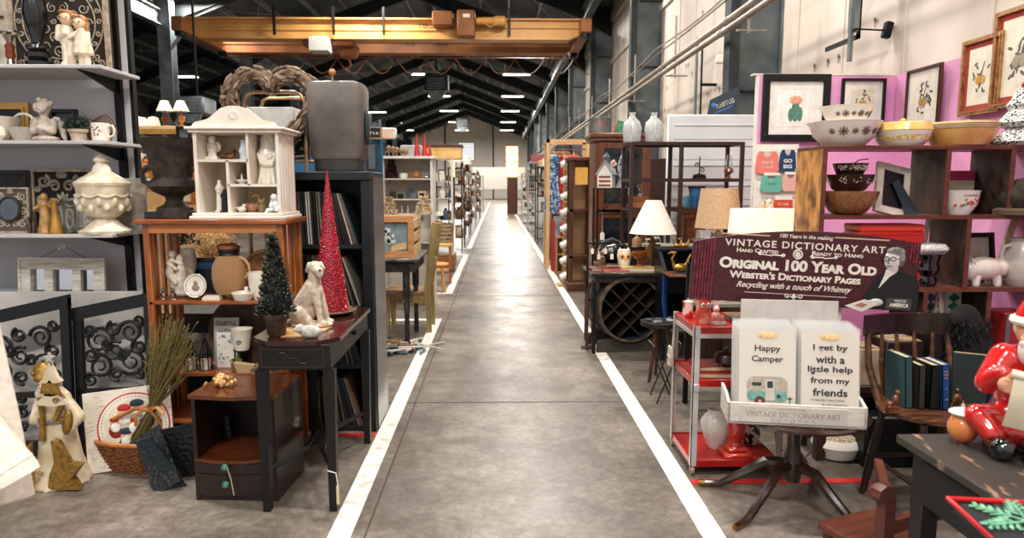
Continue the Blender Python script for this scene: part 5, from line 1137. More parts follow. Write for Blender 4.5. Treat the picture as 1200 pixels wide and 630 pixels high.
q = P(166, 218, 5.7); framed('framed_picture', 'oval-looking flower painting in a gilt frame behind the black urn', 'picture frame', q, .24, .4, .03, gold, mat('#33402e', .6), art=oilart(['#c9563a', '#d9b36a', '#e6dccb', '#4f7a5a', '#c9863a'], 46, 3))
q = P(186, 252, 5.7); framed('framed_picture', 'cream picture frame standing on the floor display behind the urn', 'picture frame', q, .28, .3, .04, mat('#d8cbb5', .5), mat('#b98d5a', .5), art=None)
q = P(217, 176, 5.9); framed('framed_picture', 'small black framed square at the right end of the pale cabinet', 'picture frame', q, .12, .2, .02, black, mat('#5f6a70', .5))
q = P(212, 240, 5.75); framed('framed_picture', 'plain oak picture frame low between the urn and the curio cabinet', 'picture frame', q, .25, .3, .03, oak, mat('#b9a88c', .6))
for px, lab, mt in ((194, 'small brass lamp with a white cone shade, left of the pair on the pale cabinet', mat('#6a3c1e', .3, .4)), (213, 'small red-brown lamp with a white cone shade, right of the pair on the pale cabinet', mat('#8a2f1e', .25, .3, hex2='#b98a4a', scale=30))):
    table_lamp(px, 147, 6.1, 19, 12, 9, 4, lab, mt, shade_w, 'small lamps on the pale cabinet', z=zt + .01, rb=5)
q = P(204, 148, 6.2); q.z = zt + .01; m = M(); m.lathe([(.04, 0), (.03, .03), (.01, .05), (.03, .09), (.035, .14), (.0, .18)], n=16); single(m, 'iron_finial', 'dark ornament standing between the two small lamps', 'ornament', iron, q)
for i, (px, w_) in enumerate(((162, 14), (180, 9))):
    q = P(px, 148, 6.2); q.z = zt + .01; m = M(); m.lathe([(w_*.9*K(6.2), 0), (w_*.6*K(6.2), .09), (0, .1)], n=24); single(m, 'lampshade', 'loose white lampshade lying on the pale cabinet, %s one' % ('larger' if i == 0 else 'smaller'), 'lampshade', shade_w, q)
# low dark storage behind the stand
xa, xb = P(236, 300, 4.6).x, P(345, 300, 4.6).x
t = thing('black_cabinet', 'low black cabinet behind the slatted stand', 'cabinet', (xa, 5.0, 0)); m = M(); m.box(0, xb - xa, 0, .4, .05, .86, .004); m.build('body', black, t)
for i in range(2): m = M(); m.box(.01 + i*(xb - xa)/2, (i + 1)*(xb - xa)/2 - .01, -.015, 0, .08, .83, .004); d_ = m.build('door', black, t); m = M(); m.ell(((xb - xa)/2 + (.04 if i else -.04), -.025, .6), .012, 8, 6); m.build('knob', brass, d_)
m = M(); m.box(-.1, xb - xa, .1, .4, 0, .05); m.build('plinth', black, t)
xa, xb = P(176, 300, 5.0).x, P(240, 300, 5.0).x
m = M(); m.box(xa, xb, 5.4, 5.45, 0, .9); single(m, 'white_board', 'white board behind the left half of the slatted stand', 'board', mat('#b9b5ae', .6), (0, 0, 0))
# filler racks seen behind the shelf unit and the record shelf
# blue partition
Y = 7.6; xa, xb = P(336, 200, Y).x, P(448, 200, Y).x; zt = P(448, 147, Y).z
m = M(); m.box(xa, xb, Y, Y + .06, 0, zt); struct(m, 'wall_partition_blue', mat('#175d86', .6, hex2='#134f74', scale=3))
q = P(439, 163, 7.5); framed('framed_picture', 'small gold framed picture with white letters on the blue partition', 'picture frame', q, .16, .13, .014, gold, black, art=lambda t, w, h: marks(3, w*.6, h*.2, white, t, 0, h/2, -.006))
q = P(436, 200, 7.5); framed('framed_picture', 'dark framed mirror low on the blue partition', 'picture frame', q, .12, .30, .02, darkwood, mat('#6a7274', .1, .9))
# exit sign
q = P(456, 163, 8.85); e = K(8.85); t = thing('exit_sign', 'pale EXIT sign above the white bookshelf', 'sign', q)
m = M(); m.box(-13*e, 9*e, -.02, .02, 0, 13*e, .02); m.build('panel', mat('#c9c6c2', .5), t)
text('EXIT', 15*e, 9*e, mat('#d8a85a', .5, hex2='#d88a7a', scale=60), t, -1.5*e, 6.5*e, -.021, bold=.03)
m = M(); m.bar((-10*e, 0, 13*e), (-10*e, 0, 22*e), .02); m.bar((-11*e, 0, 0), (-11*e, 0, -q.z), .03); m.build('post', lsteel, t)
# white bookshelf
Y = 8.4; xa, xb = P(447, 200, Y).x, P(507, 200, Y).x; e = K(Y)
Zr = [P(480, y, Y).z for y in (183, 209, 233, 260)]
t = shelfbox('white_bookshelf', 'white painted bookshelf with three shelves of small ornaments', xa, xb, Y, Y + .32, Zr[0], [Zr[1], Zr[2], Zr[3] - .25], mat('#ddd5ca', .5), back=mat('#d3c6b5', .6), th=.03, top_over=.04)
def wb(px, i, y=.1): return Vector((P(px, 200, Y + y).x, Y + y, Zr[i]))
for i, (px, h_, r_) in enumerate(((489, 27, 3.6), (498, 27, 3.6), (504, 15, 2.8))):
    q = wb(px, 0, .05); m = M(); m.lathe([(r_*e, 0), (r_*.9*e, 2*e), (.3*e, (h_ - 1)*e), (0, h_*e)], n=20); single(m, 'cone_tree', 'red cone tree on top of the white bookshelf, %s' % ['leftmost', 'middle one', 'shortest at the right'][i], 'decoration', mat('#b81c24', .35, hex2='#8f1018', scale=40), q, group='red cone trees')
for i in range(5):
    q = wb(456 + i*5, 0, .08); m = M(); m.tube([(0, 0, 0), (.0, 0, (10 - i)*e)], .008, 5); m.tube([(-3*e, 0, 5*e), (0, 0, 7*e), (3*e, 0, 5*e)], .006, 5); m.ell((0, 0, (10 - i)*e), .03, 8, 6)
    single(m, 'twig_ornament', 'small brown branching ornament on top of the white bookshelf', 'ornament', mat('#8a6a4a', .6), q, group='branching ornaments on the white bookshelf')
q = wb(459, 1); t = thing('mini_tree', 'small dark red decorated tree on the upper shelf of the white bookshelf', 'decoration', q)
m = M(); m.lathe([(5*e, 0), (4*e, 5*e), (0, 19*e)], n=14); leaves(m, 300, lambda i: cone(i, 5.5*e, 0, 20*e), .04, .3); m.build('foliage', mat('#4a1c22', .6, hex2='#1d1214', scale=30), t)
q = wb(473, 1); m = M(); m.lathe([(4*e, 0), (5*e, 3*e), (4.6*e, 6*e), (0, 7*e)], n=20); single(m, 'white_cookie_jar', 'squat white pot on the upper shelf of the white bookshelf', 'pot', ceramic, q)
q = wb(480, 1); m = M(); m.lathe([(1.4*e, 0), (1*e, 6*e), (0, 11*e)], n=12); single(m, 'small_cone', 'thin brown cone beside the orange pot', 'decoration', mat('#9a6a3a', .5), q)
q = wb(488, 1); t = thing('orange_pot', 'orange-brown lidded pot on the upper shelf of the white bookshelf', 'pot', q)
m = M(); m.lathe([(4*e, 0), (6*e, 3*e), (5.4*e, 6.5*e)], n=22); m.build('body', mat('#a9682c', .25, coat=.5), t); m = M(); m.lathe([(5.4*e, 6.5*e), (3*e, 8*e), (1*e, 8.5*e), (1.2*e, 10*e), (0, 10.4*e)], n=22); m.build('lid', mat('#a9682c', .25, coat=.5), t)
q = wb(500, 1); m = M(); m.lathe([(2*e, 0), (4*e, 2*e), (3.6*e, 3*e), (0, 2*e)], n=18); m.tube([(2*e, 0, 2*e), (5*e, 0, 4*e)], .012, 5); single(m, 'metal_ladle', 'small metal pan with a handle beside the orange pot', 'pan', silver, q)
for px, w_, h_, c_, lab in ((459, 7, 9, '#4a3424', 'dark brown little frame on the middle shelf of the white bookshelf'), (468, 6, 6, '#1c1a1a', 'small black box on the middle shelf of the white bookshelf'), (494, 10, 9, '#c9a884', 'small cream and brown radio-like box on the middle shelf')):
    q = wb(px, 2); m = M(); m.box(-w_/2*e, w_/2*e, 0, .08, 0, h_*e, .01); m.mat(1).rect(-w_*.3*e, w_*.3*e, h_*.25*e, h_*.75*e, -.001)
    single(m, 'small_box', lab, 'box', [mat(c_, .5), mat('#2b2320', .4)], q)
q = wb(482, 2); m = M(); m.T = Matrix.Translation((0, .03, 6.5*e)) @ Matrix.Rotation(R(80), 4, 'X'); m.lathe([(0, 0), (6*e, 0), (6.5*e, .6*e), (0, .4*e)], n=28); single(m, 'dark_plate', 'round dark plate standing on the middle shelf of the white bookshelf', 'plate', mat('#1f2328', .25), q)
for i, px in enumerate((450, 458)):
    q = wb(px, 3, .0); q.z = P(px, 258, Y).z + .0; m = M(); m.lathe([(5*e, 0), (0, (24 if i == 0 else 16)*e)], n=12); leaves(m, 160, lambda j: cone(j, 5*e, 0, (24 if i == 0 else 16)*e), .05, .3)
    single(m, 'gold_tree', '%s pale gold glittering tree on the low shelf of the white bookshelf' % ('taller' if i == 0 else 'shorter'), 'decoration', mat('#d8bb8c', .4, .2, hex2='#b58c52', scale=40), q, group='pale gold trees')
for i, px in enumerate((470, 477)):
    q = wb(px, 3, .0); q.z = P(px, 258, Y).z; m = M(); m.lathe([(3*e, 0), (2.6*e, 2*e), (.5*e, 17*e), (0, 18*e)], n=14); single(m, 'glass_tree', 'clear glass cone tree, %s of the pair on the low shelf' % ('left' if i == 0 else 'right'), 'decoration', mat('#dfe3e0', .1, trans=.7), q, group='glass trees')
for i in range(4):
    q = wb(485 + i*3, 3, .0); q.z = P(485, 258, Y).z; m = M(); m.lathe([(1*e, 0), (1*e, 4*e), (.4*e, 5*e), (.4*e, 7*e)], n=10); single(m, 'mini_bottle', 'tiny dark bottle in the row on the low shelf of the white bookshelf', 'bottle', mat('#3a3a2c', .3), q, group='tiny bottles in a row')
# album crate on a black table
Yc = 6.3; e = K(Yc); q = P(440, 305, Yc); tz = P(450, 301, Yc).z; xa, xb = P(418, 300, Yc).x, P(487, 300, Yc).x
t = thing('black_table', 'worn black table carrying the record crate, beside the green chair', 'table', (xa, Yc - .1, 0)); bw2 = xb - xa + .04
wbk = mat('#3d3b39', .6, hex2='#15161a', scale=16, detail=8, lo=.45)
m = M(); m.box(0, bw2, -.05, .85, tz - .03, tz, .01); m.build('top', mat('#6f6a66', .35, hex2='#3f3c3a'), t); m = M(); m.box(.04, bw2 - .04, 0, .8, tz - .13, tz - .03); m.build('apron', wbk, t)
for x in (.06, bw2 - .12):
    for y in (.03, .74):
        m = M(); m.lathe([(.018, 0), (.024, .02), (.022, .3), (.03, .42), (.022, .45), (.034, .5), (.034, tz - .13)], (x, y, 0), 14); m.build('leg', wbk, t)
t = thing('record_crate', 'pine record crate with a dark album cover facing out', 'crate', (xa, Yc, tz)); cw_ = bw2 - .05; ch_ = 48*e; pine = wood('#c98f5c', '#a56f3e', .55, 5, WX); pine2 = wood('#ddc49c', '#c2a379', .6, 5, WY)
m = M(); m.frame(cw_, ch_, .055, -.02, 0, cw_/2, 0); m.build('front_frame', pine, t)
for i in range(3): m = M(); m.box(cw_ - .015, cw_, 0, .55, ch_*(.05 + .32*i), ch_*(.05 + .32*i) + ch_*.22); m.build('slat', pine2, t)
m = M(); m.box(0, cw_, .53, .55, 0, ch_); m.build('back', pine2, t); m = M(); m.box(0, cw_, 0, .55, 0, .01); m.build('bottom', pine2, t)
t2 = thing('album', 'dark teal album cover with white figure and cream patches at the front of the crate', 'record', (xa + cw_/2, Yc + .01, tz + .012))
aw = cw_ - .12; ah = ch_ - .12
m = M(); m.box(-aw/2 - .05, aw/2 + .05, 0, .006, .01, ah + .07); m.build('sleeve', mat('#27383a', .25, hex2='#7b8a8c', scale=7, lo=.5, hi=.75, coat=.5), t2)
m = M(); random.seed(12)
for i in range(24): x, z = random.gauss(.0, .03), ah*random.uniform(.4, .9); m.rect(x, x + .02, z, z + .03, -.001)
m.mat(1).prism([(-aw*.45, ah*.92), (-aw*.12, ah*.97), (-aw*.15, ah*1.05), (-aw*.45, ah*1.05)], -.001, -.002); m.prism([(aw*.12, ah*.15), (aw*.46, ah*.25), (aw*.46, ah*.5), (aw*.14, ah*.35)], -.001, -.002)
m.mat(2).rect(-aw*.5, -aw*.42, ah*.7, ah*.82, -.002); m.mat(3).ell((aw*.3, -.001, ah*.6), (.05, .001, .09), 10, 6); m.ell((-aw*.3, -.001, ah*.6), (.05, .001, .07), 10, 6)
m.build('cover_art', [mat('#d9d9d6', .4), mat('#d9b27a', .4), mat('#c94f9a', .4), mat('#7f9094', .4)], t2)
for i in range(14):
    m = M(); m.box(-aw/2 - .04, aw/2 + .04, 0, .006, .01, ah + .06 + .01*(i % 3)); single(m, 'album', 'album sleeve filed in the pine record crate behind the dark front cover', 'record', mat(random.choice(['#b9b4aa', '#3a3633', '#8d5a3a', '#5f6a70', '#d9d2c6']), .5), (xa + cw_/2, Yc + .05 + i*.033, tz + .012), group='albums filed in the pine crate')
for px, lab in ((456, 'white twiggy tree on the record crate, left one'), (497, 'white twiggy tree on the record crate, right one')):
    q = P(px, 254 if px < 480 else 258, 6.5 if px < 480 else 6.7); q.z = tz + ch_; h_ = 20*e; m = M(); m.lathe([(6*e, 0), (0, h_)], n=10); leaves(m, 200, lambda j: cone(j, 8*e, 0, h_), .04, .3); single(m, 'twig_tree', lab, 'decoration', mat('#d8c9b0', .6, hex2='#a98d68', scale=30), q, group='white twiggy trees')
# green chair facing left
t = thing('green_chair', 'olive green wooden chair with a tan seat tucked at the black table', 'chair', (-.85, 7.1, 0))
gr = wood('#9a8450', '#77643a', .5, 4, WZ); c0, c1 = .42, .0
sz_ = P(470, 340, 7.1).z
for y in (-.2, .2):
    m = M(); m.prism([(.13, 0), (.17, 0), (.16, .45), (.26, 1.12), (.19, 1.13), (.1, .45)], y - .03, y + .03); m.build('back_post', gr, t)
    m = M(); m.prism([(-.3, 0), (-.26, 0), (-.25, sz_ - .02), (-.31, sz_ - .02)], y - .025, y + .025); m.build('leg', gr, t)
for z in (.68, .86, 1.03): m = M(); m.box(.15 + (z - .45)*.14, .17 + (z - .45)*.14, -.18, .18, z, z + .07); m.build('back_rail', gr, t)
m = M(); m.box(-.33, .13, -.22, .22, sz_ - .02, sz_ + .02, .01); m.build('seat', mat('#a98260', .5, hex2='#7a5234', scale=8), t)
m = M(); m.box(-.3, .12, -.21, -.18, sz_ - .1, sz_ - .02); m.box(-.3, .12, .18, .21, sz_ - .1, sz_ - .02); m.box(-.31, -.28, -.2, .2, sz_ - .1, sz_ - .02); m.build('seat_rail', gr, t)
m = M(); m.tube([(-.1, -.225, sz_ - .02), (-.09, -.24, sz_ - .06)], .002, 4); m.box(-.12, -.07, -.242, -.238, sz_ - .17, sz_ - .06); m.build('price_tag', mat('#c9b48e', .6), t)
# yellow stool chair & brown case
Y = 9.6; q = FL(512, 336); t = thing('pine_stool', 'yellow pine stool with turned legs beside the aisle line', 'stool', (q.x, Y, 0)); yp = wood('#d9a45a', '#b8803a', .4, 5, WX); h_ = P(510, 308, Y).z
m = M(); m.lathe([(.17, h_ - .03), (.18, h_ - .015), (.17, h_)], n=28, sx=1.2); m.build('seat', yp, t)
for x, y in ((.12, -.08), (-.12, -.08), (.1, .1), (-.1, .1)): m = M(); m.tube([(x*1.3, y*1.2, 0), (x*1.2, y*1.1, h_*.3), (x*1.15, y, h_*.5), (x, y, h_ - .03)], [.014, .024, .016, .02], 8); m.build('leg', yp, t)
q = P(508, 305, 9.7); m = M(); m.box(-.06, .06, 0, .015, 0, .22); m.mat(1).rect(-.04, .04, .03, .07, -.001); single(m, 'bottle_sign', 'small white card standing on the pine stool', 'card', [white, black], Vector((q.x, 9.65, h_)), rot=(R(-6), 0, 0))
t = thing('pine_shelf', 'small pine step shelf behind the pine stool', 'shelf', (P(497, 300, 10.3).x, 10.3, 0)); m = M(); m.box(0, .42, 0, .25, .58, .61, .005); m.build('top', yp, t)
for x in (.02, .37): m = M(); m.box(x, x + .03, 0, .25, 0, .58); m.build('side_panel', wood('#a9683c', '#7a4422'), t)
m = M(); m.box(.03, .4, .0, .25, .2, .22); m.build('shelf', yp, t)
m = M(); m.lathe([(.03, 0), (.04, .06), (.05, .1), (0, .13)], n=12); single(m, 'red_ornament', 'small red and white ornament on the pine step shelf', 'ornament', mat('#b01c24', .4, hex2='#e2d6c8', scale=12), Vector((P(505, 295, 10.3).x, 10.35, .61)))
# crumpled rope / scarf on the floor
q = FL(463, 408); m = M(); random.seed(31); cm = [mat('#c4bdb2', .8), mat('#3a3d40', .8), mat('#4a6a7a', .7), mat('#8d6a48', .8)]
for i in range(60):
    a = random.uniform(0, 6.28); r_ = .22*sqrt(random.random()); x, y = r_*cos(a), .5*r_*sin(a)*2; pts = [Vector((x + random.gauss(0, .05)*j, y + random.gauss(0, .05)*j, .012 + random.random()*.05)) for j in range(4)]; m.mi = i % 4; m.tube(pts, .009, 5)
single(m, 'tangled_yarn', 'tangled grey white and blue yarn lying on the floor beside the record shelf', 'yarn', cm, q)
# ---- tall racks along the left side of the aisle ----
pal = ['#b9ab98', '#e4ddd0', '#6b4a33', '#2b2a2c', '#8d6f4e', '#cfc6b8', '#3d4a52', '#7a2f24', '#c9a064', '#93918c', '#5a3c28', '#d9cdb8']
def knick(x, y, z, e_, h_, col, name, label, group, kind):
    m = M(); r_ = h_*random.uniform(.25, .45)
    if kind == 0: m.lathe([(r_*.6, 0), (r_, h_*.35), (r_*.8, h_*.7), (r_*.3, h_*.85), (r_*.4, h_)], (0, 0, 0), 12)
    elif kind == 1: m.lathe([(r_*.4, 0), (r_*.9, h_*.5), (r_*1.1, h_*.6), (0, h_*.3)], (0, 0, 0), 12)
    elif kind == 2: m.frame(r_*2.2, h_, r_*.3, -.01, .01); m.mat(1).rect(-r_*.8, r_*.8, r_*.3, h_ - r_*.3, 0)
    elif kind == 3: m.lathe([(r_*.3, 0), (r_*.3, h_*.6), (r_*.12, h_*.75), (r_*.15, h_)], (0, 0, 0), 10)
    elif kind == 4: m.lathe([(r_*.5, 0), (r_*.12, h_*.15), (r_*.3, h_*.4), (r_*.1, h_*.55)], (0, 0, 0), 10); m.mat(1).lathe([(r_*1.1, h_*.5), (r_*.5, h_)], (0, 0, 0), 14)
    else: m.box(-r_, r_, -r_*.6, r_*.6, 0, h_*.6, .006)
    return single(m, name, label, name.replace('_', ' '), [mat(col, .4), shade_w], (x, y, z), group=group, rz=random.uniform(-.3, .3))
kn = [('small_vase', 'vase'), ('small_bowl', 'bowl'), ('framed_print', 'framed print'), ('bottle', 'bottle'), ('small_lamp', 'lamp'), ('small_box', 'box')]
def fill_rack(where, x0, x1, y0, y1, zs_, n, hmax, seed_, rows=2):
    random.seed(seed_)
    for iz, z in enumerate(zs_):
        for r_ in range(rows):
            for j in range(n):
                kd = random.randrange(6); nm, w_ = kn[kd]; x = x0 + (x1 - x0)*(j + .5 + random.uniform(-.2, .2))/n; y = y0 + (y1 - y0)*(r_ + .5)/rows
                knick(x, y, z, 1, random.uniform(.5, 1)*hmax, random.choice(pal), nm, 'small %s on %s' % (w_, where), '%ss on %s' % (w_, where), kd)
# glass display case
Y = 11.8; xa, xb = P(508, 240, Y).x, -.76; h_ = P(520, 186, Y).z; zr = [P(520, y, Y).z for y in (310, 285, 258, 232, 212)]
t = thing('display_case', 'white framed glass display case beside the white bookshelf', 'cabinet', (xa, Y, 0)); w_ = xb - xa
for x in (0, w_ - .04):
    for y in (0, .46): m = M(); m.box(x, x + .04, y, y + .04, .25, h_, .004); m.build('post', mat('#d8d4cc', .3, .3), t)
m = M(); m.box(-.01, w_ + .01, -.01, .51, .05, .3, .01); m.build('base', wood('#9a5f34', '#6b3c1c'), t)
for z in zr[1:] + [h_]: m = M(); m.box(.01, w_ - .01, .01, .49, z - .01, z); m.build('glass_shelf', mat('#c9cfcd', .15), t)
m = M(); m.box(0, .006, 0, .5, .3, h_); m.build('glass_pane', glass, t); m = M(); m.box(w_ - .006, w_, 0, .5, .3, h_); m.build('glass_pane', glass, t)
fill_rack('the shelves of the glass display case', xa + .05, xb - .05, Y + .08, Y + .4, zr[2:] , 4, .22, 5)
q = P(521, 284, 11.6); m = M(); e = K(11.7); m.lathe([(8*e, 0), (10*e, 24*e), (9.4*e, 24*e), (7*e, 1*e)], n=28)
t = single(m, 'woven_basket', 'tall brown woven basket in the glass display case', 'basket', mat('#8f7358', .6, hex2='#4a3828', scale=14, kind='voronoi', bump=1), Vector((q.x, 11.75, zr[1])))
m = M()
for zz_ in range(5): m.lathe([((8.6 + zz_*.4)*e, (2 + zz_*4.6)*e), ((8.8 + zz_*.4)*e, (4.6 + zz_*4.6)*e)], n=28)
m.build('woven_band', mat('#a98d6e', .6), t)
q = P(520, 186, 11.9); t = thing('kraft_box', 'long tan box with a dark lid on top of the glass display case', 'box', Vector((q.x - .05, 12.0, h_)))
m = M(); m.box(-.32, .36, -.2, .2, 0, .2, .005); m.build('body', mat('#d9b070', .6, hex2='#c0924e', scale=5), t); m = M(); m.box(-.34, .38, -.22, .22, .2, .24, .004); m.build('lid', mat('#4a2a22', .5), t)
m = M(); m.box(-.12, .14, -.08, .08, 0, .14, .01); single(m, 'grey_box', 'plain grey box behind the red cone trees', 'box', mat('#a9a8a6', .6), Vector((P(482, 183, 8.6).x, 8.58, Zr[0] + .0)))
# further racks
specs = [(15.2, 533, -.78, 196, 'the first open rack past the glass case', darkwood), (19.5, 549, -.8, 200, 'the second open rack past the glass case', black), (24.5, 556, -.8, 205, 'the third open rack past the glass case', mat('#b9b2a6', .5)), (30.5, 561, -.8, 205, 'the fourth open rack past the glass case', mat('#6a4a32', .5)), (38, 566, -.8, 206, 'the farthest open rack on the left', mat('#8f8a82', .5))]
for i, (Y, pxl, xb, pyt, wh, mt) in enumerate(specs):
    xa = P(pxl, 240, Y).x - .15; h_ = P(560, pyt, Y).z; zs_ = [h_*f for f in (.18, .4, .6, .8)]
    nm = ['dark wooden', 'black metal', 'pale', 'brown wooden', 'grey'][i]
    shelfbox('open_rack', 'tall %s open rack crowded with wares, %s on the left of the aisle' % (nm, ['nearest', 'second', 'third', 'fourth', 'farthest'][i]), xa, xb, Y, Y + 1.2, h_, zs_, mt, open_sides=True)
    if i < 4: fill_rack(wh, xa + .05, xb - .05, Y + .05, Y + 1.15, zs_ + [h_], 3, h_*.17, 40 + i, rows=3 if i < 2 else 2)
for (px, py, Y, hb, hs, r0, r1, lab, bm) in ((548, 200, 19.6, 8, 9, 5, 3.5, 'white drum-shaded lamp on top of the black metal rack', iron), (541, 196, 15.6, 8, 8, 6, 3, 'dark urn lamp with a pale shade on the nearest open rack', darkwood)):
    table_lamp(px, py, Y, hb, hs, r0, r1, lab, bm, shade_w)
# booth pieces farther left, behind the bookshelf
m = M(); m.box(-4.2, -1.6, 13, 13.3, 0, 1.7); single(m, 'booth_back', 'pale booth divider far behind the white bookshelf', 'divider', mat('#b7aa98', .7), (0, 0, 0))
# ================= right foreground =================
# --- rustic bookcase ---
BY0, BY1 = 3.9, 4.24
bp = P(965, 170, BY0); BX = bp.x; BZ = bp.z; BW = 2.05
rw1 = mat('#d0904c', .45, hex2='#4f2a12', scale=6, stretch=(2, 2, 1), lo=.36, hi=.58, detail=9, coat=.2); rdk = mat('#54382a', .5, hex2='#130b08', scale=5, stretch=(2, 2, 1), lo=.42, hi=.68, detail=9); redge = wood('#6b3a28', '#4a2518', .45, 4, WX)  # rw1: mottled side wood, the light falling on it put into its orange
t = thing('rustic_bookcase', 'wide dark wood cubby bookcase with left side coloured as lit orange-brown in front of the pink booth', 'bookcase', (BX, BY0, 0)); bd = BY1 - BY0
Z1 = P(1000, 252, BY0).z; Z2 = P(1130, 337, BY0).z; Z3 = .45
m = M(); m.box(0, BW, 0, bd, BZ - .022, BZ, .002); m.build('top', redge, t)
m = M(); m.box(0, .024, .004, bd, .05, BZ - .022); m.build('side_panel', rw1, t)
m = M(); m.box(0, .026, -.004, .004, .0, BZ - .022); m.build('front_edge', redge, t)
for z in (Z1, Z2, Z3): m = M(); m.box(.024, BW, 0, bd, z - .024, z); m.build('shelf', redge, t)
def bx(px): return P(px, 250, BY0).x - BX
for row, pxs, za, zb in ((0, (1107, 1182), Z1, BZ - .022), (1, (1137,), Z2, Z1 - .024), (2, (1092, 1168), Z3, Z2 - .024), (3, (1060, 1140), 0, Z3 - .024)):
    for p_ in pxs:
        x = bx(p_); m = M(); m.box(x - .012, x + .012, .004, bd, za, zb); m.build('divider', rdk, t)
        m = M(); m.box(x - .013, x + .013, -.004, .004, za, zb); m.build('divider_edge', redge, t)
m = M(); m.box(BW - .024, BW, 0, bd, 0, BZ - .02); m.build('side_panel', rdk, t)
x = bx(1062); m = M(); m.box(bx(1030), bx(1030) + .02, .0, bd, 0, Z1 - .03);
def bc(px, z, y=.12): return Vector((P(px, 250, BY0 + y).x, BY0 + y, z))
e = K(4.05)
# bowls on top
def bowl(q, prof, mt, name, label, cat='bowl', n=44, group=None, sx=1): m = M(); m.lathe([(a*e, b*e) for a, b in prof], (0, 0, 0), n, sx=sx); return single(m, name, label, cat, mt, q, group=group)
milk = mat('#f0ebe0', .18, coat=.5, hex2='#e8e0d2', scale=5)
q = bc(984, BZ, .16); t = thing('mixing_bowl', 'large white mixing bowl with spout and brown flower motifs on top of the bookcase', 'bowl', q)
m = M(); m.lathe([(20*e, 0), (22*e, 1*e), (34*e, 12*e), (38*e, 25*e), (40*e, 28*e), (38*e, 28.5*e), (36*e, 25*e), (30*e, 10*e), (0, 3*e)], n=44); m.add([(-36*e, -8*e, 28*e), (-36*e, 8*e, 28*e), (-46*e, 0, 26*e), (-34*e, 0, 16*e)], [(0, 2, 1), (0, 3, 2), (1, 2, 3), (0, 1, 3)]); m.add([(36*e, -8*e, 28*e), (36*e, 8*e, 28*e), (44*e, 0, 27*e), (34*e, 0, 18*e)], [(0, 2, 1), (0, 3, 2), (1, 2, 3), (0, 1, 3)]); m.build('bowl', milk, t)
def motifs(t, r_, z, n_, mt, a0=-2.4, a1=-.7, sz=3.2, slope=.3):
    m = M()
    for i in range(n_):
        a = a0 + (a1 - a0)*i/max(1, n_ - 1); c_ = Vector((r_*cos(a), r_*sin(a), z)); tx = Vector((-sin(a), cos(a), 0)); tz = Vector((slope*cos(a), slope*sin(a), 1)).normalized(); k_ = sz*e*(1 if i % 2 else .7)
        for j in range(8):
            b = 2*pi*j/8; p = c_ + tx*(k_*cos(b)) + tz*(k_*sin(b)); m.ell(p, .22*k_, 6, 4)
        for j in range(4):
            b = 2*pi*j/4; p = c_ + tx*(k_*.45*cos(b)) + tz*(k_*.45*sin(b)); m.ell(p, .34*k_, 6, 4)
    m.build('flower_motifs', mt, t)
bm_ = mat('#6b543c', .4); motifs(t, 36.2*e, 16*e, 6, bm_, sz=4.5, slope=.45)
q = bc(985, BZ + 27*e, .16); t = thing('mixing_bowl', 'smaller white bowl with brown flower motifs nested on the large white mixing bowl', 'bowl', q)
m = M(); m.lathe([(14*e, 0), (22*e, 5*e), (27*e, 14*e), (29*e, 19*e), (27.5*e, 19*e), (20*e, 4*e), (0, 1*e)], n=40); m.add([(-25*e, -6*e, 19*e), (-25*e, 6*e, 19*e), (-34*e, 0, 17.5*e), (-24*e, 0, 10*e)], [(0, 2, 1), (0, 3, 2), (1, 2, 3), (0, 1, 3)]); m.add([(25*e, -6*e, 19*e), (25*e, 6*e, 19*e), (33*e, 0, 18.5*e), (24*e, 0, 10*e)], [(0, 2, 1), (0, 3, 2), (1, 2, 3), (0, 1, 3)]); m.build('bowl', milk, t); motifs(t, 24.8*e, 9*e, 6, bm_, sz=3.4, slope=.5)
q = bc(1051, BZ, .14); t = thing('casserole_dish', 'white bowl with a yellow band and yellow lid on top of the bookcase', 'dish', q)
m = M(); m.lathe([(20*e, 0), (27*e, 6*e), (31*e, 17*e), (29*e, 17*e), (0, 4*e)], n=40); m.build('bowl', milk, t)
m = M(); m.lathe([(27.6*e, 6.5*e), (30*e, 12*e)], n=40, ang=(pi, 2*pi)); m.build('yellow_band', mat('#e3b455', .3, hex2='#efe4c8', scale=60, lo=.45, hi=.5), t)
m = M(); m.lathe([(31*e, 17*e), (31.5*e, 18*e), (29*e, 26*e), (27*e, 27*e), (0, 28*e)], n=40); m.lathe([(2*e, 27*e), (4*e, 30*e), (0, 33*e)], n=14); m.build('lid', mat('#e2c376', .3, coat=.4, hex2='#d3a94e'), t)
q = bc(1118, BZ, .14); t = thing('yellow_crock_bowl', 'yellow ochre bowl with three black stripes on top of the bookcase', 'bowl', q)
m = M(); m.lathe([(25*e, 0), (28*e, 1*e), (35*e, 12*e), (37*e, 19*e)], n=44); m.build('bowl', mat('#d8a762', .4, coat=.3, hex2='#cb9450'), t)
m = M(); m.lathe([(37*e, 19*e), (38.5*e, 20*e), (38*e, 27*e), (35*e, 27.5*e), (33*e, 20*e), (0, 10*e)], n=44); m.build('rim', mat('#e0c28c', .4, coat=.3), t)
m = M()
for z in (20.6, 22.3, 24.0): m.lathe([(38.7*e, z*e), (38.7*e, (z + .7)*e)], n=44, caps=False)
m.build('stripes', mat('#2a221c', .5), t)
q = bc(1126, BZ, .27); m = M(); m.lathe([(3*e, 0), (2*e, 27*e), (3.5*e, 30*e), (3*e, 33*e), (0, 34*e)], n=14); single(m, 'wooden_pin', 'wooden peg top poking out behind the yellow ochre bowl', 'rolling pin', mat('#c9a988', .5), q)
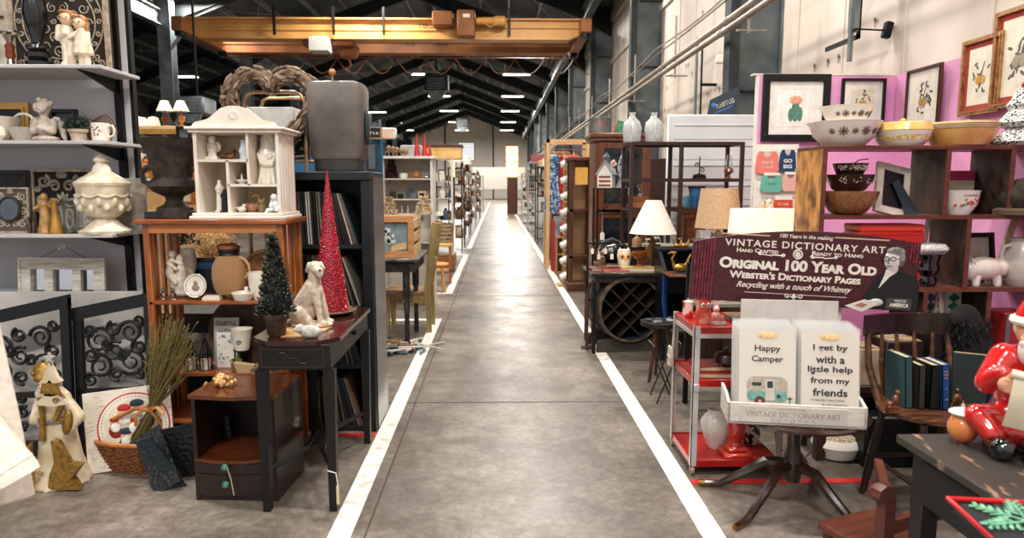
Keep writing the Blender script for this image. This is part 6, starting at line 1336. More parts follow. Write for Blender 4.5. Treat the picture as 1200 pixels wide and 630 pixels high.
# speckled fabric tree
q = bc(1190, BZ, .1); t = thing('speckled_tree', 'white stuffed tree with black speckles and a red bow on the bookcase top', 'decoration', q)
sp = mat('#e6e2dc', .8, hex2='#26282c', scale=95, lo=.43, hi=.5, detail=2)
for (z0, z1, r_) in ((0, 34, 33), (22, 52, 27), (42, 68, 18)):
    m = M(); m.lathe([(r_*.8*e, z0*e), (r_*e, (z0 + 5)*e), (r_*.85*e, (z0 + 9)*e), (r_*.4*e, (z0 + 24)*e), (3*e, z1*e), (0, z1*e)], n=40, flute=.12, fn=6); m.build('tier', sp, t)
m = M()
for sx in (-1, 1): m.ell((sx*5*e, -4*e, 70*e), (5*e, 2*e, 3*e), 10, 6, (0, sx*.5, 0)); m.tube([(sx*1*e, -4*e, 70*e), (sx*4*e, -6*e, 60*e)], 1.2*e, 5, flat=.3)
m.build('bow', mat('#b82a20', .5), t)
# compartment row 1
q = bc(993, Z1, .12)
for i, (r0, r1, h_, z0, mt, lab) in enumerate(((20, 33, 27, 0, mat('#a9764e', .35, coat=.3, hex2='#7f5434', scale=60), 'large speckled brown bowl at the bottom of the bowl stack'), (18, 27, 20, 26, mat('#3a2018', .35, coat=.3, hex2='#2a1610'), 'dark brown bowl with pale blossoms in the middle of the bowl stack'), (14, 19, 16, 43, mat('#241712', .4, hex2='#3a2a20', scale=40), 'small dark bowl with pale flecks on top of the bowl stack'))):
    qq = q + Vector((0, 0, z0*e)); t = thing('stacked_bowl', lab, 'bowl', qq, group='stack of brown bowls')
    m = M(); m.lathe([(r0*.7*e, 0), (r0*e, 3*e), (r1*.9*e, h_*.6*e), (r1*e, h_*e), ((r1 - 1.5)*e, h_*e), (r0*.8*e, 5*e), (0, 3*e)], n=40); m.build('bowl', mt, t)
    if i: 
        m = M(); random.seed(i)
        for j in range(90): a = random.uniform(-2.8, -.3); zz_ = random.uniform(.45, .85); rr = (r1*.92 if i == 2 else r1*.95)*e; cc_ = 1 if i == 2 else (1 if (a*2.2) % 1 < .6 else 0); 
        for j in range(110):
            a = random.uniform(-2.8, -.3)
            if i == 1 and (a*1.6) % 1 > .55: continue
            f_ = random.uniform(.5, .85); rr = (r0 + (r1 - r0)*f_**.6)*e*1.0; m.ell((rr*cos(a), rr*sin(a), h_*f_*e), .7*e, 5, 4)
        m.build('pale_flecks', mat('#b9a690', .5), t)
q2 = q + Vector((8*e, 0, 56*e)); m = M(); m.tube([(-8*e, 0, 0), (2*e, -1*e, 7*e), (12*e, -2*e, 8*e)], .7*e, 5); m.tube([(4*e, 2*e, -2*e), (14*e, 0, 3*e)], .8*e, 5); single(m, 'twisted_servers', 'pair of thin brown twisted servers lying in the top dark bowl', 'utensil', mat('#8a5a38', .5), q2)
# photo frame back
q = bc(1043, Z1, .09); t = thing('photo_frame', 'white photo frame seen from behind with its dark easel leg out', 'photo frame', q, rot=(R(-14), R(12), R(8)))
fw_, fh = 44*e, 60*e; m = M(); m.frame(fw_, fh, 9*e, -.012, .012); m.build('frame', mat('#cfc4b6', .5, hex2='#b7aa9a'), t)
m = M(); m.rect(-fw_/2 + 8*e, fw_/2 - 8*e, 8*e, fh - 8*e, -.008, .004); m.build('backing', black, t)
m = M(); m.prism([(-5*e, 36*e), (3*e, 42*e), (32*e, 10*e), (30*e, 0), (18*e, 0)], -.03, -.026); m.build('easel_leg', mat('#26353a', .6), t)
# cherry bowl
q = bc(1121, Z1, .1); t = thing('cherry_bowl', 'white bowl with red cherries painted on it in the second upper cubby', 'bowl', q)
m = M(); m.lathe([(13*e, 0), (14*e, 2*e), (20*e, 12*e), (22*e, 26*e), (23*e, 28*e), (21*e, 27*e), (0, 4*e)], n=36); m.build('bowl', milk, t)
m = M(); random.seed(2)
for i in range(16):
    a = -pi/2 + random.uniform(-.75, .75); z = random.uniform(11, 18); m.mi = 0 if i % 3 else 1; m.ell((20.6*e*cos(a), 20.6*e*sin(a), z*e), (1.5*e, 1.2*e, 1.2*e), 6, 4)
m.build('painted_cherries', [red, mat('#3f6b3a', .5)], t)
m = M()
for i in range(9):
    a = -pi/2 + (-.35 + i*.09); m.bar((22*e*cos(a), 22*e*sin(a), 22*e), (22*e*cos(a + .05), 22*e*sin(a + .05), (22 + (i % 2))*e), .7*e)
m.build('painted_writing', black, t)
q = bc(1122, Z1, .31); m = M(); m.box(-.1, .1, -.02, .02, 0, .26, .01); m.mat(1).box(-.1, .1, -.024, -.02, .0, .14); m.mat(2).box(-.1, .1, -.024, -.02, .2, .26)
single(m, 'folded_cloths', 'stacked pink tan and dark cloths behind the cherry bowl', 'cloth', [mat('#d8c4a8', .8), mat('#1c2a2c', .7), mat('#b8355a', .7)], q)
# diamond knit hat
q = bc(1198, Z1, .04); t = thing('knit_hat', 'dark olive hat with a pale green diamond motif at the right edge of the bookcase', 'hat', q)
m = M(); m.ell((0, 0, 20*e), (26*e, 20*e, 22*e), 20, 12); m.build('crown', mat('#3b3326', .9, hex2='#201b14', scale=30, bump=.6), t)
m = M(); m.prism([(-14*e, 26*e), (-8*e, 32*e), (8*e, 32*e), (14*e, 26*e), (0, 8*e)], -21.5*e, -19*e); m.build('diamond_motif', mat('#8fd0b8', .5, hex2='#c9e6da', scale=30), t)
m = M(); m.tube([(26*e*cos(a*pi/12), 22*e*sin(a*pi/12), 3*e) for a in range(24)], 5*e, 6, closed=True); m.build('brim', mat('#5a4a34', .9), t)
# compartment row 2
q = bc(1037, Z2, .14); z_ = Z2
for i, (h_, c_, lab) in enumerate(((38, '#a8221c', 'tall red tin box at the bottom of the red stack'), (12, '#b9b0a6', 'silver-grey flat tin in the red stack'), (14, '#c42a20', 'flat red folded box near the top of the red stack'), (8, '#d9442c', 'bright orange-red thin box on top of the red stack'))):
    m = M(); m.box(-38*e, 38*e, -.09, .1, 0, h_*e, .006); m.box(-39*e, 39*e, -.095, .1, h_*.7*e, h_*.8*e, .002); single(m, 'red_tin' if i != 1 else 'grey_tin', lab, 'box', mat(c_, .4, hex2=c_), Vector((q.x, q.y, z_)), group='stack of red boxes'); z_ += h_*e + .001
q = bc(1087, Z2, .1); t = thing('black_pot', 'glossy black pot with a fuzzy white lid', 'pot', q)
m = M(); m.lathe([(13*e, 0), (15*e, 6*e), (13*e, 12*e), (17*e, 20*e), (15*e, 28*e), (17*e, 36*e), (17*e, 38*e)], n=30); m.build('body', mat('#08080a', .12, coat=.8), t)
m = M(); m.box(-21*e, 21*e, -17*e, 17*e, 38*e, 50*e, 5*e); m.build('fuzzy_lid', mat('#d9d6d0', .95, hex2='#a5a19a', scale=60, bump=1), t)
q = bc(1080, Z2, .26); m = M(); m.tube([(0, 0, 0), (.05, 0, 82*e)], .014, 8); single(m, 'white_rod', 'white wooden rod leaning behind the black pot', 'rod', white, q)
# piggy bank
q = bc(1160, Z2, .1); t = thing('piggy_bank', 'shiny cream ceramic piggy bank in the middle cubby', 'piggy bank', q)
blob([fe(-2, 20, 0, 24, 14, 14), fe(-20, 18, 0, 12, 13, 12), fe(16, 21, 0, 11, 11.5, 11), ('c', (-14*e, -6*e, 10*e), (-15*e, -7*e, 2*e), 5*e, 4.4*e), ('c', (10*e, -6*e, 10*e), (11*e, -7*e, 2*e), 5*e, 4.4*e), ('c', (-14*e, 6*e, 10*e), (-15*e, 7*e, 2*e), 5*e, 4.4*e), ('c', (10*e, 6*e, 10*e), (11*e, 7*e, 2*e), 5*e, 4.4*e),
      ('c', (26*e, 0, 24*e), (31*e, 0, 30*e), 2*e, 1.8*e), ('c', (31*e, 0, 30*e), (28*e, 0, 35*e), 1.8*e, 1.5*e), ('c', (-26*e, 0, 17*e), (-33*e, 0, 16*e), 5*e, 5*e), ('c', (-20*e, -7*e, 28*e), (-23*e, -9*e, 32*e), 3*e, 1.4*e)], .004, 'body', mat('#d9d0c2', .12, coat=.9, hex2='#cfc4b4', scale=4), t, 2)
q = bc(1203, Z2, .1); t = thing('cream_pitcher', 'cream ceramic pitcher beside the piggy bank at the right edge of the picture', 'pitcher', q)
m = M(); m.lathe([(14*e, 0), (20*e, 10*e), (22*e, 28*e), (16*e, 44*e), (14*e, 52*e), (17*e, 56*e), (15*e, 56*e), (0, 20*e)], n=36); m.build('body', mat('#c9c0b4', .25, coat=.5), t)
m = M(); m.tube([(-15*e, 0, 48*e), (-24*e, 0, 46*e), (-26*e, 0, 36*e), (-20*e, 0, 26*e)], 2.4*e, 8); m.build('handle', mat('#c9c0b4', .25, coat=.5), t)
q = bc(1152, Z2, .31); framed('framed_picture', 'black picture frame leaning behind the piggy bank', 'picture frame', q, .24, .3, .03, black, white, rz=R(10), tilt=8)
q = bc(1178, Z2, .24); m = M(); m.tube([(-.04, 0, 0), (.07, 0, 80*e)], .02, 8); single(m, 'wooden_rod', 'pale wooden rolling rod leaning behind the piggy bank', 'rod', mat('#d8b98a', .5), q)
q = bc(1135, Z2, .32); m = M(); m.box(-.1, .1, 0, .01, 0, .2); single(m, 'white_card', 'pale card standing behind the head of the piggy bank', 'card', paper, q)
# compartment row 3
q = bc(1106, Z3, .12); t = thing('glass_bottle', 'tall clear glass bottle of amber liquid in the lower cubby', 'bottle', q)
m = M(); hb_ = (Z2 - Z3)*.92; m.lathe([(.04, 0), (.045, .02), (.045, hb_*.45), (.014, hb_*.75), (.012, hb_*.98), (.016, hb_)], n=24); m.build('body', mat('#e6d9c8', .05, trans=.85, hex2='#d9c8b0'), t)
m = M(); m.lathe([(.041, .01), (.041, hb_*.3)], n=20); m.build('liquid', mat('#b9793a', .1, trans=.4), t)
for i, (px, c_, lab) in enumerate(((1095, '#e9e6df', 'white patterned box in the lower cubby left of the bottle'), (1122, '#2a7a5a', 'green and white patterned box in the lower cubby right of the bottle'))):
    q = bc(px, Z3, .24); m = M(); m.box(-.05, .05, -.03, .03, 0, .42, .003); m.mat(1)
    for j in range(7): m.prism([(-.04, .03 + j*.055), (0, .06 + j*.055), (.04, .03 + j*.055), (0, .0 + j*.055)], -.031, -.032)
    single(m, 'patterned_box', lab, 'box', [mat('#dcd8ce', .5), mat(c_ if i else '#2a3a42', .5)], q)
q = bc(1190, Z2 - .35, .1); q.z = Z3; m = M(); m.box(-.07, .1, -.1, .1, 0, .3, .01); m.mat(1).box(-.075, -.05, -.105, -.1, 0, .3); single(m, 'red_case', 'red metal case with grey edges in the lowest right cubby', 'case', [mat('#9a1f24', .4), lsteel], q)
q = bc(1150, Z3, .2); m = M(); m.box(-.08, .08, -.06, .06, 0, .28, .02); single(m, 'brown_box', 'brown cardboard box in the lower middle cubby', 'box', mat('#7a5236', .7), q)
# behind the bookcase to the right
xr = P(1160, 250, 4.6).x
for i in range(8):
    m = M(); c_ = random.choice(['#8d8f92', '#5a6a7a', '#c9c0b2', '#3a3a3e', '#a9623a', '#d9d4cb', '#6a8a9a']); h_ = random.uniform(.2, .28); m.box(0, .022, 0, .16, 0, h_, .002)
    single(m, 'book', 'book in the row behind the cubby bookcase at the right edge', 'book', mat(c_, .6), (xr + .03 + i*.026, 4.62, .98), group='books behind the cubby bookcase')
m = M(); m.box(xr - .1, xr + .3, 4.6, 4.82, .95, .98); m.box(xr - .1, xr - .07, 4.6, 4.82, 0, 1.4); m.box(xr + .27, xr + .3, 4.6, 4.82, 0, 1.4); single(m, 'side_shelf', 'pale shelf of books behind the right end of the cubby bookcase', 'shelf', mat('#c9c2b8', .6), (0, 0, 0))
# ---------------- pink booth ----------------
PY = 5.6; pa = P(890, 88, PY); pc = P(1050, 88, PY); PZ = pa.z
pink = mat('#e4a0c8', .6, hex2='#dc94bf', scale=1.5)
m = M(); m.box(pa.x, pc.x, PY, PY + .05, .0, PZ); struct(m, 'wall_booth_back', pink)
m = M(); m.box(pa.x - .02, pa.x, PY, PY + .03, 0, PZ + .0); m.box(pa.x - .05, pc.x, PY - .004, PY + .06, PZ, PZ + .012); struct(m, 'trim_booth_edge', white)
PX = pc.x; m = M(); m.box(PX, PX + .05, 1.0, PY + .05, 0, PZ); struct(m, 'wall_booth_side', pink)
m = M(); m.box(PX - .6, PX - .594, PY - .004, PY, 0, PZ); struct(m, 'trim_booth_seam', mat('#a85f8c', .7))
mnt = mat('#ece7de', .7)
def cactus(t, w, h):
    m = M()
    for x, z0, z1, r_ in ((0, .30, .62, .030), (-.034, .30, .50, .02), (.034, .30, .52, .02)): m.ell((x*w/.5, -.006, (z0 + z1)/2*h), (r_*w/.5, .0015, (z1 - z0)/2*h), 14, 8)
    m.build('painted_cactus', mat('#5f8f7a', .6, hex2='#37614f', scale=80), t)
    m = M()
    for i in range(7): a = i*.9; m.ell((.026*cos(a)*w/.4, -.008, .62*h + .018*sin(a)), (.018, .001, .018), 8, 4)
    m.build('painted_bloom', mat('#e27a86', .6, hex2='#e9b85a', scale=60), t)
    m = M(); m.frame(w*.42, h*.5, .002, -.006, -.005, 0, h*.28); m.build('plate_mark', mat('#c9c2b6', .7), t)
q = P(930, 166, PY - .03); e = K(PY)
framed('cactus_print', 'cactus print in a wide black frame, leftmost on the pink back wall', 'picture', q, 78*e, 76*e, 8*e, black, mat('#f0ece4', .6), mount=mnt, mb=9*e, art=cactus)
def fruit(c1, c2, n_, seed_, s_=1):
    def art(t, w, h):
        random.seed(seed_); m = M()
        m.tube([(-.02*s_, -.006, h*.33), (.0, -.006, h*.5), (.03*s_, -.006, h*.68)], .003, 5)
        for i in range(n_):
            a = random.uniform(0, 6.28); r_ = random.uniform(.02, .11)*s_; m.ell((r_*cos(a), -.006, h*.5 + r_*1.2*sin(a)), (.022*s_, .001, .01*s_), 8, 4, (0, random.uniform(0, 3), 0))
        m.mat(1)
        for i in range(2): m.ell(((-.03 + .05*i)*s_, -.0075, h*.45), (.03*s_, .001, .036*s_), 12, 6)
        m.build('painted_fruit', [mat(c1, .7), mat(c2, .7)], t)
    return art
q = P(1009, 136, PY - .03); q.z = PZ - 5*e - 45*e; framed('plant_print', 'small plant print in a thin black frame, right one on the pink back wall', 'picture', P(1009, 144, PY - .03), 51*e, 50*e, 3*e, black, mat('#e2d6c0', .6), mount=mnt, mb=9*e, art=fruit('#5a5f52', '#c9a24a', 14, 3, .6))
# on the side wall (faces the aisle): plane x = PX, rz = -90deg so that the local -y looks to -x
def side(px_, pyb, w, h, b, fm, inner, mount, mb, art, name, label):
    # find depth from column: X = PX
    d = CM @ Vector(((px_ - 600)/F_PX, -(pyb - 315)/F_PX, -1)); k_ = (PX - .03)/d.x; p = CO + d*k_
    return framed(name, label, 'picture', p, w, h, b, fm, inner, rz=-pi/2, mount=mount, mb=mb, art=art)
side(1080, 152, .42, .46, .018, walnut, mat('#e9e1d0', .6), mnt, .035, fruit('#4a4f42', '#b98a4a', 26, 5, .9), 'pear_print', 'pear tree print in a thin dark brown frame, farthest on the pink side wall')
gf = mat('#b98a5a', .35, .4, hex2='#8a5c34', scale=30)
side(1147, 134, .38, .5, .03, gf, mat('#efe6d2', .6), mat('#b4463a', .7), .035, fruit('#6b6a52', '#d9a24a', 18, 6, .85), 'orange_print', 'orange fruit print with red mount in a gilt frame on the pink side wall')
side(1192, 124, .46, .6, .03, gf, mat('#efe6d2', .6), mat('#b4463a', .7), .035, fruit('#6b6a62', '#a9a08a', 26, 7, 1.1), 'plum_print', 'gilt framed fruit print with red mount, nearest on the pink side wall')
# pegboard with bibs
YB_ = 5.35; a = P(883, 250, YB_); b = P(936, 172, YB_); e = K(YB_)
t = thing('pegboard', 'white pegboard carrying baby bibs left of the bookcase', 'board', (a.x, YB_, 0)); W_ = b.x - a.x
m = M(); m.box(0, W_, 0, .02, .6, b.z + .02); m.mat(1)
for i in range(18):
    for j in range(8): m.disc(.02 + j*W_/8, .7 + i*.07, .004, -.0002, n=6)
m.build('panel', [white, mat('#7a7672', .6)], t); m = M(); m.box(0, .03, 0, .3, 0, .6); m.box(W_ - .03, W_, 0, .3, 0, .6); m.build('leg', white, t)
def bib(px, py, w, h, c_, label, tx=None, tcol='#e9e4da', mk=0):
    q = P(px, py, YB_ - .02); t = thing('baby_bib', label, 'bib', q); w *= e; h *= e
    m = M(); pts = [(-w*.5, h*.15), (-w*.36, 0), (w*.36, 0), (w*.5, h*.15), (w*.44, h*.75), (w*.32, h)]
    nk = [(w*.2*cos(a_), h - h*.3*sin(a_)) for a_ in [pi*i/8 for i in range(9)]]
    m.prism(pts + nk + [(-w*.32, h), (-w*.44, h*.75)], -.012, 0); m.build('cloth', mat(c_, .8, hex2=c_), t)
    m = M(); m.box(-w*.36, w*.36, -.014, -.010, h*.96, h*1.12, .001); m.build('card_header', white, t)
    for i in range(mk): marks(6 - i, w*.5, h*.12, mat(tcol, .7), t, 0, h*(.48 - .2*i), -.0125, seed=int(px) + i)
    if tx:
        for i, l_ in enumerate(tx): text(l_, w*.5, h*.17, mat(tcol, .7), t, 0, h*(.48 - .25*i), -.0125, bold=.03)
bib(898, 203, 28, 26, '#d9776a', 'coral red bib with pale writing, upper left on the pegboard', mk=2); bib(922, 201, 20, 26, '#143a5c', 'navy bib with white letters, upper right on the pegboard', ['GO', 'BIG'])
bib(903, 225, 26, 20, '#5fa896', 'teal bib with small writing, lower left on the pegboard', tcol='#3f7f70', mk=1); bib(925, 224, 20, 20, '#d8a59a', 'pale pink bib, lower right on the pegboard')
q = P(917, 246, YB_ - .02); t = thing('packaged_bib', 'bright orange-red packet low on the pegboard', 'packet', q); m = M(); m.box(-11*e, 11*e, -.01, 0, 0, 12*e, .002); m.build('packet', mat('#d9502e', .6), t); marks(4, 12*e, 3*e, white, t, 0, 7*e, -.011)
m = M(); m.box(-10*e, 10*e, -.012, -.01, 12*e, 17*e); m.build('card_header', white, t)
# ---------------- grey panelled door-like display wall ----------------
Y = 7.3; a = P(783, 134, Y); b = P(888, 134, Y); e = K(Y)
m = M(); w_ = b.x - a.x + .1; m.box(0, w_, 0, .05, 0, a.z, .01)
for i in range(9): z = a.z - .1 - i*.21; m.box(.07, w_ - .1, -.014, 0, z - .02, z + .0, .004); m.box(.07, w_ - .1, -.008, 0, z - .16, z - .03, .004)
single(m, 'panelled_screen', 'tall pale grey panelled divider with horizontal mouldings between the oak cabinet and the pink booth', 'divider', mat('#dadcdb', .45, hex2='#cfd2d2', scale=2), (a.x, Y, 0))
# sign on the wall
q = P(841, 136, 7.6); t = thing('tavern_sign', 'tilted dark grey sign with a blue logo above the pale grey divider', 'sign', (q.x, 7.45, a.z + .005), rz=R(-25)); e = K(7.9)
m = M(); m.prism([(-16*e, 0), (15*e, 0), (17*e, 30*e), (-13*e, 17*e)], -.02, .02); m.build('panel', mat('#27333a', .5), t)
m = M(); m.ell((-9*e, -.022, 11*e), (2.6*e, .003, 2.6*e), 12, 6); m.prism([(-7*e, 2*e), (11*e, 9*e), (11*e, 10.6*e), (-7*e, 3.6*e)], -.021, -.023); m.build('blue_logo', mat('#2a6fb0', .5), t)
o = marks(9, 20*e, 5*e, mat('#cfcfc6', .5), t); o.location = (3*e, -.021, 12.5*e); o.rotation_euler = (0, -R(20), 0)
# --- round pedestal table ---
TC = Vector((1.385, 3.05, 0)); TZ2 = .47
pt = wood('#3a241a', '#1d110c', .22, 4, WX, coat=.5)
t = thing('pedestal_table', 'dark round pedestal table with splayed legs under the card display', 'table', TC)
m = M(); m.lathe([(.285, TZ2 - .03), (.315, TZ2 - .02), (.32, TZ2 - .008), (.305, TZ2), (.29, TZ2 - .006), (0, TZ2 - .006)], n=48); m.build('top', pt, t)
m = M(); m.lathe([(.06, TZ2 - .03), (.05, TZ2 - .05), (.032, TZ2 - .08), (.03, .28), (.045, .22), (.05, .18), (.035, .12), (.0, .1)], n=24); m.build('pedestal', pt, t)
for a in (R(150), R(215), R(300), R(50)):
    m = M(); m.tube([(.03*cos(a), .03*sin(a), .2), (.12*cos(a), .12*sin(a), .19), (.22*cos(a), .22*sin(a), .11), (.33*cos(a), .33*sin(a), .03), (.40*cos(a), .40*sin(a), .018)], [.024, .026, .022, .018, .015], 8); m.build('leg', pt, t)
    m = M(); m.tube([(.37*cos(a), .37*sin(a), .02), (.43*cos(a), .43*sin(a), .014)], .015, 8); m.build('brass_toe', brass, t)
# --- card display ---
DY = 2.86; a = P(852, 492, DY); b = P(1008, 503, DY)
ang = R(-10); DL = thing('card_display', 'whitewashed wooden tray display on the round table, holding two stacks of sleeved cards', 'display', (a.x, DY - .0, TZ2), rz=ang)
e = K(2.86); dw = 160*e; dh = 26*e; dd = .2
wz = mat('#d9d2c8', .65, hex2='#b9b1a6', scale=9, stretch=(1, 5, 5))
m = M(); m.box(0, dw, 0, .015, 0, dh, .002); m.build('front_board', wz, DL)
for x in (0, dw - .012): m = M(); m.prism([(0, 0), (dd, 0), (dd, dh + .03), (.08, dh + .02), (0, dh)], x, x + .012, 'x'); m.build('side_board', wz, DL)
m = M(); m.box(0, dw, 0, dd, 0, .01); m.build('bottom', wz, DL)
m = M(); m.box(dw*.09, dw*.86, -.004, 0, dh*.12, dh*.88); npl = m.build('name_board', mat('#cdc6bb', .6), DL)
gtxt = mat('#9a948a', .6)
text('VINTAGE DICTIONARY ART', dw*.68, dh*.26, gtxt, npl, dw*.475, dh*.52, -.004, bold=.01, caps=False)
marks(10, dw*.2, dh*.1, gtxt, npl, dw*.475, dh*.78, -.004)
m = M(); m.tube([(dw*.475 + dh*.09*cos(i*pi/10), -.005, dh*.26 + dh*.09*sin(i*pi/10)) for i in range(20)], .0012, 5, closed=True)
for sx in (-1, 1):
    for j in range(3): m.scroll(dw*.475 + sx*(dh*.3 + j*dh*.3), dh*.27, dh*.07, -.005, .001, 1.2, 0 if sx > 0 else pi, sx*(-1)**j)
m.build('ornament_lines', gtxt, npl)
# beadboard back
m = M(); bh = P(900, 348, 3.1).z - TZ2; m.box(dw*.13, dw*.86, dd, dd + .012, 0, bh)
for i in range(1, 7): m.box(dw*.13 + i*dw*.104 - .002, dw*.13 + i*dw*.104 + .002, dd - .003, dd, 0, bh)
m.build('beadboard_back', mat('#c9c4bc', .6), DL)
sleeve = mat('#f4f4f3', .08, hex2='#eeeeed', coat=1); sleeve.node_tree.nodes['Principled BSDF'].inputs['Alpha'].default_value = .16; cardm = mat('#d9cfbd', .6, hex2='#c9bda8', scale=160, stretch=(1, 1, 14), lo=.4, hi=.6); ink = mat('#2a2a2c', .6)
cw = 66*e; chh = 112*e
def cards(x0, label_f, art, nback, zz0=.012):
    for i in range(nback, -1, -1):
        tt_ = thing('sleeved_card', label_f(i), 'card', DL.matrix_world @ Vector((0, 0, 0)) if False else Vector(DL.location) + Euler((0, 0, ang)).to_matrix() @ Vector((x0 - i*.0025 + (i % 2)*.003, .03 + i*.0165, zz0 + i*.003)), group='sleeved dictionary cards in the tray' if i else None, rot=(R(-9), 0, ang))
        m = M(); m.box(-cw/2, cw/2, 0, .0016, 0, chh - .01); c_ = m.build('printed_page', cardm, tt_)
        m = M(); m.box(-cw/2 - .004, cw/2 + .004, -.0022, -.0018, -.002, chh + .006); m.build('clear_sleeve', sleeve, tt_)
        if i == 0: art(tt_)
        if i: m = M(); m.box(-cw/2, cw/2, .0022, .007, 0, chh - .014); m.build('backing_board', mat('#e4dfd6', .6), tt_)
def seal(t): 
    m = M(); m.ell((0, -.0028, chh*.92), (cw*.18, .0006, chh*.035), 20, 6); m.build('gold_label', mat('#c99a4a', .4, hex2='#e9d9b0', scale=200), t)
def camper(t):
    seal(t)
    text('Happy', cw*.46, chh*.085, ink, t, 0, chh*.77, -.0028, bold=.015); text('Camper', cw*.56, chh*.085, ink, t, 0, chh*.655, -.0028, bold=.015)
    W = cw*.72; x0 = -W*.5; z0 = chh*.2; H_ = chh*.27; o = -.0028
    def rr(x0, x1, z0, z1, r_, n_=5):
        p = []
        for cx_, cz_, a0 in ((x1 - r_, z0 + r_, -pi/2), (x1 - r_, z1 - r_, 0), (x0 + r_, z1 - r_, pi/2), (x0 + r_, z0 + r_, pi)):
            for k in range(n_ + 1): a = a0 + pi/2*k/n_; p.append((cx_ + r_*cos(a), cz_ + r_*sin(a)))
        return p
    m = M(); m.mat(0).prism(rr(x0, x0 + W, z0, z0 + H_, H_*.3), o, o - .0006); m.mat(1).prism(rr(x0 + W*.01, x0 + W*.99, z0 + H_*.03, z0 + H_*.42, H_*.15), o - .0006, o - .001)
    m.mat(2).prism([(x0 + W*.46, z0 + H_*.05), (x0 + W*.68, z0 + H_*.05), (x0 + W*.68, z0 + H_*.88), (x0 + W*.46, z0 + H_*.88)], o - .001, o - .0014)
    m.mat(3).prism(rr(x0 + W*.12, x0 + W*.36, z0 + H_*.62, z0 + H_*.76, H_*.04), o - .001, o - .0014); m.prism(rr(x0 + W*.5, x0 + W*.64, z0 + H_*.55, z0 + H_*.82, H_*.04), o - .0015, o - .0018)
    m.mat(3).disc(x0 + W*.32, z0 + H_*.0, H_*.2, o - .0014); m.mat(4).disc(x0 + W*.32, z0, H_*.13, o - .0024); m.mat(2).disc(x0 + W*.32, z0, H_*.05, o - .0034)
    m.mat(3).rect(x0 + W, x0 + W*1.12, z0 + H_*.12, z0 + H_*.17, o - .0006); m.rect(x0 + W*1.05, x0 + W*1.07, z0 - H_*.1, z0 + H_*.25, o - .0006); m.disc(x0 + W*.78, z0 + H_*.22, H_*.08, o - .0012)
    m.build('painted_camper', [mat('#b5aa9a', .6, hex2='#9a8f80', scale=60), mat('#78a898', .6, hex2='#5a8a7c', scale=60), mat('#c9c0b2', .6), mat('#33393c', .5), mat('#8a3a30', .5)], t)
def friends(t):
    seal(t)
    for s_, z, w_ in (('I get by', .80, .60), ('with a', .68, .50), ('little help', .565, .78), ('from my', .445, .68), ('friends', .325, .60)): text(s_, cw*w_, chh*.082, ink, t, 0.0, chh*z, -.0028, bold=.02)
    marks(18, cw*.6, chh*.018, ink, t, -.01, chh*.24, -.0028, 4); marks(12, cw*.45, chh*.018, ink, t, .02, chh*.19, -.0028, 5)
    m = M(); m.ell((-cw*.3, -.0026, chh*.53), (.008, .0006, .006), 10, 4); m.build('ink_blot', ink, t)
cards(dw*.30, lambda i: 'front card in the tray reading Happy Camper with a small green and grey caravan' if i == 0 else 'plain sleeved card stacked behind the caravan card', camper, 6)
cards(dw*.755, lambda i: 'front card in the tray reading I get by with a little help from my friends' if i == 0 else 'plain sleeved card stacked behind the friends card', friends, 6)
# --- sign board ---
SY = 3.13; e = K(SY); sa = P(808, 350, SY); sb = P(1060, 362, SY); sw_ = sb.x - sa.x
cx0 = sa.x
t = thing('dictionary_sign', 'wide maroon arched sign board with white lettering and a portrait at its right end', 'sign', (sa.x, SY, sa.z), rot=(0, R(2.9), R(-4)))
hl = 69*e; hm = 87*e; hr = 80*e
def top(u): return (hl*(1 - u) + hr*u) + 13*e*(1 - (2*u - 1)**2)
mar = mat('#45161c', .5, hex2='#2a0c10', scale=90, kind='voronoi', lo=.2, hi=.6, bump=.3)
ub = .10
m = M(); m.prism([(0, 0), (sw_, 0)] + [(sw_*(1 - i/24), top(1 - i/24)) for i in range(25)], 0, .03); m.build('board', mar, t)
m = M()
for i in range(7):
    u0 = .006 + i*.0135; m.box(sw_*u0, sw_*(u0 + .007), -.006, 0, .002, top(u0) - .004)
for i in range(3):
    u0 = .955 + i*.013; m.box(sw_*u0, sw_*(u0 + .006), -.006, 0, hr*.72, top(u0) - .004)
m.build('spine_ribs', mat('#8a2a38', .4, hex2='#3a0c14', scale=50), t)
tw_ = mat('#e6ddd0', .5); tg_ = mat('#cfa58c', .5); cxm = sw_*.50
text('100 Years in the making', sw_*.235, 6.0*e, tw_, t, cxm - 1*e, 76.5*e + 4*e, -.0005, shear=.15, bold=.01)
m = M(); m.box(sw_*.12, sw_*.335, -.002, 0, 79.5*e, 81*e); m.box(sw_*.62, sw_*.86, -.002, 0, 81.5*e, 83*e); m.build('top_rules', tg_, t)
text('VINTAGE DICTIONARY ART', sw_*.71, 8.2*e, tw_, t, cxm - 2*e, 70.5*e, -.0005, bold=.012, spacing=1.15)
text('Hand Crafted', sw_*.185, 5*e, tw_, t, sw_*.285, 62*e, -.0005, caps=True, bold=.02); text('Ready to Hang', sw_*.225, 5*e, tw_, t, sw_*.64, 62.5*e, -.0005, caps=True, bold=.02)
m = M(); m.tube([(sw_*.465 + 5*e*cos(i*pi/12), -.002, 60*e + 5*e*sin(i*pi/12)) for i in range(24)], .9*e, 5, closed=True); m.disc(sw_*.465, 60*e, 3.4*e, -.001)
for sx in (-1, 1):
    m.scroll(sw_*.465 + sx*17*e, 57.5*e, 2.4*e, -.002, .7*e, 1.3, pi if sx > 0 else 0, -sx, (sw_*.465 + sx*30*e, 58*e)); m.scroll(sw_*.465 + sx*44*e, 58.5*e, 2.0*e, -.002, .6*e, 1.3, 0 if sx > 0 else pi, sx, (sw_*.465 + sx*30*e, 57*e))
m.build('emblem', tw_, t)
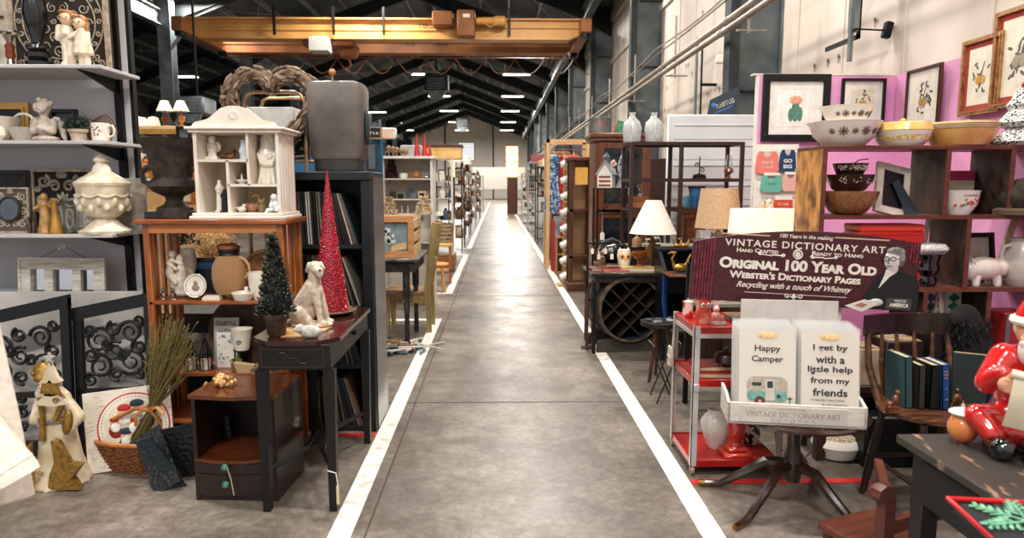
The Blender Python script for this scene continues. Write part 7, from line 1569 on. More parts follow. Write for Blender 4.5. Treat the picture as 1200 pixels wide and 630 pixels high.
text('Original 100 Year Old', sw_*.70, 13.5*e, tw_, t, sw_*.47, 46.5*e, -.0005, caps=True, bold=.045)
text("Webster's Dictionary Pages", sw_*.585, 9*e, tw_, t, sw_*.462, 33*e, -.0005, caps=True, bold=.035)
text('Recycling with a touch of Whimsy', sw_*.515, 9*e, tw_, t, sw_*.462, 20.5*e, -.0005, shear=.45, bold=.015)
m = M(); m.box(sw_*.245, sw_*.70, -.001, 0, 12*e, 12.6*e)
for sx in (-1, 1): m.scroll(sw_*.465 + sx*8*e, 11*e, 3*e, -.002, .7*e, 1.3, pi if sx > 0 else 0, sx)
m.ell((sw_*.465, -.002, 9.5*e), (1.6*e, .002, 4*e), 8, 5); m.ell((sw_*.465, -.002, 9.5*e), (4*e, .002, 1.4*e), 8, 5); m.build('flourish', tw_, t)
# portrait cut-out
pg = mat('#c9c4bc', .6, hex2='#8d8880', scale=30); pk_ = mat('#101214', .6)
px_ = sw_*.845
m = M(); m.prism([(px_ - 24*e, 4*e), (sw_ + 3*e, 0), (sw_ + 3*e, 30*e), (sw_ - 1*e, 42*e), (px_ + 16*e, 48*e), (px_ + 2*e, 46*e), (px_ - 8*e, 36*e), (px_ - 16*e, 20*e)], -.006, -.003); m.build('portrait_coat', pk_, t)
m = M(); m.ell((px_ + 9*e, -.008, 60*e), (9.5*e, .006, 12.5*e), 16, 10); m.ell((px_ + 12*e, -.007, 50*e), (5*e, .004, 6*e), 10, 8); m.build('portrait_face', mat('#cfcac2', .6), t)
m = M(); m.ell((px_ + 12*e, -.0085, 69.5*e), (11*e, .006, 5.5*e), 14, 8); m.ell((px_ + 19.5*e, -.008, 61*e), (4*e, .006, 9*e), 12, 8); m.build('portrait_hair', mat('#8f8b85', .7, hex2='#55524e', scale=60), t)
m = M()
for dx in (1, 9): m.tube([((px_ + (dx + 3.2*cos(i*pi/6))*e), -.0145, (61 + 2.6*sin(i*pi/6))*e) for i in range(12)], .5*e, 4, closed=True); m.ell((px_ + (dx)*e, -.0135, 61*e), (1*e, .001, .8*e), 6, 4)
m.bar((px_ + 4*e, -.0145, 61*e), (px_ + 6*e, -.0145, 61*e), .5*e); m.bar((px_ + 12*e, -.0145, 61*e), (px_ + 18*e, -.0135, 62*e), .5*e)
m.tube([(px_ + 4.6*e, -.0145, 60*e), (px_ + 3.2*e, -.015, 56*e), (px_ + 5.5*e, -.0145, 55.6*e)], .45*e, 4); m.bar((px_ + 2.5*e, -.0138, 52.5*e), (px_ + 8.5*e, -.0138, 52.6*e), .7*e); m.build('portrait_features', pk_, t)
m = M(); m.prism([(px_ + 3*e, 49*e), (px_ + 16*e, 46*e), (px_ + 8*e, 40*e), (px_ - 3*e, 26*e), (px_ + 2*e, 42*e)], -.009, -.0065); m.build('portrait_collar', mat('#dcd8d0', .6), t)
m = M(); m.ell((px_ - 4*e, -.009, 9*e), (8*e, .005, 4.5*e), 12, 6)
for i in range(4): m.tube([(px_ - 9*e, -.011, (11 - i*1.8)*e), (px_ - 15*e, -.012, (10 - i*2)*e)], 1.1*e, 5)
m.build('portrait_hand', mat('#c4bfb7', .6), t)
m = M(); m.prism([(px_ - 40*e, 3*e), (px_ - 20*e, -3*e), (px_ - 2*e, 7*e), (px_ - 18*e, 12*e)], -.014, -.011); m.mat(1).prism([(px_ - 30*e, 4*e), (px_ - 20*e, 2*e), (px_ - 14*e, 6*e), (px_ - 22*e, 8*e)], -.0145, -.014); m.build('portrait_paper', [mat('#d9d4ca', .6), mat('#a9705a', .6)], t)
m = M(); m.rect(sw_ - 33*e, sw_ - 4*e, 2*e, 15*e, -.0065, .001); l_ = m.build('made_in_patch', mat('#3d4044', .5), t)
text('MADE IN', 13*e, 3*e, tw_, l_, sw_ - 17*e, 12*e, -.0076); text('AMERICA', 22*e, 4.5*e, tw_, l_, sw_ - 18*e, 7*e, -.0076, bold=.03)
m = M(); m.box(sw_*.26, sw_*.30, .032, .055, -(sa.z - TZ2) + .01, hl*.9); m.box(sw_*.66, sw_*.70, .032, .055, -(sa.z - TZ2) + .03, hl*.9); m.build('support_post', wz, t)
# --- red cart ---
CX0, CX1, CY0, CY1 = 1.0, 1.47, 3.38, 3.8
t = thing('utility_cart', 'three tier red metal utility cart with white legs beside the right aisle line', 'cart', (CX0, CY0, 0)); cw2 = CX1 - CX0; cdp = CY1 - CY0
redm = mat('#b8241f', .3, hex2='#8a1513', scale=7, coat=.3); wl = mat('#cfcac6', .35, .2, hex2='#a9a4a0', scale=6)
zt3 = [P(817, 541, CY0).z, P(817, 447, CY0).z, P(817, 385, CY0).z]
for z in zt3:
    m = M(); m.box(.012, cw2 - .012, .012, cdp - .012, z - .006, z); m.box(.005, cw2 - .005, .004, .012, z - .03, z + .008, .002); m.box(.005, cw2 - .005, cdp - .012, cdp - .004, z - .03, z + .008, .002); m.box(.004, .012, .004, cdp - .004, z - .03, z + .008, .002); m.box(cw2 - .012, cw2 - .004, .004, cdp - .004, z - .03, z + .008, .002); m.build('tray', redm, t)
m = M()
z = zt3[2]; m.box(.005, cw2 - .005, .0, .006, z - .05, z - .028); m.box(0, .006, .0, cdp, z - .05, z - .028); m.build('edge_rail', wl, t)
for x in (0, cw2):
    for y in (0, cdp):
        sx = 1 if x == 0 else -1; sy = 1 if y == 0 else -1
        m = M(); m.box(x - .003*sx, x + .028*sx, y - .003*sy, y + .001*sy, .05, zt3[2] + .012); m.box(x - .003*sx, x + .001*sx, y - .003*sy, y + .028*sy, .05, zt3[2] + .012); lg = m.build('leg', wl, t)
        m = M(); m.lathe([(.022, -.009), (.024, 0), (.022, .009)], (x + .01*sx, y + .01*sy, .024), 14, 'x'); m.box(x, x + .02*sx, y + .008*sy, y + .014*sy, .03, .06); m.build('caster', mat('#8d7a6a', .5), lg)
m = M(); m.box(.0, .03, -.012, -.003, P(817, 456, CY0).z - .01, P(817, 456, CY0).z + .03, .003); m.build('leg_plate', wl, t)
q = Vector((CX0 - .012, CY1 - .03, P(795, 415, CY1).z)); m = M()
for i in range(5): m.tube([(-.01 - .006*i % .012, .012*(i - 2) + .02*cos(a*pi/8), .055*sin(a*pi/8)) for a in range(16)], .0035, 5, closed=True)
m.tube([(0, 0, .05), (.005, 0, .12)], .0035, 5); m.tube([(-.014, -.03, 0), (-.014, .03, 0)], .008, 6); single(m, 'cord_bundle', 'coiled cream electric cord hanging from the rear leg of the red cart', 'cord', mat('#d8ccb8', .6), q)
def ct(px, i, y): q = P(px, 400, CY0 + y); return Vector((q.x, CY0 + y, zt3[i] + .001))
e = K(3.55)
# figures on top
q = ct(823, 2, .14); t = thing('red_cup_figure', 'red and cream cup shaped animal figure at the left of the cart top', 'figurine', q)
m = M(); m.lathe([(8*e, 0), (9*e, 3*e), (8.4*e, 22*e), (9*e, 30*e), (7*e, 31*e), (0, 28*e)], n=24); m.build('body', mat('#e0a48a', .3, hex2='#c9452f', scale=9, lo=.45, hi=.55, coat=.5), t)
m = M()
for sx in (-1, 1): m.ell((sx*3.2*e, -8.6*e, 23*e), (2.2*e, 1*e, 3*e), 12, 8)
m.mat(1)
for sx in (-1, 1): m.ell((sx*3.0*e, -9.5*e, 23*e), (1*e, .6*e, 1.5*e), 8, 6)
m.build('eyes', [white, black], t)
q = ct(805, 2, .3); m = M(); m.lathe([(5*e, 0), (7*e, 4*e), (6*e, 16*e), (7*e, 20*e), (0, 22*e)], n=20); single(m, 'red_jar', 'red and white ceramic jar behind the cup shaped figure', 'jar', mat('#c9352a', .3, hex2='#e6d2c2', scale=12, lo=.48, hi=.52, coat=.5), q)
q = ct(838, 2, .2); t = thing('rabbit_figurine', 'small pink and white rabbit figure on the cart top', 'figurine', q)
blob([fe(0, 6, 0, 5, 6, 5), fe(0, 14, 0, 4, 4), ('c', (-1.5*e, 0, 17*e), (-2.5*e, 0, 25*e), 1.3*e, 1*e), ('c', (1.5*e, 0, 17*e), (2.5*e, 0, 25*e), 1.3*e, 1*e)], .003, 'body', mat('#e6cfc6', .3, coat=.4, hex2='#d98a80'), t, 1)
q = ct(842, 2, .1); m = M(); m.lathe([(8*e, 0), (9*e, 1*e), (8*e, 3*e), (4*e, 4*e), (4*e, 9*e), (5.5*e, 10*e), (5*e, 10*e), (3*e, 4*e), (0, 3*e)], n=24); single(m, 'glass_candle_holder', 'clear pressed glass holder on the cart top', 'glass', mat('#eadcd4', .08, trans=.85), q)
q = ct(862, 2, .2); m = M(); m.box(-12*e, 10*e, -.06, .06, 0, 8*e, .004); single(m, 'wooden_block', 'brown weathered wooden block on the cart top', 'block', wood('#6b5238', '#3a2a1c'), q)
# middle tray books, pot
def book(q, w, d, h, c_, label, rz=0, group=None, name='book', spine='x'):
    t = thing(name, label, 'book', q, rz=rz, group=group)
    m = M(); m.box(0, w, 0, d, 0, .003); m.box(0, w, 0, d, h - .003, h); m.box(-.002, .003, 0, d, 0, h); m.build('cover', mat(c_, .5), t)
    m = M(); m.box(.003, w - .006, .004, d - .004, .003, h - .003); m.build('pages', mat('#d8c9ac', .7, hex2='#b5a382', scale=120, stretch=(1, 1, 30)), t); return t
q = ct(820, 1, .06) ; book(q, .26, .18, .028, '#a8241f', 'red book lying flat on the middle cart tray, lower of the two', R(-6)); book(q + Vector((.01, .02, .029)), .22, .16, .026, '#8a1f1c', 'dark red book lying on another red book on the middle cart tray', R(4))
q = ct(852, 1, .1) + Vector((0, 0, .056)); m = M(); m.lathe([(9*e, 0), (14*e, 5*e), (14*e, 12*e), (12*e, 15*e), (4*e, 17*e), (1.5*e, 18*e), (2*e, 22*e), (0, 22*e)], n=28); single(m, 'dark_teapot', 'dark red-brown lidded pot on top of the books on the cart', 'pot', mat('#2a1410', .2, coat=.6), q)
# bottom tray
q = ct(843, 0, .20); m = M(); m.lathe([(9*e, 0), (10*e, 2*e), (17*e, 20*e), (19*e, 33*e), (14*e, 42*e), (10*e, 45*e), (11*e, 49*e), (9*e, 49*e), (8*e, 43*e), (0, 30*e)], n=36); single(m, 'ginger_jar', 'plain glossy cream jar on the bottom cart tray', 'jar', mat('#ddd8cc', .15, coat=.8, hex2='#d2ccbe', scale=4), q)
q = ct(867, 0, .08); t = thing('red_lamp_base', 'red ceramic pedestal lamp base with a square foot on the bottom cart tray', 'lamp base', q)
rc2 = mat('#c93a2c', .2, coat=.7, hex2='#b02a20'); m = M(); m.box(-17*e, 17*e, -16*e, 16*e, 0, 7*e, 2*e); m.box(-12*e, 12*e, -11*e, 11*e, 7*e, 13*e, 2*e); m.build('foot', rc2, t)
m = M(); m.lathe([(9*e, 13*e), (7*e, 18*e), (10*e, 26*e), (11*e, 36*e), (8*e, 42*e), (13*e, 46*e), (15*e, 50*e), (0, 50*e)], n=26); m.build('column', rc2, t)
q = ct(884, 0, .26); m = M(); m.lathe([(8*e, 0), (12*e, 12*e), (9*e, 24*e), (11*e, 28*e), (0, 28*e)], n=24); single(m, 'patterned_jar', 'black and cream patterned jar behind the red lamp base', 'jar', mat('#d8cfc0', .4, hex2='#1c1a1a', scale=22, lo=.48, hi=.52), q)
# white casserole on the floor
q = Vector((P(987, 540, 3.55).x, 3.62, 0)); e = K(3.55); t = thing('covered_dish', 'white oval covered dish with a brown patterned lid on the floor by the round table', 'dish', q)
m = M(); m.lathe([(20*e, 0), (24*e, 2*e), (29*e, 14*e), (31*e, 17*e), (30*e, 20*e), (0, 21*e)], n=44, sy=.9); m.build('dish', milk, t)
m = M(); m.lathe([(30*e, 20*e), (27*e, 25*e), (0, 29*e)], n=44, sy=.9); m.build('lid', milk, t)
m = M(); m.lathe([(25*e, 25.4*e), (23*e, 29*e), (0, 32*e)], n=40, sy=.9); m.build('patterned_top', mat('#d8c4a4', .5, hex2='#2a1810', scale=110, kind='voronoi', lo=.3, hi=.5), t)
m = M(); m.tube([(-28*e, -6*e, 12*e), (-60*e, -30*e, 6*e), (-72*e, 10*e, 10*e), (-70*e, 30*e, 60*e)], .004, 5); m.v = m.v; m.build('cord', mat('#4a1f14', .5), t)
# --- windsor chair with books ---
WC = Vector((P(1102, 470, 2.95).x, 2.97, 0)); SZ = P(1085, 482, 2.9).z
ck = wood('#2b1811', '#120a07', .35, 5, WZ, coat=.3); cs = wood('#6b4128', '#2e1a10', .3, 5, WX, coat=.3)
t = thing('windsor_chair', 'dark spindle back wooden chair with old books standing on its seat', 'chair', WC, rz=R(4)); e = K(3.0)
m = M(); m.lathe([(.20, SZ - .035), (.235, SZ - .02), (.235, SZ - .005), (.2, SZ), (0, SZ - .01)], n=40, sx=1.1, sy=.95); m.build('seat', cs, t)
for x, y in ((-.17, -.15), (.17, -.15), (-.15, .15), (.15, .15)):
    m = M(); m.tube([(x*1.35, y*1.35, 0), (x*1.25, y*1.25, .12), (x*1.15, y*1.15, SZ*.5), (x, y, SZ - .03)], [.014, .02, .022, .014], 10); m.build('leg', ck, t)
m = M(); m.tube([(-.2, -.17, .16), (.2, -.17, .16)], .01, 8); m.tube([(-.2, .18, .2), (.2, .18, .2)], .01, 8); m.tube([(-.2, -.17, .2), (-.18, .18, .2)], .01, 8); m.tube([(.2, -.17, .2), (.18, .18, .2)], .01, 8); m.build('stretcher', ck, t)
rz0, rz1 = P(1075, 392, 3.2).z, P(1075, 368, 3.2).z
hwid = .21
m = M()
for k_ in range(2): pass
arc = [(-hwid - .02 + (2*hwid + .04)*i/12, .21 + .05*sin(pi*i/12)) for i in range(13)]
m.prism(arc + [(x, y + .022) for x, y in reversed(arc)], rz0, rz1, 'z'); m.build('top_rail', ck, t)
for x in (-.13, -.045, .045, .13): m = M(); m.tube([(x, .19, SZ - .01), (x, .225, (SZ + rz0)/2), (x, .26 - abs(x)*.2, rz0 + .01)], [.009, .012, .008], 8); m.build('spindle', cs, t)
for sx in (-1, 1): m = M(); m.tube([(sx*.2, .12, SZ - .01), (sx*.21, .2, (SZ + rz0)/2), (sx*.205, .23, rz0 + .01)], [.018, .017, .014], 10); m.build('back_post', cs, t)
def wcp(px, y): q = P(px, 460, WC.y + y); return Vector((q.x, WC.y + y, SZ))
def stbook(px, y, th, h, d, c_, label, lean=0, rz=0, col_pages='#cdbb95'):
    q = wcp(px, y); t = thing('old_book', label, 'book', q, rot=(0, R(lean), R(rz)))
    m = M(); m.box(0, th, 0, .004, 0, h); m.box(0, .004, 0, d, 0, h); m.box(th - .004, th, 0, d, 0, h); m.build('cover', mat(c_, .55, hex2=c_, scale=40), t)
    m = M(); m.box(.004, th - .004, .004, d - .004, .003, h - .004); m.build('pages', mat(col_pages, .8, hex2='#a9946c', scale=100), t)
    return t
stbook(1062, -.02, .036, .235, .16, '#2a4548', 'faded dark teal book at the left of the row on the chair', -4); stbook(1077, -.03, .032, .20, .15, '#2b2a26', 'short dark grey book second in the row on the chair', -2); stbook(1090, -.03, .05, .20, .15, '#0b0c0f', 'thick black book in the middle of the row on the chair'); 
b5 = stbook(1106, -.04, .036, .205, .15, '#153f7a', 'bright blue book with gold lettering in the row on the chair', -5)
m = M()
for z, w_ in ((.17, .6), (.155, .7), (.14, .5), (.09, .3), (.04, .5)): m.rect(.018 - .016*w_, .018 + .016*w_, z, z + .006, -.0002)
m.build('gilt_lettering', mat('#b99a5a', .4, .5), b5)
q = wcp(1120, .06); t = thing('flat_green_book', 'large dark green book leaning behind the blue book on the chair', 'book', q, rot=(R(-8), R(4), R(-12))); m = M(); m.box(-.02, .13, 0, .022, 0, .23, .002); m.build('cover', mat('#14211f', .5), t); m = M(); m.box(-.018, .128, .003, .019, .226, .234); m.build('pages', mat('#b9a57c', .8), t)
q = wcp(1122, -.1); t = thing('bronze_statuette', 'small bronze standing figure with a white tag in front of the green book', 'statue', q)
blob([('c', (0, 0, 0), (0, 0, 14*e), 3*e, 3.4*e), fe(0, 19, 0, 3.8, 6), fe(0, 28, 0, 2.4, 3), ('c', (-3*e, 0, 22*e), (-5*e, -2*e, 14*e), 1.4*e, 1.2*e), ('c', (3*e, 0, 22*e), (5*e, -2*e, 14*e), 1.4*e, 1.2*e), ('e', (0, 0, 1*e), (5*e, 4*e, 1.6*e))], .003, 'body', mat('#7a4f2e', .35, .7, hex2='#3a2214', scale=30), t, 1); price_tag(t, 6*e, -.01, 16*e, .8, .01)
q = wcp(1047, -.08); t = thing('carved_bookend', 'small carved reddish wooden figure bookend on the chair seat', 'ornament', q)
blob([('b', (-7*e, 7*e, -4*e, 4*e, 0, 8*e)), fe(3, 14, 0, 4, 8), fe(5, 24, 0, 3, 4), fe(-3, 10, 0, 4, 4)], .003, 'body', mat('#7a4428', .4, coat=.3, hex2='#4a2414', scale=30), t, 1)
# dark rough bag of fur on chair back
q = Vector((P(1142, 480, 3.15).x, 3.2, 0)); t = thing('fur_coat', 'black furry garment draped over the right end of the chair back', 'clothing', q)
zb0 = SZ + .01; blob([('c', (0, 0, zb0), (0, .0, zb0 + .2), .10, .09), ('c', (0, 0, zb0 + .2), (-.03, .03, rz1 - .02), .09, .065), ('c', (-.03, .03, rz1 - .02), (-.09, .0, rz1 - .03), .055, .04), ('c', (.05, .02, zb0), (.09, .02, zb0 + .14), .07, .05)], .01, 'body', mat('#0c0a09', .95, hex2='#050404', scale=60, bump=1), t, 2)
m = M(); leaves(m, 2200, lambda i: ((lambda a, z: ((.095*cos(a) - .03*(z/.35)), .09*sin(a) + .02, zb0 + z))(random.uniform(0, 6.28), random.uniform(0, .36)), (random.gauss(0, .6), random.gauss(0, .6), -1)), .03, .08); m.build('fur', mat('#14100d', .8, hex2='#080606'), t)
m = M(); m.box(-.09, .12, -.12, .1, 0, zb0 - .01, .01); single(m, 'dark_crate', 'dark wooden crate under the black fur beside the spindle chair', 'crate', blackwood, (q.x, q.y + .16, 0))
# blue patterned cloth beneath
q = Vector((P(1135, 450, 2.95).x, 2.86, SZ + .0)); 
# bench and boxes behind the chair
t = thing('low_bench', 'dark brown bench piled with old boxes behind the round table', 'bench', (1.72, 3.55, 0))
m = M(); m.box(0, 1.3, 0, .28, .38, .42, .004); m.build('top', darkwood, t)
for x in (.02, 1.22):
    for y in (.0, .22): m = M(); m.box(x, x + .05, y, y + .05, 0, .38); m.build('leg', darkwood, t)
m = M(); m.box(.05, 1.25, .26, .28, .3, .38); m.build('rail', darkwood, t)
for i, (x, w_, h_, c_, lab) in enumerate(((.02, .2, .26, '#3a1f15', 'dark brown wooden box at the left end of the bench'), (.24, .12, .2, '#c9b491', 'box of pale papers on the bench'), (.38, .2, .24, '#251611', 'very dark wooden box on the bench behind the chair spindles'), (.62, .3, .3, '#1a1210', 'black-brown case on the bench behind the books'))):
    q = Vector((1.72 + x, 3.56, .421)); m = M(); m.box(0, w_, 0, .18, 0, h_, .004); m.mat(1).box(.01, w_ - .01, .01, .17, h_ - .004, h_ + .006); single(m, 'storage_box', lab, 'box', [mat(c_, .5), mat('#b09a78', .8, hex2='#6b5640', scale=30)], q)
# black painted table bottom right
NX, NY0, NY1, NZ = P(1050, 508, 2.2).x, 1.15, 2.2, P(1050, 508, 2.2).z
t = thing('painted_table', 'black painted table with a worn grey top in the lower right corner', 'table', (NX, NY0, 0)); nd_ = NY1 - NY0
worn = mat('#35302c', .45, hex2='#8d7058', scale=9, stretch=(3, 1, 1), lo=.34, hi=.40, detail=9); wb_ = mat('#161415', .55, hex2='#0d0c0d', scale=6)
m = M(); m.box(0, 1.0, 0, nd_, NZ - .03, NZ, .004); m.build('top', worn, t); m = M(); m.box(.04, .96, .04, nd_ - .04, NZ - .2, NZ - .03); m.build('apron', wb_, t)
m = M(); m.box(.03, .04, .1, nd_ - .1, NZ - .19, NZ - .05, .003); dr = m.build('drawer', wb_, t)
for x in (.04, .9):
    for y in (.04, nd_ - .1): m = M(); m.box(x, x + .06, y, y + .06, 0, NZ - .2, .004); m.build('leg', wb_, t)
m = M(); m.rect(0, .02, 0, .02, 0); 
# santa figure
q = Vector((P(1196, 520, 2.06).x, 2.06, NZ)); e = K(2.06)*1.1; t = thing('santa_figurine', 'glossy ceramic seated figure in a red suit reading a paper scroll, on the black table', 'figurine', q, rz=R(-30))
gr_ = mat('#cc2420', .12, coat=.8, hex2='#b01a18', scale=5)
blob([fe(0, 22, 6, 46, 24, 34), fe(6, 68, 8, 36, 46, 30), fe(6, 100, 6, 28, 24, 24), ('c', (-22*e, 4*e, 104*e), (-38*e, -16*e, 76*e), 15*e, 13*e), ('c', (-38*e, -16*e, 76*e), (-26*e, -34*e, 92*e), 12*e, 9*e), ('c', (34*e, 4*e, 104*e), (44*e, -18*e, 74*e), 15*e, 13*e), ('c', (44*e, -18*e, 74*e), (22*e, -36*e, 88*e), 12*e, 9*e),
      ('c', (-14*e, 0, 30*e), (-44*e, -18*e, 36*e), 20*e, 15*e), ('c', (-44*e, -18*e, 36*e), (-30*e, -30*e, 22*e), 14*e, 12*e), ('c', (20*e, 0, 30*e), (44*e, -20*e, 34*e), 20*e, 15*e), ('c', (44*e, -20*e, 34*e), (14*e, -34*e, 20*e), 14*e, 12*e)], .008, 'suit', gr_, t, 2)
m = M(); 
bt2 = mat('#0a0a0b', .1, coat=.9)
blob([('c', (-28*e, -32*e, 12*e), (-22*e, -48*e, 12*e), 12*e, 13*e), ('e', (-23*e, -50*e, 12*e), (13*e, 10*e, 13*e))], .006, 'boot', bt2, t, 1); blob([('c', (4*e, -36*e, 12*e), (8*e, -50*e, 12*e), 12*e, 13*e), ('e', (8*e, -52*e, 12*e), (14*e, 10*e, 13*e))], .006, 'boot', bt2, t, 1)
hd = blob([fe(6, 134, 0, 20, 22, 20), fe(6, 132, -20, 5, 5), fe(-6, 128, -15, 6, 5, 5), fe(18, 128, -15, 6, 5, 5)], .005, 'head', mat('#d99a7a', .3, coat=.4), t, 1)
m = M()
for sx in (-1, 1): m.ell((6*e + sx*8*e, -18.5*e, 137*e), (2.2*e, 1.4*e, 2.4*e), 10, 6)
m.build('eyes', black, hd)
blob([fe(6, 114, -12, 19, 20, 12), fe(-4, 124, -16, 9, 5, 6), fe(16, 124, -16, 9, 5, 6), fe(6, 138, 8, 22, 18, 16)], .006, 'beard', mat('#e9e4dc', .4, hex2='#cfc8bc', scale=40, bump=.4), hd, 1)
blob([('l', [(0, 146*e), (22*e, 146*e), (21*e, 156*e), (12*e, 176*e), (0, 186*e)], (6*e, 2*e, 0)), ('c', (6*e, 4*e, 180*e), (30*e, 6*e, 168*e), 8*e, 5*e)], .007, 'hat', gr_, hd, 1)
m = M(); m.tube([(6*e + 22*e*cos(a*pi/12), 2*e + 22*e*sin(a*pi/12), 147*e) for a in range(24)], 5*e, 8, closed=True); m.build('hat_fur', white, hd)
# scroll and hands
m = M(); pts = []
m.prism([(-24, 46), (20, 38), (26, 92), (-14, 98)], 0, 0) if False else None
vs = []; n_ = 10
for i in range(n_ + 1):
    u = i/n_; z = (96 - 56*u)*e; y = (-58 - 6*sin(u*pi) + 4*u)*e; vs += [(-20*e - 6*u*e, y, z), (22*e + 0*u*e, y - 2*e, z - 6*e), (22*e, y - 1.2*e, z - 6*e), (-20*e - 6*u*e, y + .8*e, z)]
fs = []
for i in range(n_): 
    for j in range(4): fs.append((i*4 + j, i*4 + (j + 1) % 4, i*4 + 4 + (j + 1) % 4, i*4 + 4 + j))
fs += [(0, 1, 2, 3), tuple(n_*4 + j for j in (3, 2, 1, 0))]; m.add(vs, fs); m.tube([(-22*e, -56*e, 98*e), (24*e, -58*e, 91*e)], 5*e, 10); m.build('paper_scroll', mat('#ddd0b4', .4, coat=.3), t)
for sx, hx, hy, hz in ((-1, -26, -50, 84), (1, 25, -50, 78)):
    pr_ = [fe(hx, hz, hy, 7, 8, 6)]
    for f_ in range(4): pr_.append(('c', ((hx - sx*0)*e, (hy - 3)*e, (hz + 6 - f_*4)*e), ((hx - sx*9)*e, (hy - 8)*e, (hz + 6 - f_*4.2)*e), 2.3*e, 1.9*e))
    pr_.append(('c', (hx*e, (hy - 1)*e, (hz + 6)*e), ((hx - sx*5)*e, (hy - 5)*e, (hz + 13)*e), 2.3*e, 2*e)); blob(pr_, .0035, 'hand', mat('#d99a7a', .3, coat=.4), t, 1)
m = M(); m.ell((-56*e, -8*e, 18*e), (16*e, 16*e, 18*e), 18, 12); m.ell((-47*e, -8*e, 30*e), (12*e, 14*e, 8*e), 14, 8); m.mat(1).ell((-57*e, -10*e, 36*e), (15*e, 14*e, 5*e), 16, 8); m.build('toy_sack', [mat('#d9984a', .25, coat=.5, hex2='#c95a3a', scale=10), mat('#e0dccf', .3)], t)
# palm bag bottom right
t = thing('palm_bag', 'dark tote with a pale green palm leaf and red piping in the lower right corner', 'bag', (P(1192, 590, 1.5).x, 1.5, NZ), rz=R(-8))
m = M(); m.box(-.1, .14, -.12, .10, 0.0, .05, .02); m.build('body', mat('#10161a', .8), t)
m = M(); m.tube([(-.1, -.12, .045), (.14, -.12, .045), (.14, .1, .052), (-.1, .1, .052)], .007, 8, closed=True); m.build('red_piping', mat('#c4141c', .4), t)
m = M(); m.tube([(-.1, -.12, .045), (-.14, -.17, .05), (-.19, -.2, .03), (-.22, -.21, .008)], .006, 7); m.build('strap', mat('#c4141c', .4), t)
m = M()
for i in range(6):
    a = 2*pi*i/6 + .3; d = Vector((cos(a), sin(a), 0)); n_ = Vector((-d.y, d.x, 0)); c_ = Vector((.02, -.01, .056)); m.bar(c_, c_ + d*.1, .006, .003)
    for j in range(5):
        for sg in (-1, 1):
            p = c_ + d*(.03 + .018*j); q_ = p + (d*.7 + n_*sg).normalized()*(.042 - .005*j); m.add([p, p.lerp(q_, .5) + d*.008, q_, p.lerp(q_, .5) - d*.006, p.lerp(q_, .5) + Vector((0, 0, .004))], [(0, 1, 4), (1, 2, 4), (2, 3, 4), (3, 0, 4)])
m.build('palm_leaf', mat('#7ab592', .7, hex2='#4f8a6c', scale=40), t)
# brown chair corner at bottom
q = FL(1030, 640); q = Vector((P(1030, 600, 2.3).x, 2.35, 0)); e = K(2.3)
t = thing('brown_armchair', 'low reddish brown wooden chair with a scrolled arm end in front of the black table', 'chair', q, rz=R(20)); bw_c = wood('#6b3a2c', '#4a241b', .4, 4, WX)
zA = P(1030, 572, 2.3).z
m = M(); m.prism([(-.0, 0), (.05, 0), (.05, zA - .05), (.035, zA), (.0, zA + .01), (-.03, zA - .005), (-.035, zA - .035), (-.01, zA - .05), (-.0, zA - .06)], -.06, -.02); m.build('arm_end', bw_c, t)
m = M(); m.ell((0, -.02, zA - .025), (.035, .025, .03), 14, 10); m.build('scroll_end', bw_c, t)
m = M(); m.bar((.04, -.04, zA - .08), (.26, .2, zA - .05), .03, .05); m.bar((.04, -.04, zA - .16), (.3, -.1, zA - .1), .03, .05); m.build('rail', bw_c, t)
m = M(); m.box(.0, .32, -.1, .25, .12, .16, .01); m.build('seat', bw_c, t)
for x, y in ((.27, -.08), (.27, .2), (.03, .2)): m = M(); m.box(x, x + .04, y, y + .04, 0, .13); m.build('leg', bw_c, t)
# things under / behind the table: dark box, red edged mat
m = M(); m.box(0, .5, 0, .35, 0, .28, .01); single(m, 'dark_box', 'low black box on the floor behind the white covered dish', 'box', black, (1.95, 3.95 - .5, 0))
# ================= right, further down the aisle =================
# oak cabinet
Y = 8.0; xa, xb = P(697, 200, Y).x, P(763, 200, Y).x; h_ = P(720, 156, Y).z; w_ = xb - xa
ok = wood('#7a4424', '#4a2412', .4, 4, WZ, coat=.2)
t = thing('oak_cabinet', 'tall brown oak display cabinet with dark glass doors', 'cabinet', (xa, Y, 0))
m = M(); m.box(-.06, w_ + .06, -.06, .5, h_ - .05, h_, .01); m.box(-.03, w_ + .03, -.03, .5, h_ - .09, h_ - .05, .005); m.build('cornice', ok, t)
m = M(); m.box(0, w_, .03, .48, 0, .1); m.box(0, .04, .02, .48, .1, h_ - .09); m.box(w_ - .04, w_, .02, .48, .1, h_ - .09); m.box(0, w_, .46, .48, .1, h_ - .09); m.build('carcass', ok, t)
zmid = h_*.58
for i in range(1):
    for z0, z1 in ((zmid, h_ - .1), (.12, zmid - .03)):
        m = M(); m.frame(w_ - .08, z1 - z0, .07, 0, .03, w_/2, z0); d_ = m.build('door', ok, t); m = M(); m.box(.11, w_ - .11, .012, .018, z0 + .07, z1 - .07); m.build('glass_pane', mat('#15191c', .08, hex2='#2a3034', scale=3), d_)
        m = M(); m.ell((.09, -.015, (z0 + z1)/2), .012, 8, 6); m.build('knob', brass, d_)
for z in (h_*.7, h_*.84): m = M(); m.box(.04, w_ - .04, .05, .45, z, z + .02); m.build('shelf', ok, t)
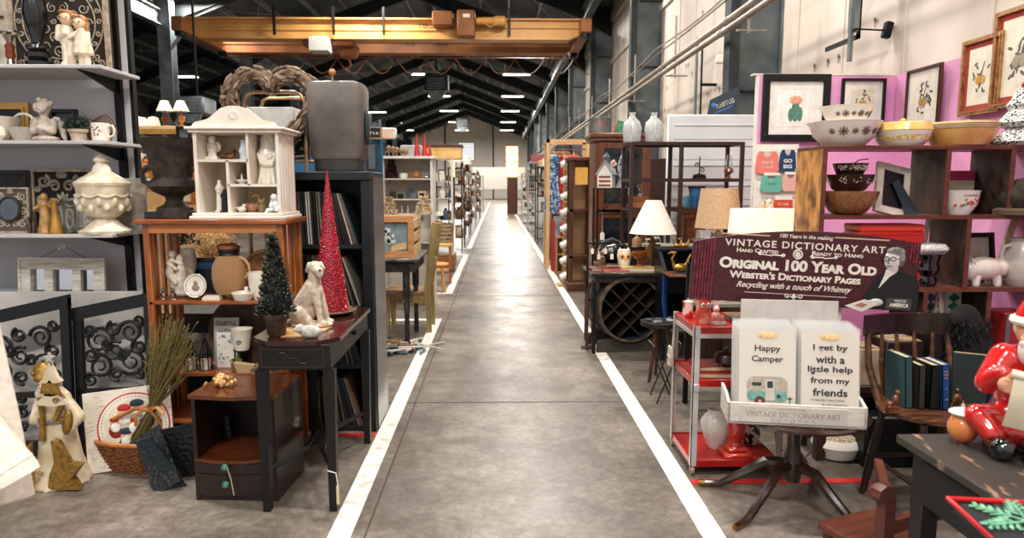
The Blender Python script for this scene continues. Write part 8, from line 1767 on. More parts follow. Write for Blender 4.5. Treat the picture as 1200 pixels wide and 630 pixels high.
# galvanised can etc on top
q = Vector((P(703, 156, 8.1).x, 8.2, h_)); m = M(); m.lathe([(.12, 0), (.12, .19), (.115, .19), (.11, .01), (0, .01)], n=28); m.lathe([(.123, .17), (.125, .18), (.123, .19)], n=28)
t = single(m, 'metal_pail', 'galvanised round pail with faded orange marks on top of the oak cabinet', 'pail', mat('#8f8b86', .4, .6, hex2='#6e6a66', scale=14), q); marks(3, .1, .05, mat('#c9502a', .5), t, 0, .12, -.121)
q = Vector((P(728, 156, 8.2).x, 8.25, h_)); m = M(); m.box(-.07, .07, 0, .02, 0, .17, .003); m.mat(1).box(-.09, -.075, 0, .03, 0, .12); single(m, 'green_plaque', 'tilted green painted plaque between the pail and the glass vases', 'plaque', [mat('#2f8a5c', .6, hex2='#1d5a3c', scale=18), red], q, rot=(R(-12), R(14), 0))
# metal etagere
Y = 6.5; xl, xm, xr_ = P(740, 200, Y).x, P(803, 200, Y - .15).x, P(869, 200, Y).x; h_ = P(803, 166, Y).z
es = wood('#3c2218', '#22120c', .4, 5, WX); depth = .42
t = thing('metal_etagere', 'wide dark brown open etagere with three front posts and high crossbars', 'shelf', (xl, Y, 0)); W_ = xr_ - xl
zr_ = [h_, P(803, 209, Y).z, P(803, 244, Y).z, P(803, 289, Y).z, .35]
for x in (0, xm - xl, W_):
    for y in (0, depth): m = M(); m.box(x - .018, x + .018, y - .018, y + .018, 0, h_, .003); m.build('post', es, t)
for i, z in enumerate(zr_):
    m = M(); m.box(0, W_, -.015, .015, z - .03, z); m.box(0, W_, depth - .015, depth + .015, z - .03, z); m.box(-.015, .015, 0, depth, z - .03, z); m.box(W_ - .015, W_ + .015, 0, depth, z - .03, z); m.build('rail', es, t)
m = M(); m.box(.0, W_, 0, depth, zr_[3] - .02, zr_[3], .003); m.build('white_shelf', mat('#c9c2b6', .4), t)
m = M(); m.box(.0, W_, 0, depth, zr_[4] - .02, zr_[4]); m.build('bottom_shelf', es, t)
m = M(); m.box(0, xm - xl, 0, depth, h_ - .012, h_ - .004); m.box(xm - xl, W_, 0, depth, h_ - .012, h_ - .004); m.build('glass_top', mat('#7a7f80', .1, trans=.6), t)
for px, lab in ((740.5, 'tall clear ribbed glass jug vase, left one on top of the etagere'), (766, 'tall clear ribbed glass jug vase, right one on top of the etagere')):
    q = Vector((P(px, 166, Y + .15).x, Y + .15, h_)); e = K(Y); m = M(); m.lathe([(9*e, 0), (10*e, 2*e), (11*e, 16*e), (9*e, 24*e), (4*e, 29*e), (3.2*e, 32*e), (4.2*e, 35*e), (3*e, 35*e), (2.6*e, 30*e), (8*e, 22*e), (9.6*e, 14*e), (8*e, 2*e), (0, 1.5*e)], n=40, flute=.03, fn=20)
    single(m, 'glass_vase', lab, 'vase', mat('#f2f2ee', .15, trans=.45, hex2='#c9ccca', scale=60, bump=.6), q, group='ribbed glass jugs')
e = K(Y)
def et(px, i, y=.15): return Vector((P(px, 250, Y + y).x, Y + y, zr_[i]))
q = et(748, 2, .2); m = M(); m.box(-.09, .09, -.06, .06, 0, .11, .004); single(m, 'wooden_box', 'light brown wooden box on the etagere behind the white lamp', 'box', wood('#a9683a', '#7a4422'), q)
q = et(749, 2, .2) + Vector((0, 0, .111)); m = M(); m.lathe([(.03, 0), (.03, .03), (.012, .05), (.02, .09), (.03, .1), (0, .12)], n=16); single(m, 'silver_trophy', 'small silver cup figure standing on the light brown wooden box', 'ornament', silver, q)
q = et(816, 2, .05); t = thing('blue_vase', 'blue ceramic vase with a dark rim on the etagere', 'vase', q); m = M(); m.lathe([(7*e, 0), (8*e, 2*e), (9*e, 16*e), (10*e, 24*e), (8*e, 24*e), (0, 4*e)], n=30); m.build('body', mat('#1d5f8a', .25, coat=.6, hex2='#123c5c', scale=14), t); m = M(); m.lathe([(10.3*e, 23*e), (10.5*e, 26*e), (8*e, 26*e)], n=30); m.build('rim', mat('#10202c', .3), t)
q = et(806, 2, .25); m = M(); m.lathe([(5*e, 0), (6*e, 3*e), (6*e, 14*e), (0, 15*e)], n=20); single(m, 'blue_canister', 'pale blue canister behind the blue vase', 'canister', mat('#5f8fae', .4), q)
q = et(849, 1, .1); q.z = zr_[2] + 10*e; t = thing('oil_lamp', 'antique oil lamp with a clear glass chimney on the right bay of the etagere', 'lamp', et(852, 1, .15))
m = M(); m.lathe([(5*e, 0), (2*e, 2*e), (2*e, 5*e), (6*e, 8*e), (5*e, 12*e), (2.5*e, 13*e)], n=20); m.build('font', mat('#7a4f30', .3, coat=.4), t); m = M(); m.lathe([(2.5*e, 13*e), (4.4*e, 18*e), (2.4*e, 28*e), (2.2*e, 28*e), (4*e, 18*e), (2.2*e, 13*e)], n=20, caps=False); m.build('chimney', glass, t)
q = et(849, 2, .2); m = M(); m.lathe([(11*e, 0), (10*e, 4*e), (5*e, 9*e), (2*e, 10*e), (0, 12*e)], n=24); single(m, 'grey_dome', 'dark grey dome lid on the right bay of the etagere', 'lid', mat('#3a4046', .4), q)
q = et(818, 1, .15); t = thing('wire_stand', 'black curled wire plate stand on the right bay of the etagere', 'stand', q); m = M(); m.tube([(0, 0, 0), (0, 0, 26*e)], .006, 5); m.scroll(-3*e, 16*e, 3*e, 0, .006, 1.4); m.scroll(3*e, 10*e, 3.5*e, 0, .006, 1.4, pi, -1); m.tube([(-5*e, 0, 0), (5*e, 0, 0)], .006, 5); m.build('wire', iron, t)
q = et(818, 1, .3); m = M(); m.lathe([(.07, 0), (.06, .04), (.02, .05), (0, .06)], n=18); single(m, 'black_dish', 'low black dish behind the curled wire stand', 'dish', black, q)
for i, (px, h2, r_, mt, lab) in enumerate(((747, 11, 6, mat('#b9936a', .4), 'tan beehive jar on the white shelf of the etagere'), (760, 10, 4.5, glass, 'clear lidded glass jar on the white shelf, left one'), (770, 12, 5.5, glass, 'clear lidded glass jar on the white shelf, right one'))):
    q = et(px, 3, .1); m = M(); m.lathe([(r_*e, 0), (r_*1.1*e, h2*.3*e), (r_*.9*e, h2*.7*e), (r_*.95*e, h2*.75*e), (r_*.4*e, h2*.95*e), (1.2*e, h2*1.1*e), (0, h2*1.2*e)], n=24); single(m, 'lidded_jar', lab, 'jar', mt, q)
for i, px in enumerate((826, 838)): 
    q = et(px, 3, .2); m = M(); m.box(-.06, .06, -.08, .08, 0, .14 + .03*i, .003); single(m, 'white_carton', 'pale carton on the etagere behind the tan lampshade, %s one' % ('left' if i == 0 else 'right'), 'box', mat('#c9c4bb', .6, hex2='#a5a098', scale=20), q)
# brown rear table with things between
t = thing('wood_washstand', 'brown wooden washstand behind the right bay of the etagere', 'cabinet', (P(798, 250, 7.0).x, 7.05 - .05, 0)); zt_ = P(830, 246, 7.0).z
m = M(); m.box(0, .72, 0, .2, zt_ - .03, zt_, .004); m.build('top', oak, t); m = M(); m.box(.03, .69, .02, .2, .1, zt_ - .03); m.build('body', wood('#8a4f28', '#5a2f16', .45, 4, WZ), t)
for x in (.06, .38): m = M(); m.box(x, x + .28, .005, .02, .5, zt_ - .08, .004); d_ = m.build('door', wood('#8a4f28', '#5a2f16', .45, 4, WZ), t); m = M(); m.ell((x + (.24 if x < .2 else .04), 0, .8), .012, 8, 6); m.build('knob', brass, d_)
# lamps
LZ = P(764, 316, 6.05).z
# dark table over the barrel
Y = 5.95; xa, xb = P(693, 318, Y).x, P(784, 318, Y).x; TZ3 = P(740, 320, Y).z
t = thing('black_side_table', 'long dark table standing over the barrel wine rack', 'table', (xa, Y, 0)); w_ = xb - xa
m = M(); m.box(0, w_, 0, .62, TZ3 - .03, TZ3, .004); m.build('top', mat('#221d1b', .3, coat=.3, hex2='#171412'), t); m = M(); m.box(.04, w_ - .04, .04, .58, TZ3 - .09, TZ3 - .03); m.build('apron', mat('#2b1d16', .4), t)
for x in (.02, w_ - .06):
    for y in (.02, .56): m = M(); m.box(x, x + .03, y, y + .03, 0, TZ3 - .09); m.build('leg', iron, t)
# barrel
q = P(737, 359, 6.05); rr = 39.5*K(6.0); t = thing('barrel_rack', 'black half barrel wine rack with crossed dividers lying on a wooden cradle', 'wine rack', (q.x + .01, 6.0, 0), rz=R(7)); zc = .10 + rr
bm2 = mat('#15110f', .4, hex2='#0b0908', scale=9)
m = M(); m.lathe([(rr, 0), (rr*1.05, .14), (rr*1.08, .28), (rr*1.05, .42), (rr, .52), (rr*.95, .52), (rr*.95, .5), (0, .5)], (0, 0, zc), 48, 'y', caps=False); m.lathe([(rr*.93, .0), (rr*.98, .25), (rr*.93, .5)], (0, 0, zc), 48, 'y', caps=False); m.build('staves', mat('#3b3f42', .45, .2, hex2='#17191b', scale=5), t)
m = M(); m.lathe([(rr*.93, -.012), (rr*1.0, -.012), (rr*1.02, 0), (rr*1.03, .03)], (0, 0, zc), 48, 'y', caps=False); m.build('rim', mat('#6b5a48', .4, .2, hex2='#3a3028', scale=12), t)
m = M()
for y_ in (.13, .4): m.lathe([(rr*1.065, y_ - .02), (rr*1.07, y_ + .02)], (0, 0, zc), 48, 'y', caps=False)
m.build('hoop', iron, t)
m = M()
for o_ in (-.36, 0, .36):
    L_ = sqrt(max(0, .92**2 - o_**2))*rr
    for sg in (-1, 1):
        d = Vector((cos(R(45)), 0, sg*sin(R(45)))); n_ = Vector((-d.z, 0, d.x)); c_ = Vector((0, .2, zc)) + n_*(o_*rr); m.bar(c_ - d*L_, c_ + d*L_, .38, .012, up=n_)
m.build('cross_dividers', mat('#33251c', .5, hex2='#1c140f'), t)
for y_ in (.06, .4): m = M(); m.prism([(-rr*1.0, 0), (rr*1.0, 0), (rr*.95, .1), (rr*.4, .14), (0, .09), (-rr*.4, .14), (-rr*.95, .1)], y_ - .03, y_ + .03); m.build('cradle', mat('#3a322c', .6), t)
def tb(px, y): return Vector((P(px, 316, Y + y).x, Y + y, TZ3))
e = K(6.05)
t = table_lamp(764, 316, 6.25, 46, 39, 27.5, 9, 'brass table lamp with a wide white cone shade on the dark table', mat('#a9834e', .3, .7, hex2='#7a5a2e', scale=20), shade_w, z=TZ3, rb=11)
for i, (px, y, w_, h2, c_, lab) in enumerate(((711, .2, .28, .02, '#7a2620', 'thin red book lying at the left of the dark table'), (728, .28, .26, .02, '#c9b38a', 'pale tan book lying under the owl mug'), (747, .15, .3, .035, '#b99a62', 'thick tan book lying in front of the lamp base'), (722, .06, .24, .015, '#8a1f1c', 'flat dark red book at the front of the dark table'))):
    q = tb(px, y); book(Vector((q.x - w_/2, q.y - .02, q.z)), w_, .16, h2, c_, lab, R(random.uniform(-6, 6)))
q = tb(731, .33) + Vector((0, 0, .021)); t = thing('owl_mug', 'white owl mug with orange eyes on the dark table', 'mug', q)
m = M(); m.lathe([(6*e, 0), (7*e, 1*e), (8.6*e, 14*e), (7.6*e, 21*e), (7*e, 21*e), (0, 3*e)], n=26); m.build('body', ceramic, t)
m = M()
for sx in (-1, 1): m.ell((sx*3.4*e, -7*e, 13*e), (3.2*e, 1.6*e, 3.4*e), 12, 8, (0, 0, sx*.4)); m.mat(1).ell((sx*3.3*e, -8.5*e, 13*e), (1.3*e, .7*e, 1.5*e), 8, 6); m.mat(0)
m.build('eyes', [mat('#d99a3a', .4), black], t); m = M(); m.prism([(-1.2*e, 11*e), (1.2*e, 11*e), (0, 7*e)], -9.4*e, -8*e); m.build('beak', mat('#d99a3a', .4), t)
m = M()
for sx in (-1, 1): m.lathe([(2*e, 20*e), (0, 24*e)], (sx*5*e, 0, 0), 8)
m.build('ear_tufts', ceramic, t)
q = tb(748, .2); q.z += .036; m = M(); m.lathe([(6*e, 0), (5*e, 1*e), (1.4*e, 3*e), (1.6*e, 8*e), (5*e, 10*e), (9*e, 14*e), (9.6*e, 18*e), (8.6*e, 18*e), (4*e, 12*e), (0, 11*e)], n=32, flute=.05, fn=12); single(m, 'amber_compote', 'ruffled amber glass compote on the dark table', 'glass', mat('#b9702a', .1, trans=.4, hex2='#8a4a16'), q)
for i, px in enumerate((702, 706)): 
    q = tb(px, .3 + .1*i); t = thing('praying_figurine', 'brown and silver small figure at the left end of the dark table, %s' % ('front' if i == 0 else 'rear one'), 'figurine', q)
    blob([('l', [(0, 0), (4*e, 0), (3*e, 8*e), (3*e, 14*e), (0, 16*e)], (0, 0, 0)), fe(0, 19, 0, 2.5, 3)], .004, 'body', mat('#a9835a', .4, .4, hex2='#5f4a34', scale=30), t, 1)
# drop front desk with swan
Y = 5.7; xa = P(779, 300, Y).x; dz = P(790, 318, Y).z
t = thing('drop_front_desk', 'black slant-front desk with a brown writing surface behind the maroon sign', 'desk', (xa, Y, 0))
m = M(); m.prism([(.02, 0), (.5, 0), (.5, dz + .15), (.24, dz + .15), (.02, dz)], .0, .03, 'x'); m.build('side_panel', mat('#10161e', .3, hex2='#0c1016'), t); m = M(); m.prism([(.02, 0), (.5, 0), (.5, dz + .15), (.24, dz + .15), (.02, dz)], .75, .78, 'x'); m.build('side_panel', black, t)
m = M(); m.box(0, .78, .24, .5, dz + .15, dz + .17); m.box(.03, .75, .48, .5, .3, dz + .15); m.build('body', black, t)
m = M(); m.box(-.02, .78, -.26, .04, dz - .015, dz + .0, .004); m.mat(1).box(.06, .7, -.2, 0, dz, dz + .002); m.build('writing_flap', [wood('#7a4424', '#4a2412', .3), mat('#26302e', .5)], t)
m = M(); m.box(.03, .75, .06, .5, dz - .2, dz - .03, .005); m.build('drawer_case', black, t)
m = M(); m.tube([(.02, -.0, dz - .03), (.0, -.03, dz - .25), (.03, -.02, dz - .5)], [.05, .035, .02], 8, flat=.4); m.build('blue_ribbon', mat('#1a3f7a', .5), t)
price_tag(t, .16, -.265, dz - .02, 1.2, .08)
def gswan(px, y, sc_, lab):
    q = Vector((P(px, 310, Y + y).x, Y + y, dz + .003 if sc_ > .8 else dz + .17)); e_ = K(5.5)*sc_; t = thing('brass_swan', lab, 'figurine', q, group='brass swans')
    blob([('e', (2*e_, 0, 6*e_), (12*e_, 6*e_, 6*e_)), ('c', (-8*e_, 0, 8*e_), (-11*e_, 0, 18*e_), 2.6*e_, 1.8*e_), ('c', (-11*e_, 0, 18*e_), (-7*e_, 0, 26*e_), 1.8*e_, 1.6*e_), ('c', (-7*e_, 0, 26*e_), (-12*e_, 0, 27*e_), 2.2*e_, 1.6*e_), ('c', (-12*e_, 0, 27*e_), (-17*e_, 0, 25*e_), 1.2*e_, .7*e_), ('c', (8*e_, 0, 8*e_), (14*e_, 0, 24*e_), 3.4*e_, 1.4*e_)], .004*sc_, 'body', mat('#c99a52', .25, .8, hex2='#8a6428', scale=20), t, 1)
gswan(797, -.06, .9, 'brass swan on the writing flap of the slant-front desk'); gswan(793, .35, .45, 'tiny brass swan on top of the slant-front desk, left one'); gswan(801, .35, .45, 'tiny brass swan on top of the slant-front desk, right one')
# lamps right of it
table_lamp(841, 283, 5.3, 18, 46, 27, 21, 'lamp with a burlap drum shade and cream ball base behind the maroon sign', mat('#d8c4a8', .4), mat('#c9a682', .8, hex2='#b08c68', scale=90), rb=8)
q = P(841, 262, 5.3); zl = P(841, 283, 5.3).z
t = thing('brown_cupboard', 'brown cupboard with stacked tins carrying the burlap lamp', 'cupboard', (P(825, 300, 5.25).x, 5.2, 0)); m = M(); m.box(0, .62, 0, .45, zl - .03, zl, .004); m.build('top', darkwood, t); m = M(); m.box(.02, .6, .03, .44, .05, zl - .03); m.build('body', darkwood, t)
for x in (.04, .32): m = M(); m.box(x, x + .26, .015, .03, .1, zl - .08, .003); d_ = m.build('door', darkwood, t); m = M(); m.ell((x + .13, .005, zl*.6), .012, 8, 6); m.build('knob', brass, d_)
q = P(894, 283, 4.75); e = K(4.75); t = thing('drum_lamp', 'lit cream rectangular drum shade lamp left of the bookcase', 'lamp', (q.x, 4.75, P(894, 300, 4.75).z))
dz0 = 26*e
m = M(); m.lathe([(10*e, 0), (11*e, 2*e), (3*e, 5*e), (5*e, 14*e), (3*e, 24*e), (1.2*e, 26*e), (1.2*e, 60*e), (2*e, 62*e), (0, 66*e)], n=20); m.build('base', brass, t)
shm = mat('#f6e6c4', .8, hex2='#efdcb4', scale=3, emit=.55)
m = M(); loft(m, [rrect(38*e, 20*e, dz0, p=.25), rrect(36*e, 18*e, dz0 + 30*e, p=.25)]); m.build('lamp_shade', shm, t)
m = M(); m.ell((2*e, -10*e, 64*e), (3*e, 3*e, 4*e), 10, 8); m.build('glass_finial', mat('#f2e2c8', .2, trans=.5), t)
zz2 = P(894, 300, 4.75).z; m = M(); m.box(P(868, 300, 4.7).x, P(925, 300, 4.7).x, 4.65, 5.0, zz2 - .03, zz2); m.box(P(868, 300, 4.7).x, P(868, 300, 4.7).x + .04, 4.65, 5.0, 0, zz2 - .03); m.box(P(925, 300, 4.7).x - .04, P(925, 300, 4.7).x, 4.65, 5.0, 0, zz2 - .03); single(m, 'lamp_stand', 'narrow dark stand under the lit cream drum lamp', 'stand', darkwood, (0, 0, 0))
# glassware on a small shelf below the sign
t = thing('glass_shelf_unit', 'low grey shelf crowded with glassware behind the red cart', 'shelf', (1.28, 4.3, 0)); 
for z in (.3, .74): m = M(); m.box(0, .6, 0, .28, z - .02, z); m.build('shelf', mat('#7a746c', .5), t)
for x in (0, .57):
    for y in (0, .25): m = M(); m.box(x, x + .03, y, y + .03, 0, .98); m.build('post', iron, t)
random.seed(77)
for i in range(7):
    q = (1.33 + i*.08, 4.42 + (i % 2)*.06, .741); m = M(); h2 = random.uniform(.1, .2); m.lathe([(.025, 0), (.03, h2*.5), (.012, h2*.8), (.014, h2)], n=14)
    single(m, 'glass_bottle_small', 'small clear or green bottle on the low grey shelf behind the red cart', 'bottle', [mat('#cfd8d2', .1, trans=.7), mat('#5fa08a', .15, trans=.5), mat('#d8d4cc', .3)][i % 3], q, group='bottles on the low grey shelf')
# small mosaic table and folding stand
q = FL(768, 432); t = thing('mosaic_table', 'small round table scattered with cards, on splayed wooden legs', 'table', (P(772, 400, 5.2).x, 5.15, 0)); tzm = P(772, 376, 5.15).z; e = K(5.15)
m = M(); m.lathe([(22*e, tzm - .035), (24*e, tzm - .03), (24*e, tzm), (0, tzm)], n=36); m.build('top', mat('#1d1512', .4), t)
for a in (R(220), R(320), R(90)): m = M(); m.tube([(.05*cos(a), .05*sin(a), tzm - .03), (.13*cos(a), .13*sin(a), 0)], [.022, .012], 8); m.build('leg', walnut, t)
random.seed(14)
for i in range(12):
    a = random.uniform(0, 6.28); r_ = .11*sqrt(random.random()); q = (t.location.x + r_*cos(a), 5.15 + r_*sin(a), tzm + .0005 + i*.0011); m = M(); m.box(-.025, .025, -.018, .018, 0, .001); single(m, 'trading_card', 'small card scattered on the round splay-legged table', 'card', mat(random.choice(['#5f7a8a', '#b9a88a', '#3a4a5a', '#c9c4ba', '#7a8a7a', '#a9764a']), .5), q, rz=random.uniform(0, 3), group='cards scattered on the small round table')
t = thing('folding_stand', 'thin crossed wire folding stand between the small table and the red cart', 'stand', (P(775, 440, 4.6).x, 4.55, 0))
for y in (0, .2):
    m = M(); m.tube([(-.04, y, 0), (.12, y, .42)], .006, 6); m.tube([(.1, y, 0), (-.06, y, .4)], .006, 6); m.build('crossed_legs', mat('#3a3430', .4, .5), t)
m = M(); m.tube([(-.06, 0, .4), (-.06, .2, .4)], .006, 6); m.tube([(.12, 0, .42), (.12, .2, .42)], .006, 6); m.build('bar', mat('#3a3430', .4, .5), t)
# black wire etagere with birdhouse
Y = 7.0; xa, xb = P(700, 260, Y).x, P(738, 260, Y).x; zt_ = P(720, 220, Y).z
t = thing('wire_etagere', 'black wire etagere with crossed braces in front of the oak cabinet', 'shelf', (xa, Y, 0)); w_ = xb - xa
for x in (0, w_):
    for y in (0, .3): m = M(); m.tube([(x, y, 0), (x, y, zt_)], .01, 6); m.build('post', iron, t)
for z in (zt_, P(720, 250, Y).z, P(720, 283, Y).z, .5): m = M(); m.box(0, w_, 0, .3, z - .012, z); m.build('shelf', iron, t)
m = M(); m.tube([(0, 0, P(720, 250, Y).z), (w_, 0, zt_)], .006, 5); m.tube([(0, 0, P(720, 283, Y).z), (w_, 0, P(720, 250, Y).z)], .006, 5); m.build('brace', iron, t)
price_tag(t, w_, -.015, zt_ + .18, 2.4, .16); price_tag(t, .05, -.015, zt_ - .25, 2.0, .2)
e = K(Y); q = Vector((P(711, 220, Y + .1).x, Y + .14, zt_)); t = thing('birdhouse', 'white and grey wooden birdhouse with red stripes on the black wire etagere', 'birdhouse', q, rz=R(-25))
m = M(); m.box(-9*e, 9*e, -7*e, 7*e, 0, 17*e); m.prism([(-9*e, 17*e), (9*e, 17*e), (0, 29*e)], -7*e, 7*e); m.build('house', mat('#e0d9cc', .6), t)
m = M(); m.bar((-11*e, 0, 15*e), (0, 0, 31*e), 17*e, 1.6*e, up=(-1, 0, .6)); m.bar((11*e, 0, 15*e), (0, 0, 31*e), 17*e, 1.6*e, up=(1, 0, .6)); m.build('roof', mat('#8b9196', .6), t)
m = M()
for i in range(3): m.box(-7*e, 7*e, -7.6*e, -7*e, (2 + 5*i)*e, (4 + 5*i)*e)
m.build('red_stripes', mat('#8a3a30', .6), t); m = M(); m.box(-3.5*e, 3.5*e, -3*e, 3*e, 29*e, 36*e); m.lathe([(5*e, 36*e), (0, 42*e)], n=4); m.build('cupola', mat('#4a565e', .5), t)
q = Vector((P(729, 220, Y + .1).x, Y + .15, zt_)); m = M(); m.lathe([(7*e, 0), (5*e, 4*e), (3*e, 12*e), (5*e, 24*e), (3*e, 34*e), (0, 40*e)], n=14); single(m, 'dark_statuette', 'dark grey tall ornament beside the birdhouse', 'ornament', mat('#3a4248', .6, hex2='#a9aeb0', scale=20, lo=.5, hi=.6), q)
q = Vector((P(722, 212, Y + .1).x, Y + .26, zt_)); m = M(); 
for i in range(9): m.ell((random.gauss(0, 3)*e, random.gauss(0, 1)*e, (30 + random.gauss(0, 5))*e), (2.6*e, 2*e, 2.6*e), 8, 6)
m.tube([(0, 0, 0), (0, 0, 34*e)], .006, 5); single(m, 'red_flowers', 'small red and white artificial flowers behind the birdhouse', 'flowers', mat('#b8433a', .7, hex2='#e0d2c6', scale=40), q)
q = Vector((P(722, 300, 6.6).x, 6.72, 0)); zb_ = P(720, 308, 6.7).z; t = thing('black_bag', 'shiny black leather bag with a curved strap below the black wire etagere', 'bag', (P(718, 300, 6.7).x, 6.75, zb_)); e = K(6.7)
blob([fe(0, 11, 0, 19, 12, 11), fe(4, 16, 0, 12, 8, 9)], .008, 'body', mat('#0a0a0b', .25, coat=.4), t, 2); m = M(); m.tube([(-17*e, 0, 12*e), (-12*e, 0, 24*e), (0, 0, 29*e), (10*e, 0, 24*e), (14*e, 0, 14*e)], .008, 6); m.build('strap', mat('#5a5a58', .4), t)
t = thing('dark_stool', 'dark stool under the shiny black bag', 'stool', (P(718, 300, 6.7).x, 6.75, 0)); m = M(); m.box(-.17, .17, -.12, .12, zb_ - .03, zb_, .005); m.build('seat', darkwood, t)
for x in (-.13, .13):
    for y in (-.09, .09): m = M(); m.box(x - .015, x + .015, y - .015, y + .015, 0, zb_ - .03); m.build('leg', darkwood, t)
# cluttered small stands at the line: canes and hooks
t = thing('cane_stand', 'dark wooden stand hung with small hooks and tags beside the dark table', 'stand', (P(688, 340, 6.2).x, 6.2, 0)); zc_ = P(688, 284, 6.2).z
m = M(); m.box(-.01, .01, -.01, .01, 0, zc_); m.box(-.05, .05, -.05, .05, 0, .01); m.build('post', iron, t); m = M(); m.box(-.02, .26, -.006, .006, zc_ - .015, zc_); m.box(-.02, .1, -.006, .006, zc_*.45, zc_*.45 + .012); m.build('arm', iron, t)
for i in range(4): price_tag(t, .04 + i*.06, -.02, zc_ - .03, 1.3, .02 + .05*(i % 2))
for i, px in enumerate((684, 692, 699)):
    q = Vector((P(px, 380, 6.35 - .0).x, 6.1 + .12*i, 0)); h2 = .62 + .08*i; m = M(); m.tube([(0, 0, 0), (0, 0, h2*.85), (.02, 0, h2), (.06, 0, h2), (.07, 0, h2 - .05)], .012, 7)
    single(m, 'walking_cane', 'dark walking cane propped at the left of the barrel rack, %s' % ['leftmost', 'middle one', 'rightmost'][i], 'cane', walnut, q, group='walking canes')
# wooden glass column case
Y = 9.6; xa, xb = P(667, 250, Y).x, P(694, 250, Y).x; h_ = P(680, 184, Y).z; w_ = xb - xa; cm_ = wood('#5a3420', '#3a1e10', .4, 5, WZ)
t = thing('column_case', 'tall narrow wooden glass-sided display column with a yellow note', 'cabinet', (xa, Y, 0))
m = M(); m.box(-.04, w_ + .04, -.04, .36, h_ - .05, h_, .01); m.build('top', cm_, t); m = M(); m.box(-.03, w_ + .03, -.03, .35, 0, .12, .01); m.build('base', cm_, t)
for x in (0, w_ - .06):
    for y in (0, .28): m = M(); m.box(x, x + .06, y, y + .04, .12, h_ - .05); m.build('post', cm_, t)
m = M(); m.box(.06, w_ - .06, .3, .32, .12, h_ - .05); m.build('back_panel', mat('#a9835f', .6, hex2='#8d6a48', scale=3), t)
for z in (h_*.25, h_*.6): m = M(); m.box(.0, w_, 0, .3, z, z + .03); m.build('shelf', cm_, t)
m = M(); m.box(.08, w_ - .07, -.004, 0, h_ - .38, h_ - .14); m.build('yellow_note', mat('#d9a24a', .6), t)
# mug post
t = thing('mug_post', 'pale wooden post with a column of white mugs beside the wooden display column', 'rack', (P(661, 300, 10.1).x, 10.1, 0)); h_ = P(661, 182, 10.1).z
m = M(); m.box(-.02, .07, 0, .05, 0, h_); m.box(-.1, .14, -.1, .14, 0, .03); m.build('post', wood('#c9a070', '#a57c4c', .5, 4, WZ), t)
for i in range(8):
    z = h_ - .12 - i*.235; m = M(); m.tube([(0, 0, z + .03), (0, -.05, z + .04)], .008, 5); m.build('hook', iron, t)
    o = thing('white_mug', 'white mug hanging on the pale wooden mug post, %s from the top' % ['first', 'second', 'third', 'fourth', 'fifth', 'sixth', 'seventh', 'eighth'][i], 'mug', (P(661, 300, 10.1).x - .01, 10.0, z), group='white mugs on the post', rot=(0, R(70), R(15)))
    m = M(); m.lathe([(.045, -.06), (.055, .05), (.05, .05), (.04, -.05), (0, -.05)], n=20); m.build('cup', ceramic, o); m = M(); m.tube([(.05, 0, .03), (.085, 0, .02), (.085, 0, -.02), (.048, 0, -.035)], .008, 6); m.build('handle', ceramic, o)
# clothes rack
Y = 12.2; xa, xb = P(640, 250, Y).x, P(690, 250, Y).x; h_ = P(655, 163, Y).z; lw = wood('#d8b07c', '#b88c58', .5, 4, WZ)
t = thing('clothes_rack', 'pale wooden frame rack with hanging dresses', 'rack', (xa, Y, 0)); w_ = xb - xa
for x in (0, w_ - .06):
    for y in (0, .55): m = M(); m.box(x, x + .06, y, y + .06, 0, h_); m.build('post', lw, t)
m = M(); m.box(0, w_, 0, .06, h_ - .06, h_); m.box(0, w_, .55, .61, h_ - .06, h_); m.box(0, .06, 0, .6, h_ - .06, h_); m.build('top_frame', lw, t); m = M(); m.tube([(0, .3, h_ - .16), (w_, .3, h_ - .16)], .015, 8); m.build('rail', silver, t)
def dress(px, c_, c2, lab, ln, nm='dress'):
    q = Vector((P(px, 200, Y + .3).x, Y + .3, h_ - .16)); t = thing(nm, lab, 'clothing', q)
    m = M(); m.lathe([(.16, -ln), (.155, -ln*.8), (.1, -ln*.45), (.11, -.28), (.13, -.14), (.05, -.09)], n=28, sy=1.5, flute=.1, fn=8); m.build('fabric', mat(c_, .8, hex2=c2, scale=26, lo=.45, hi=.5), t)
    m = M(); m.tube([(0, -.16, -.12), (0, 0, -.05), (0, .16, -.12)], .008, 5); m.tube([(0, 0, -.05), (0, 0, .02)], .005, 5); m.build('hanger', lw, t)
dress(649, '#1d4a7a', '#a9bfd0', 'blue dress with a white pattern hanging on the pale wooden rack', 1.15); dress(660, '#b3201f', '#8a1416', 'plain red dress hanging on the pale wooden rack', 1.2); dress(672, '#c9302a', '#8d1a18', 'short red blouse hanging at the right of the rack', .6, 'blouse')
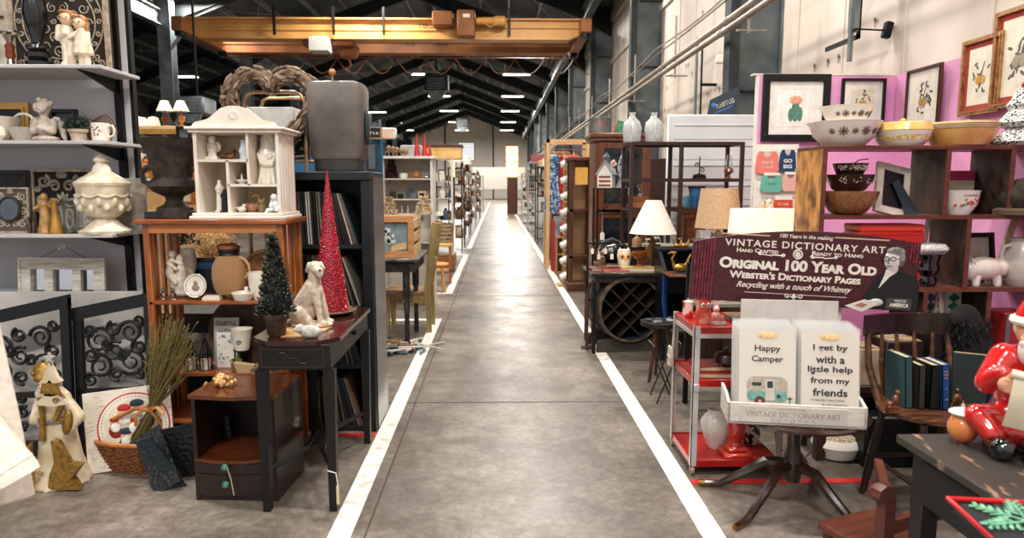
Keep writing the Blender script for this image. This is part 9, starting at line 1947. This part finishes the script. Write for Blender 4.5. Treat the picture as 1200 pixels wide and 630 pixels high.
# pale crates & red toys in front of rack
for i, (x, y, h2, c_, lab) in enumerate(((1.0, 11.6, .62, '#b98a5c', 'plain pine crate stood on end nearest the right aisle line'), (1.18, 10.7, .75, '#caa273', 'taller pale pine cabinet between the mug post and the aisle line'))):
    t = thing('pine_crate', lab, 'crate', (x, y, 0)); 
    for xx in (0, .28): m = M(); m.box(xx, xx + .02, 0, .3, 0, h2); m.build('side_panel', wood(c_, '#8d6238', .5, 4, WZ), t)
    for z in (0, h2*.5, h2 - .02): m = M(); m.box(.02, .28, 0, .3, z, z + .02); m.build('shelf', wood(c_, '#8d6238', .5, 4, WX), t)
    m = M(); m.box(.02, .28, .28, .3, 0, h2); m.build('back_panel', wood(c_, '#8d6238', .5, 4, WZ), t)
for i in range(3):
    q = (1.14 + .06*(i % 2), 11.68 + .1*i, .62); m = M(); m.lathe([(.05, 0), (.07, .08), (.05, .2), (.03, .26), (0, .3)], n=14); single(m, 'red_toy', 'red plush shape on top of the plain pine crate', 'toy', mat('#b01f24', .8, hex2='#8a1418'), q, group='red plush shapes on the pine crate')
q = (P(650, 275, 11.8).x - .12, 11.9, .0); m = M(); m.box(-.02, .02, -.16, .16, 0, .9, .005); single(m, 'red_cushion', 'tall red fabric bolt standing at the aisle side of the pine crate', 'fabric', mat('#a51d22', .8), (.97, 12.0, 0))
# further along: cabinets, racks
t = thing('grey_cabinet', 'small light grey cabinet at the right aisle line', 'cabinet', (1.02, 14.6, 0)); m = M(); m.box(0, .5, 0, .6, .04, .95, .006); m.build('body', mat('#9aa1a5', .5), t); m = M(); m.box(-.012, 0, .04, .56, .1, .9); d_ = m.build('door', mat('#a9b0b4', .5), t); m = M(); m.ell((-.03, .1, .5), .018, 8, 6); m.build('knob', iron, d_)
m = M(); m.box(0, .5, 0, .6, 0, .04); m.build('plinth', iron, t)
m = M(); m.box(-.015, .015, -.2, .2, 0, 1.1, .01); single(m, 'picture_panel', 'brown framed panel leaning beside the light grey cabinet', 'panel', walnut, (1.05, 13.9, 0), rot=(0, R(4), 0))
specs2 = [(17.4, 1.0, 1.9, 195, 'the nearest black wire rack on the right', iron, 'black wire'), (22.5, 1.0, 2.4, 190, 'the tall pale cabinet rack on the right', mat('#c9c4bb', .5), 'tall pale'), (28, 1.0, 2.4, 203, 'the low white rack on the right', mat('#d0cbc2', .5), 'low white'), (35.5, 1.0, 3.0, 207, 'the dark far rack on the right', darkwood, 'dark wooden'), (44, 1.0, 2.6, 210, 'the farthest rack on the right', mat('#9a948c', .5), 'grey')]
for i, (Y, x0, x1, pyt, wh, mt, nm) in enumerate(specs2):
    h_ = P(620, pyt, Y).z; zs_ = [h_*f for f in (.2, .42, .62, .82)]
    shelfbox('open_rack', '%s open rack with assorted wares on the right of the aisle' % nm, x0, x1, Y, Y + 1.0, h_, zs_, mt, open_sides=True)
    if i < 4: fill_rack(wh, x0 + .05, x1 - .05, Y + .05, Y + .95, zs_ + [h_], 3, h_*.17, 140 + i, rows=2)
m = M(); m.box(0, 1.1, 0, .03, 0, 1.35, .01); single(m, 'white_divider', 'pale booth divider behind the black wire rack on the right', 'divider', mat('#cfcac2', .6), (1.05, 19.5, 0))
m = M(); m.box(0, .5, 0, .02, 0, .3, .005); single(m, 'maroon_box_lid', 'tilted maroon box on top of the tall pale rack', 'box', mat('#7a1c26', .5), (1.1, 22.6, P(620, 190, 22.5).z), rot=(R(-30), 0, 0))
m = M(); m.box(0, .7, 0, .5, 0, .35, .02); single(m, 'tan_hamper', 'tan wicker hamper on top of the tall pale rack', 'hamper', wicker, (1.7, 22.7, P(620, 190, 22.5).z))
# big wooden rack filling the space between the oak cabinet and the clothes rack, and behind
m = M(); m.box(0, .9, 0, .4, 0, 1.9, .01); single(m, 'dark_wardrobe', 'plain dark wardrobe behind the wooden display column', 'wardrobe', darkwood, (1.75, 10.4, 0))
m = M(); m.box(0, .9, 0, .04, 0, 2.0, .01); single(m, 'tan_divider', 'tan booth divider behind the clothes rack', 'divider', mat('#b59a78', .6), (1.9, 13.4, 0))
# floor clutter behind right booth
m = M(); m.box(0, .5, 0, .6, .0, .7, .01); single(m, 'steamer_chest', 'dark chest behind the slant-front desk', 'chest', blackwood, (2.0, 6.25, 0))
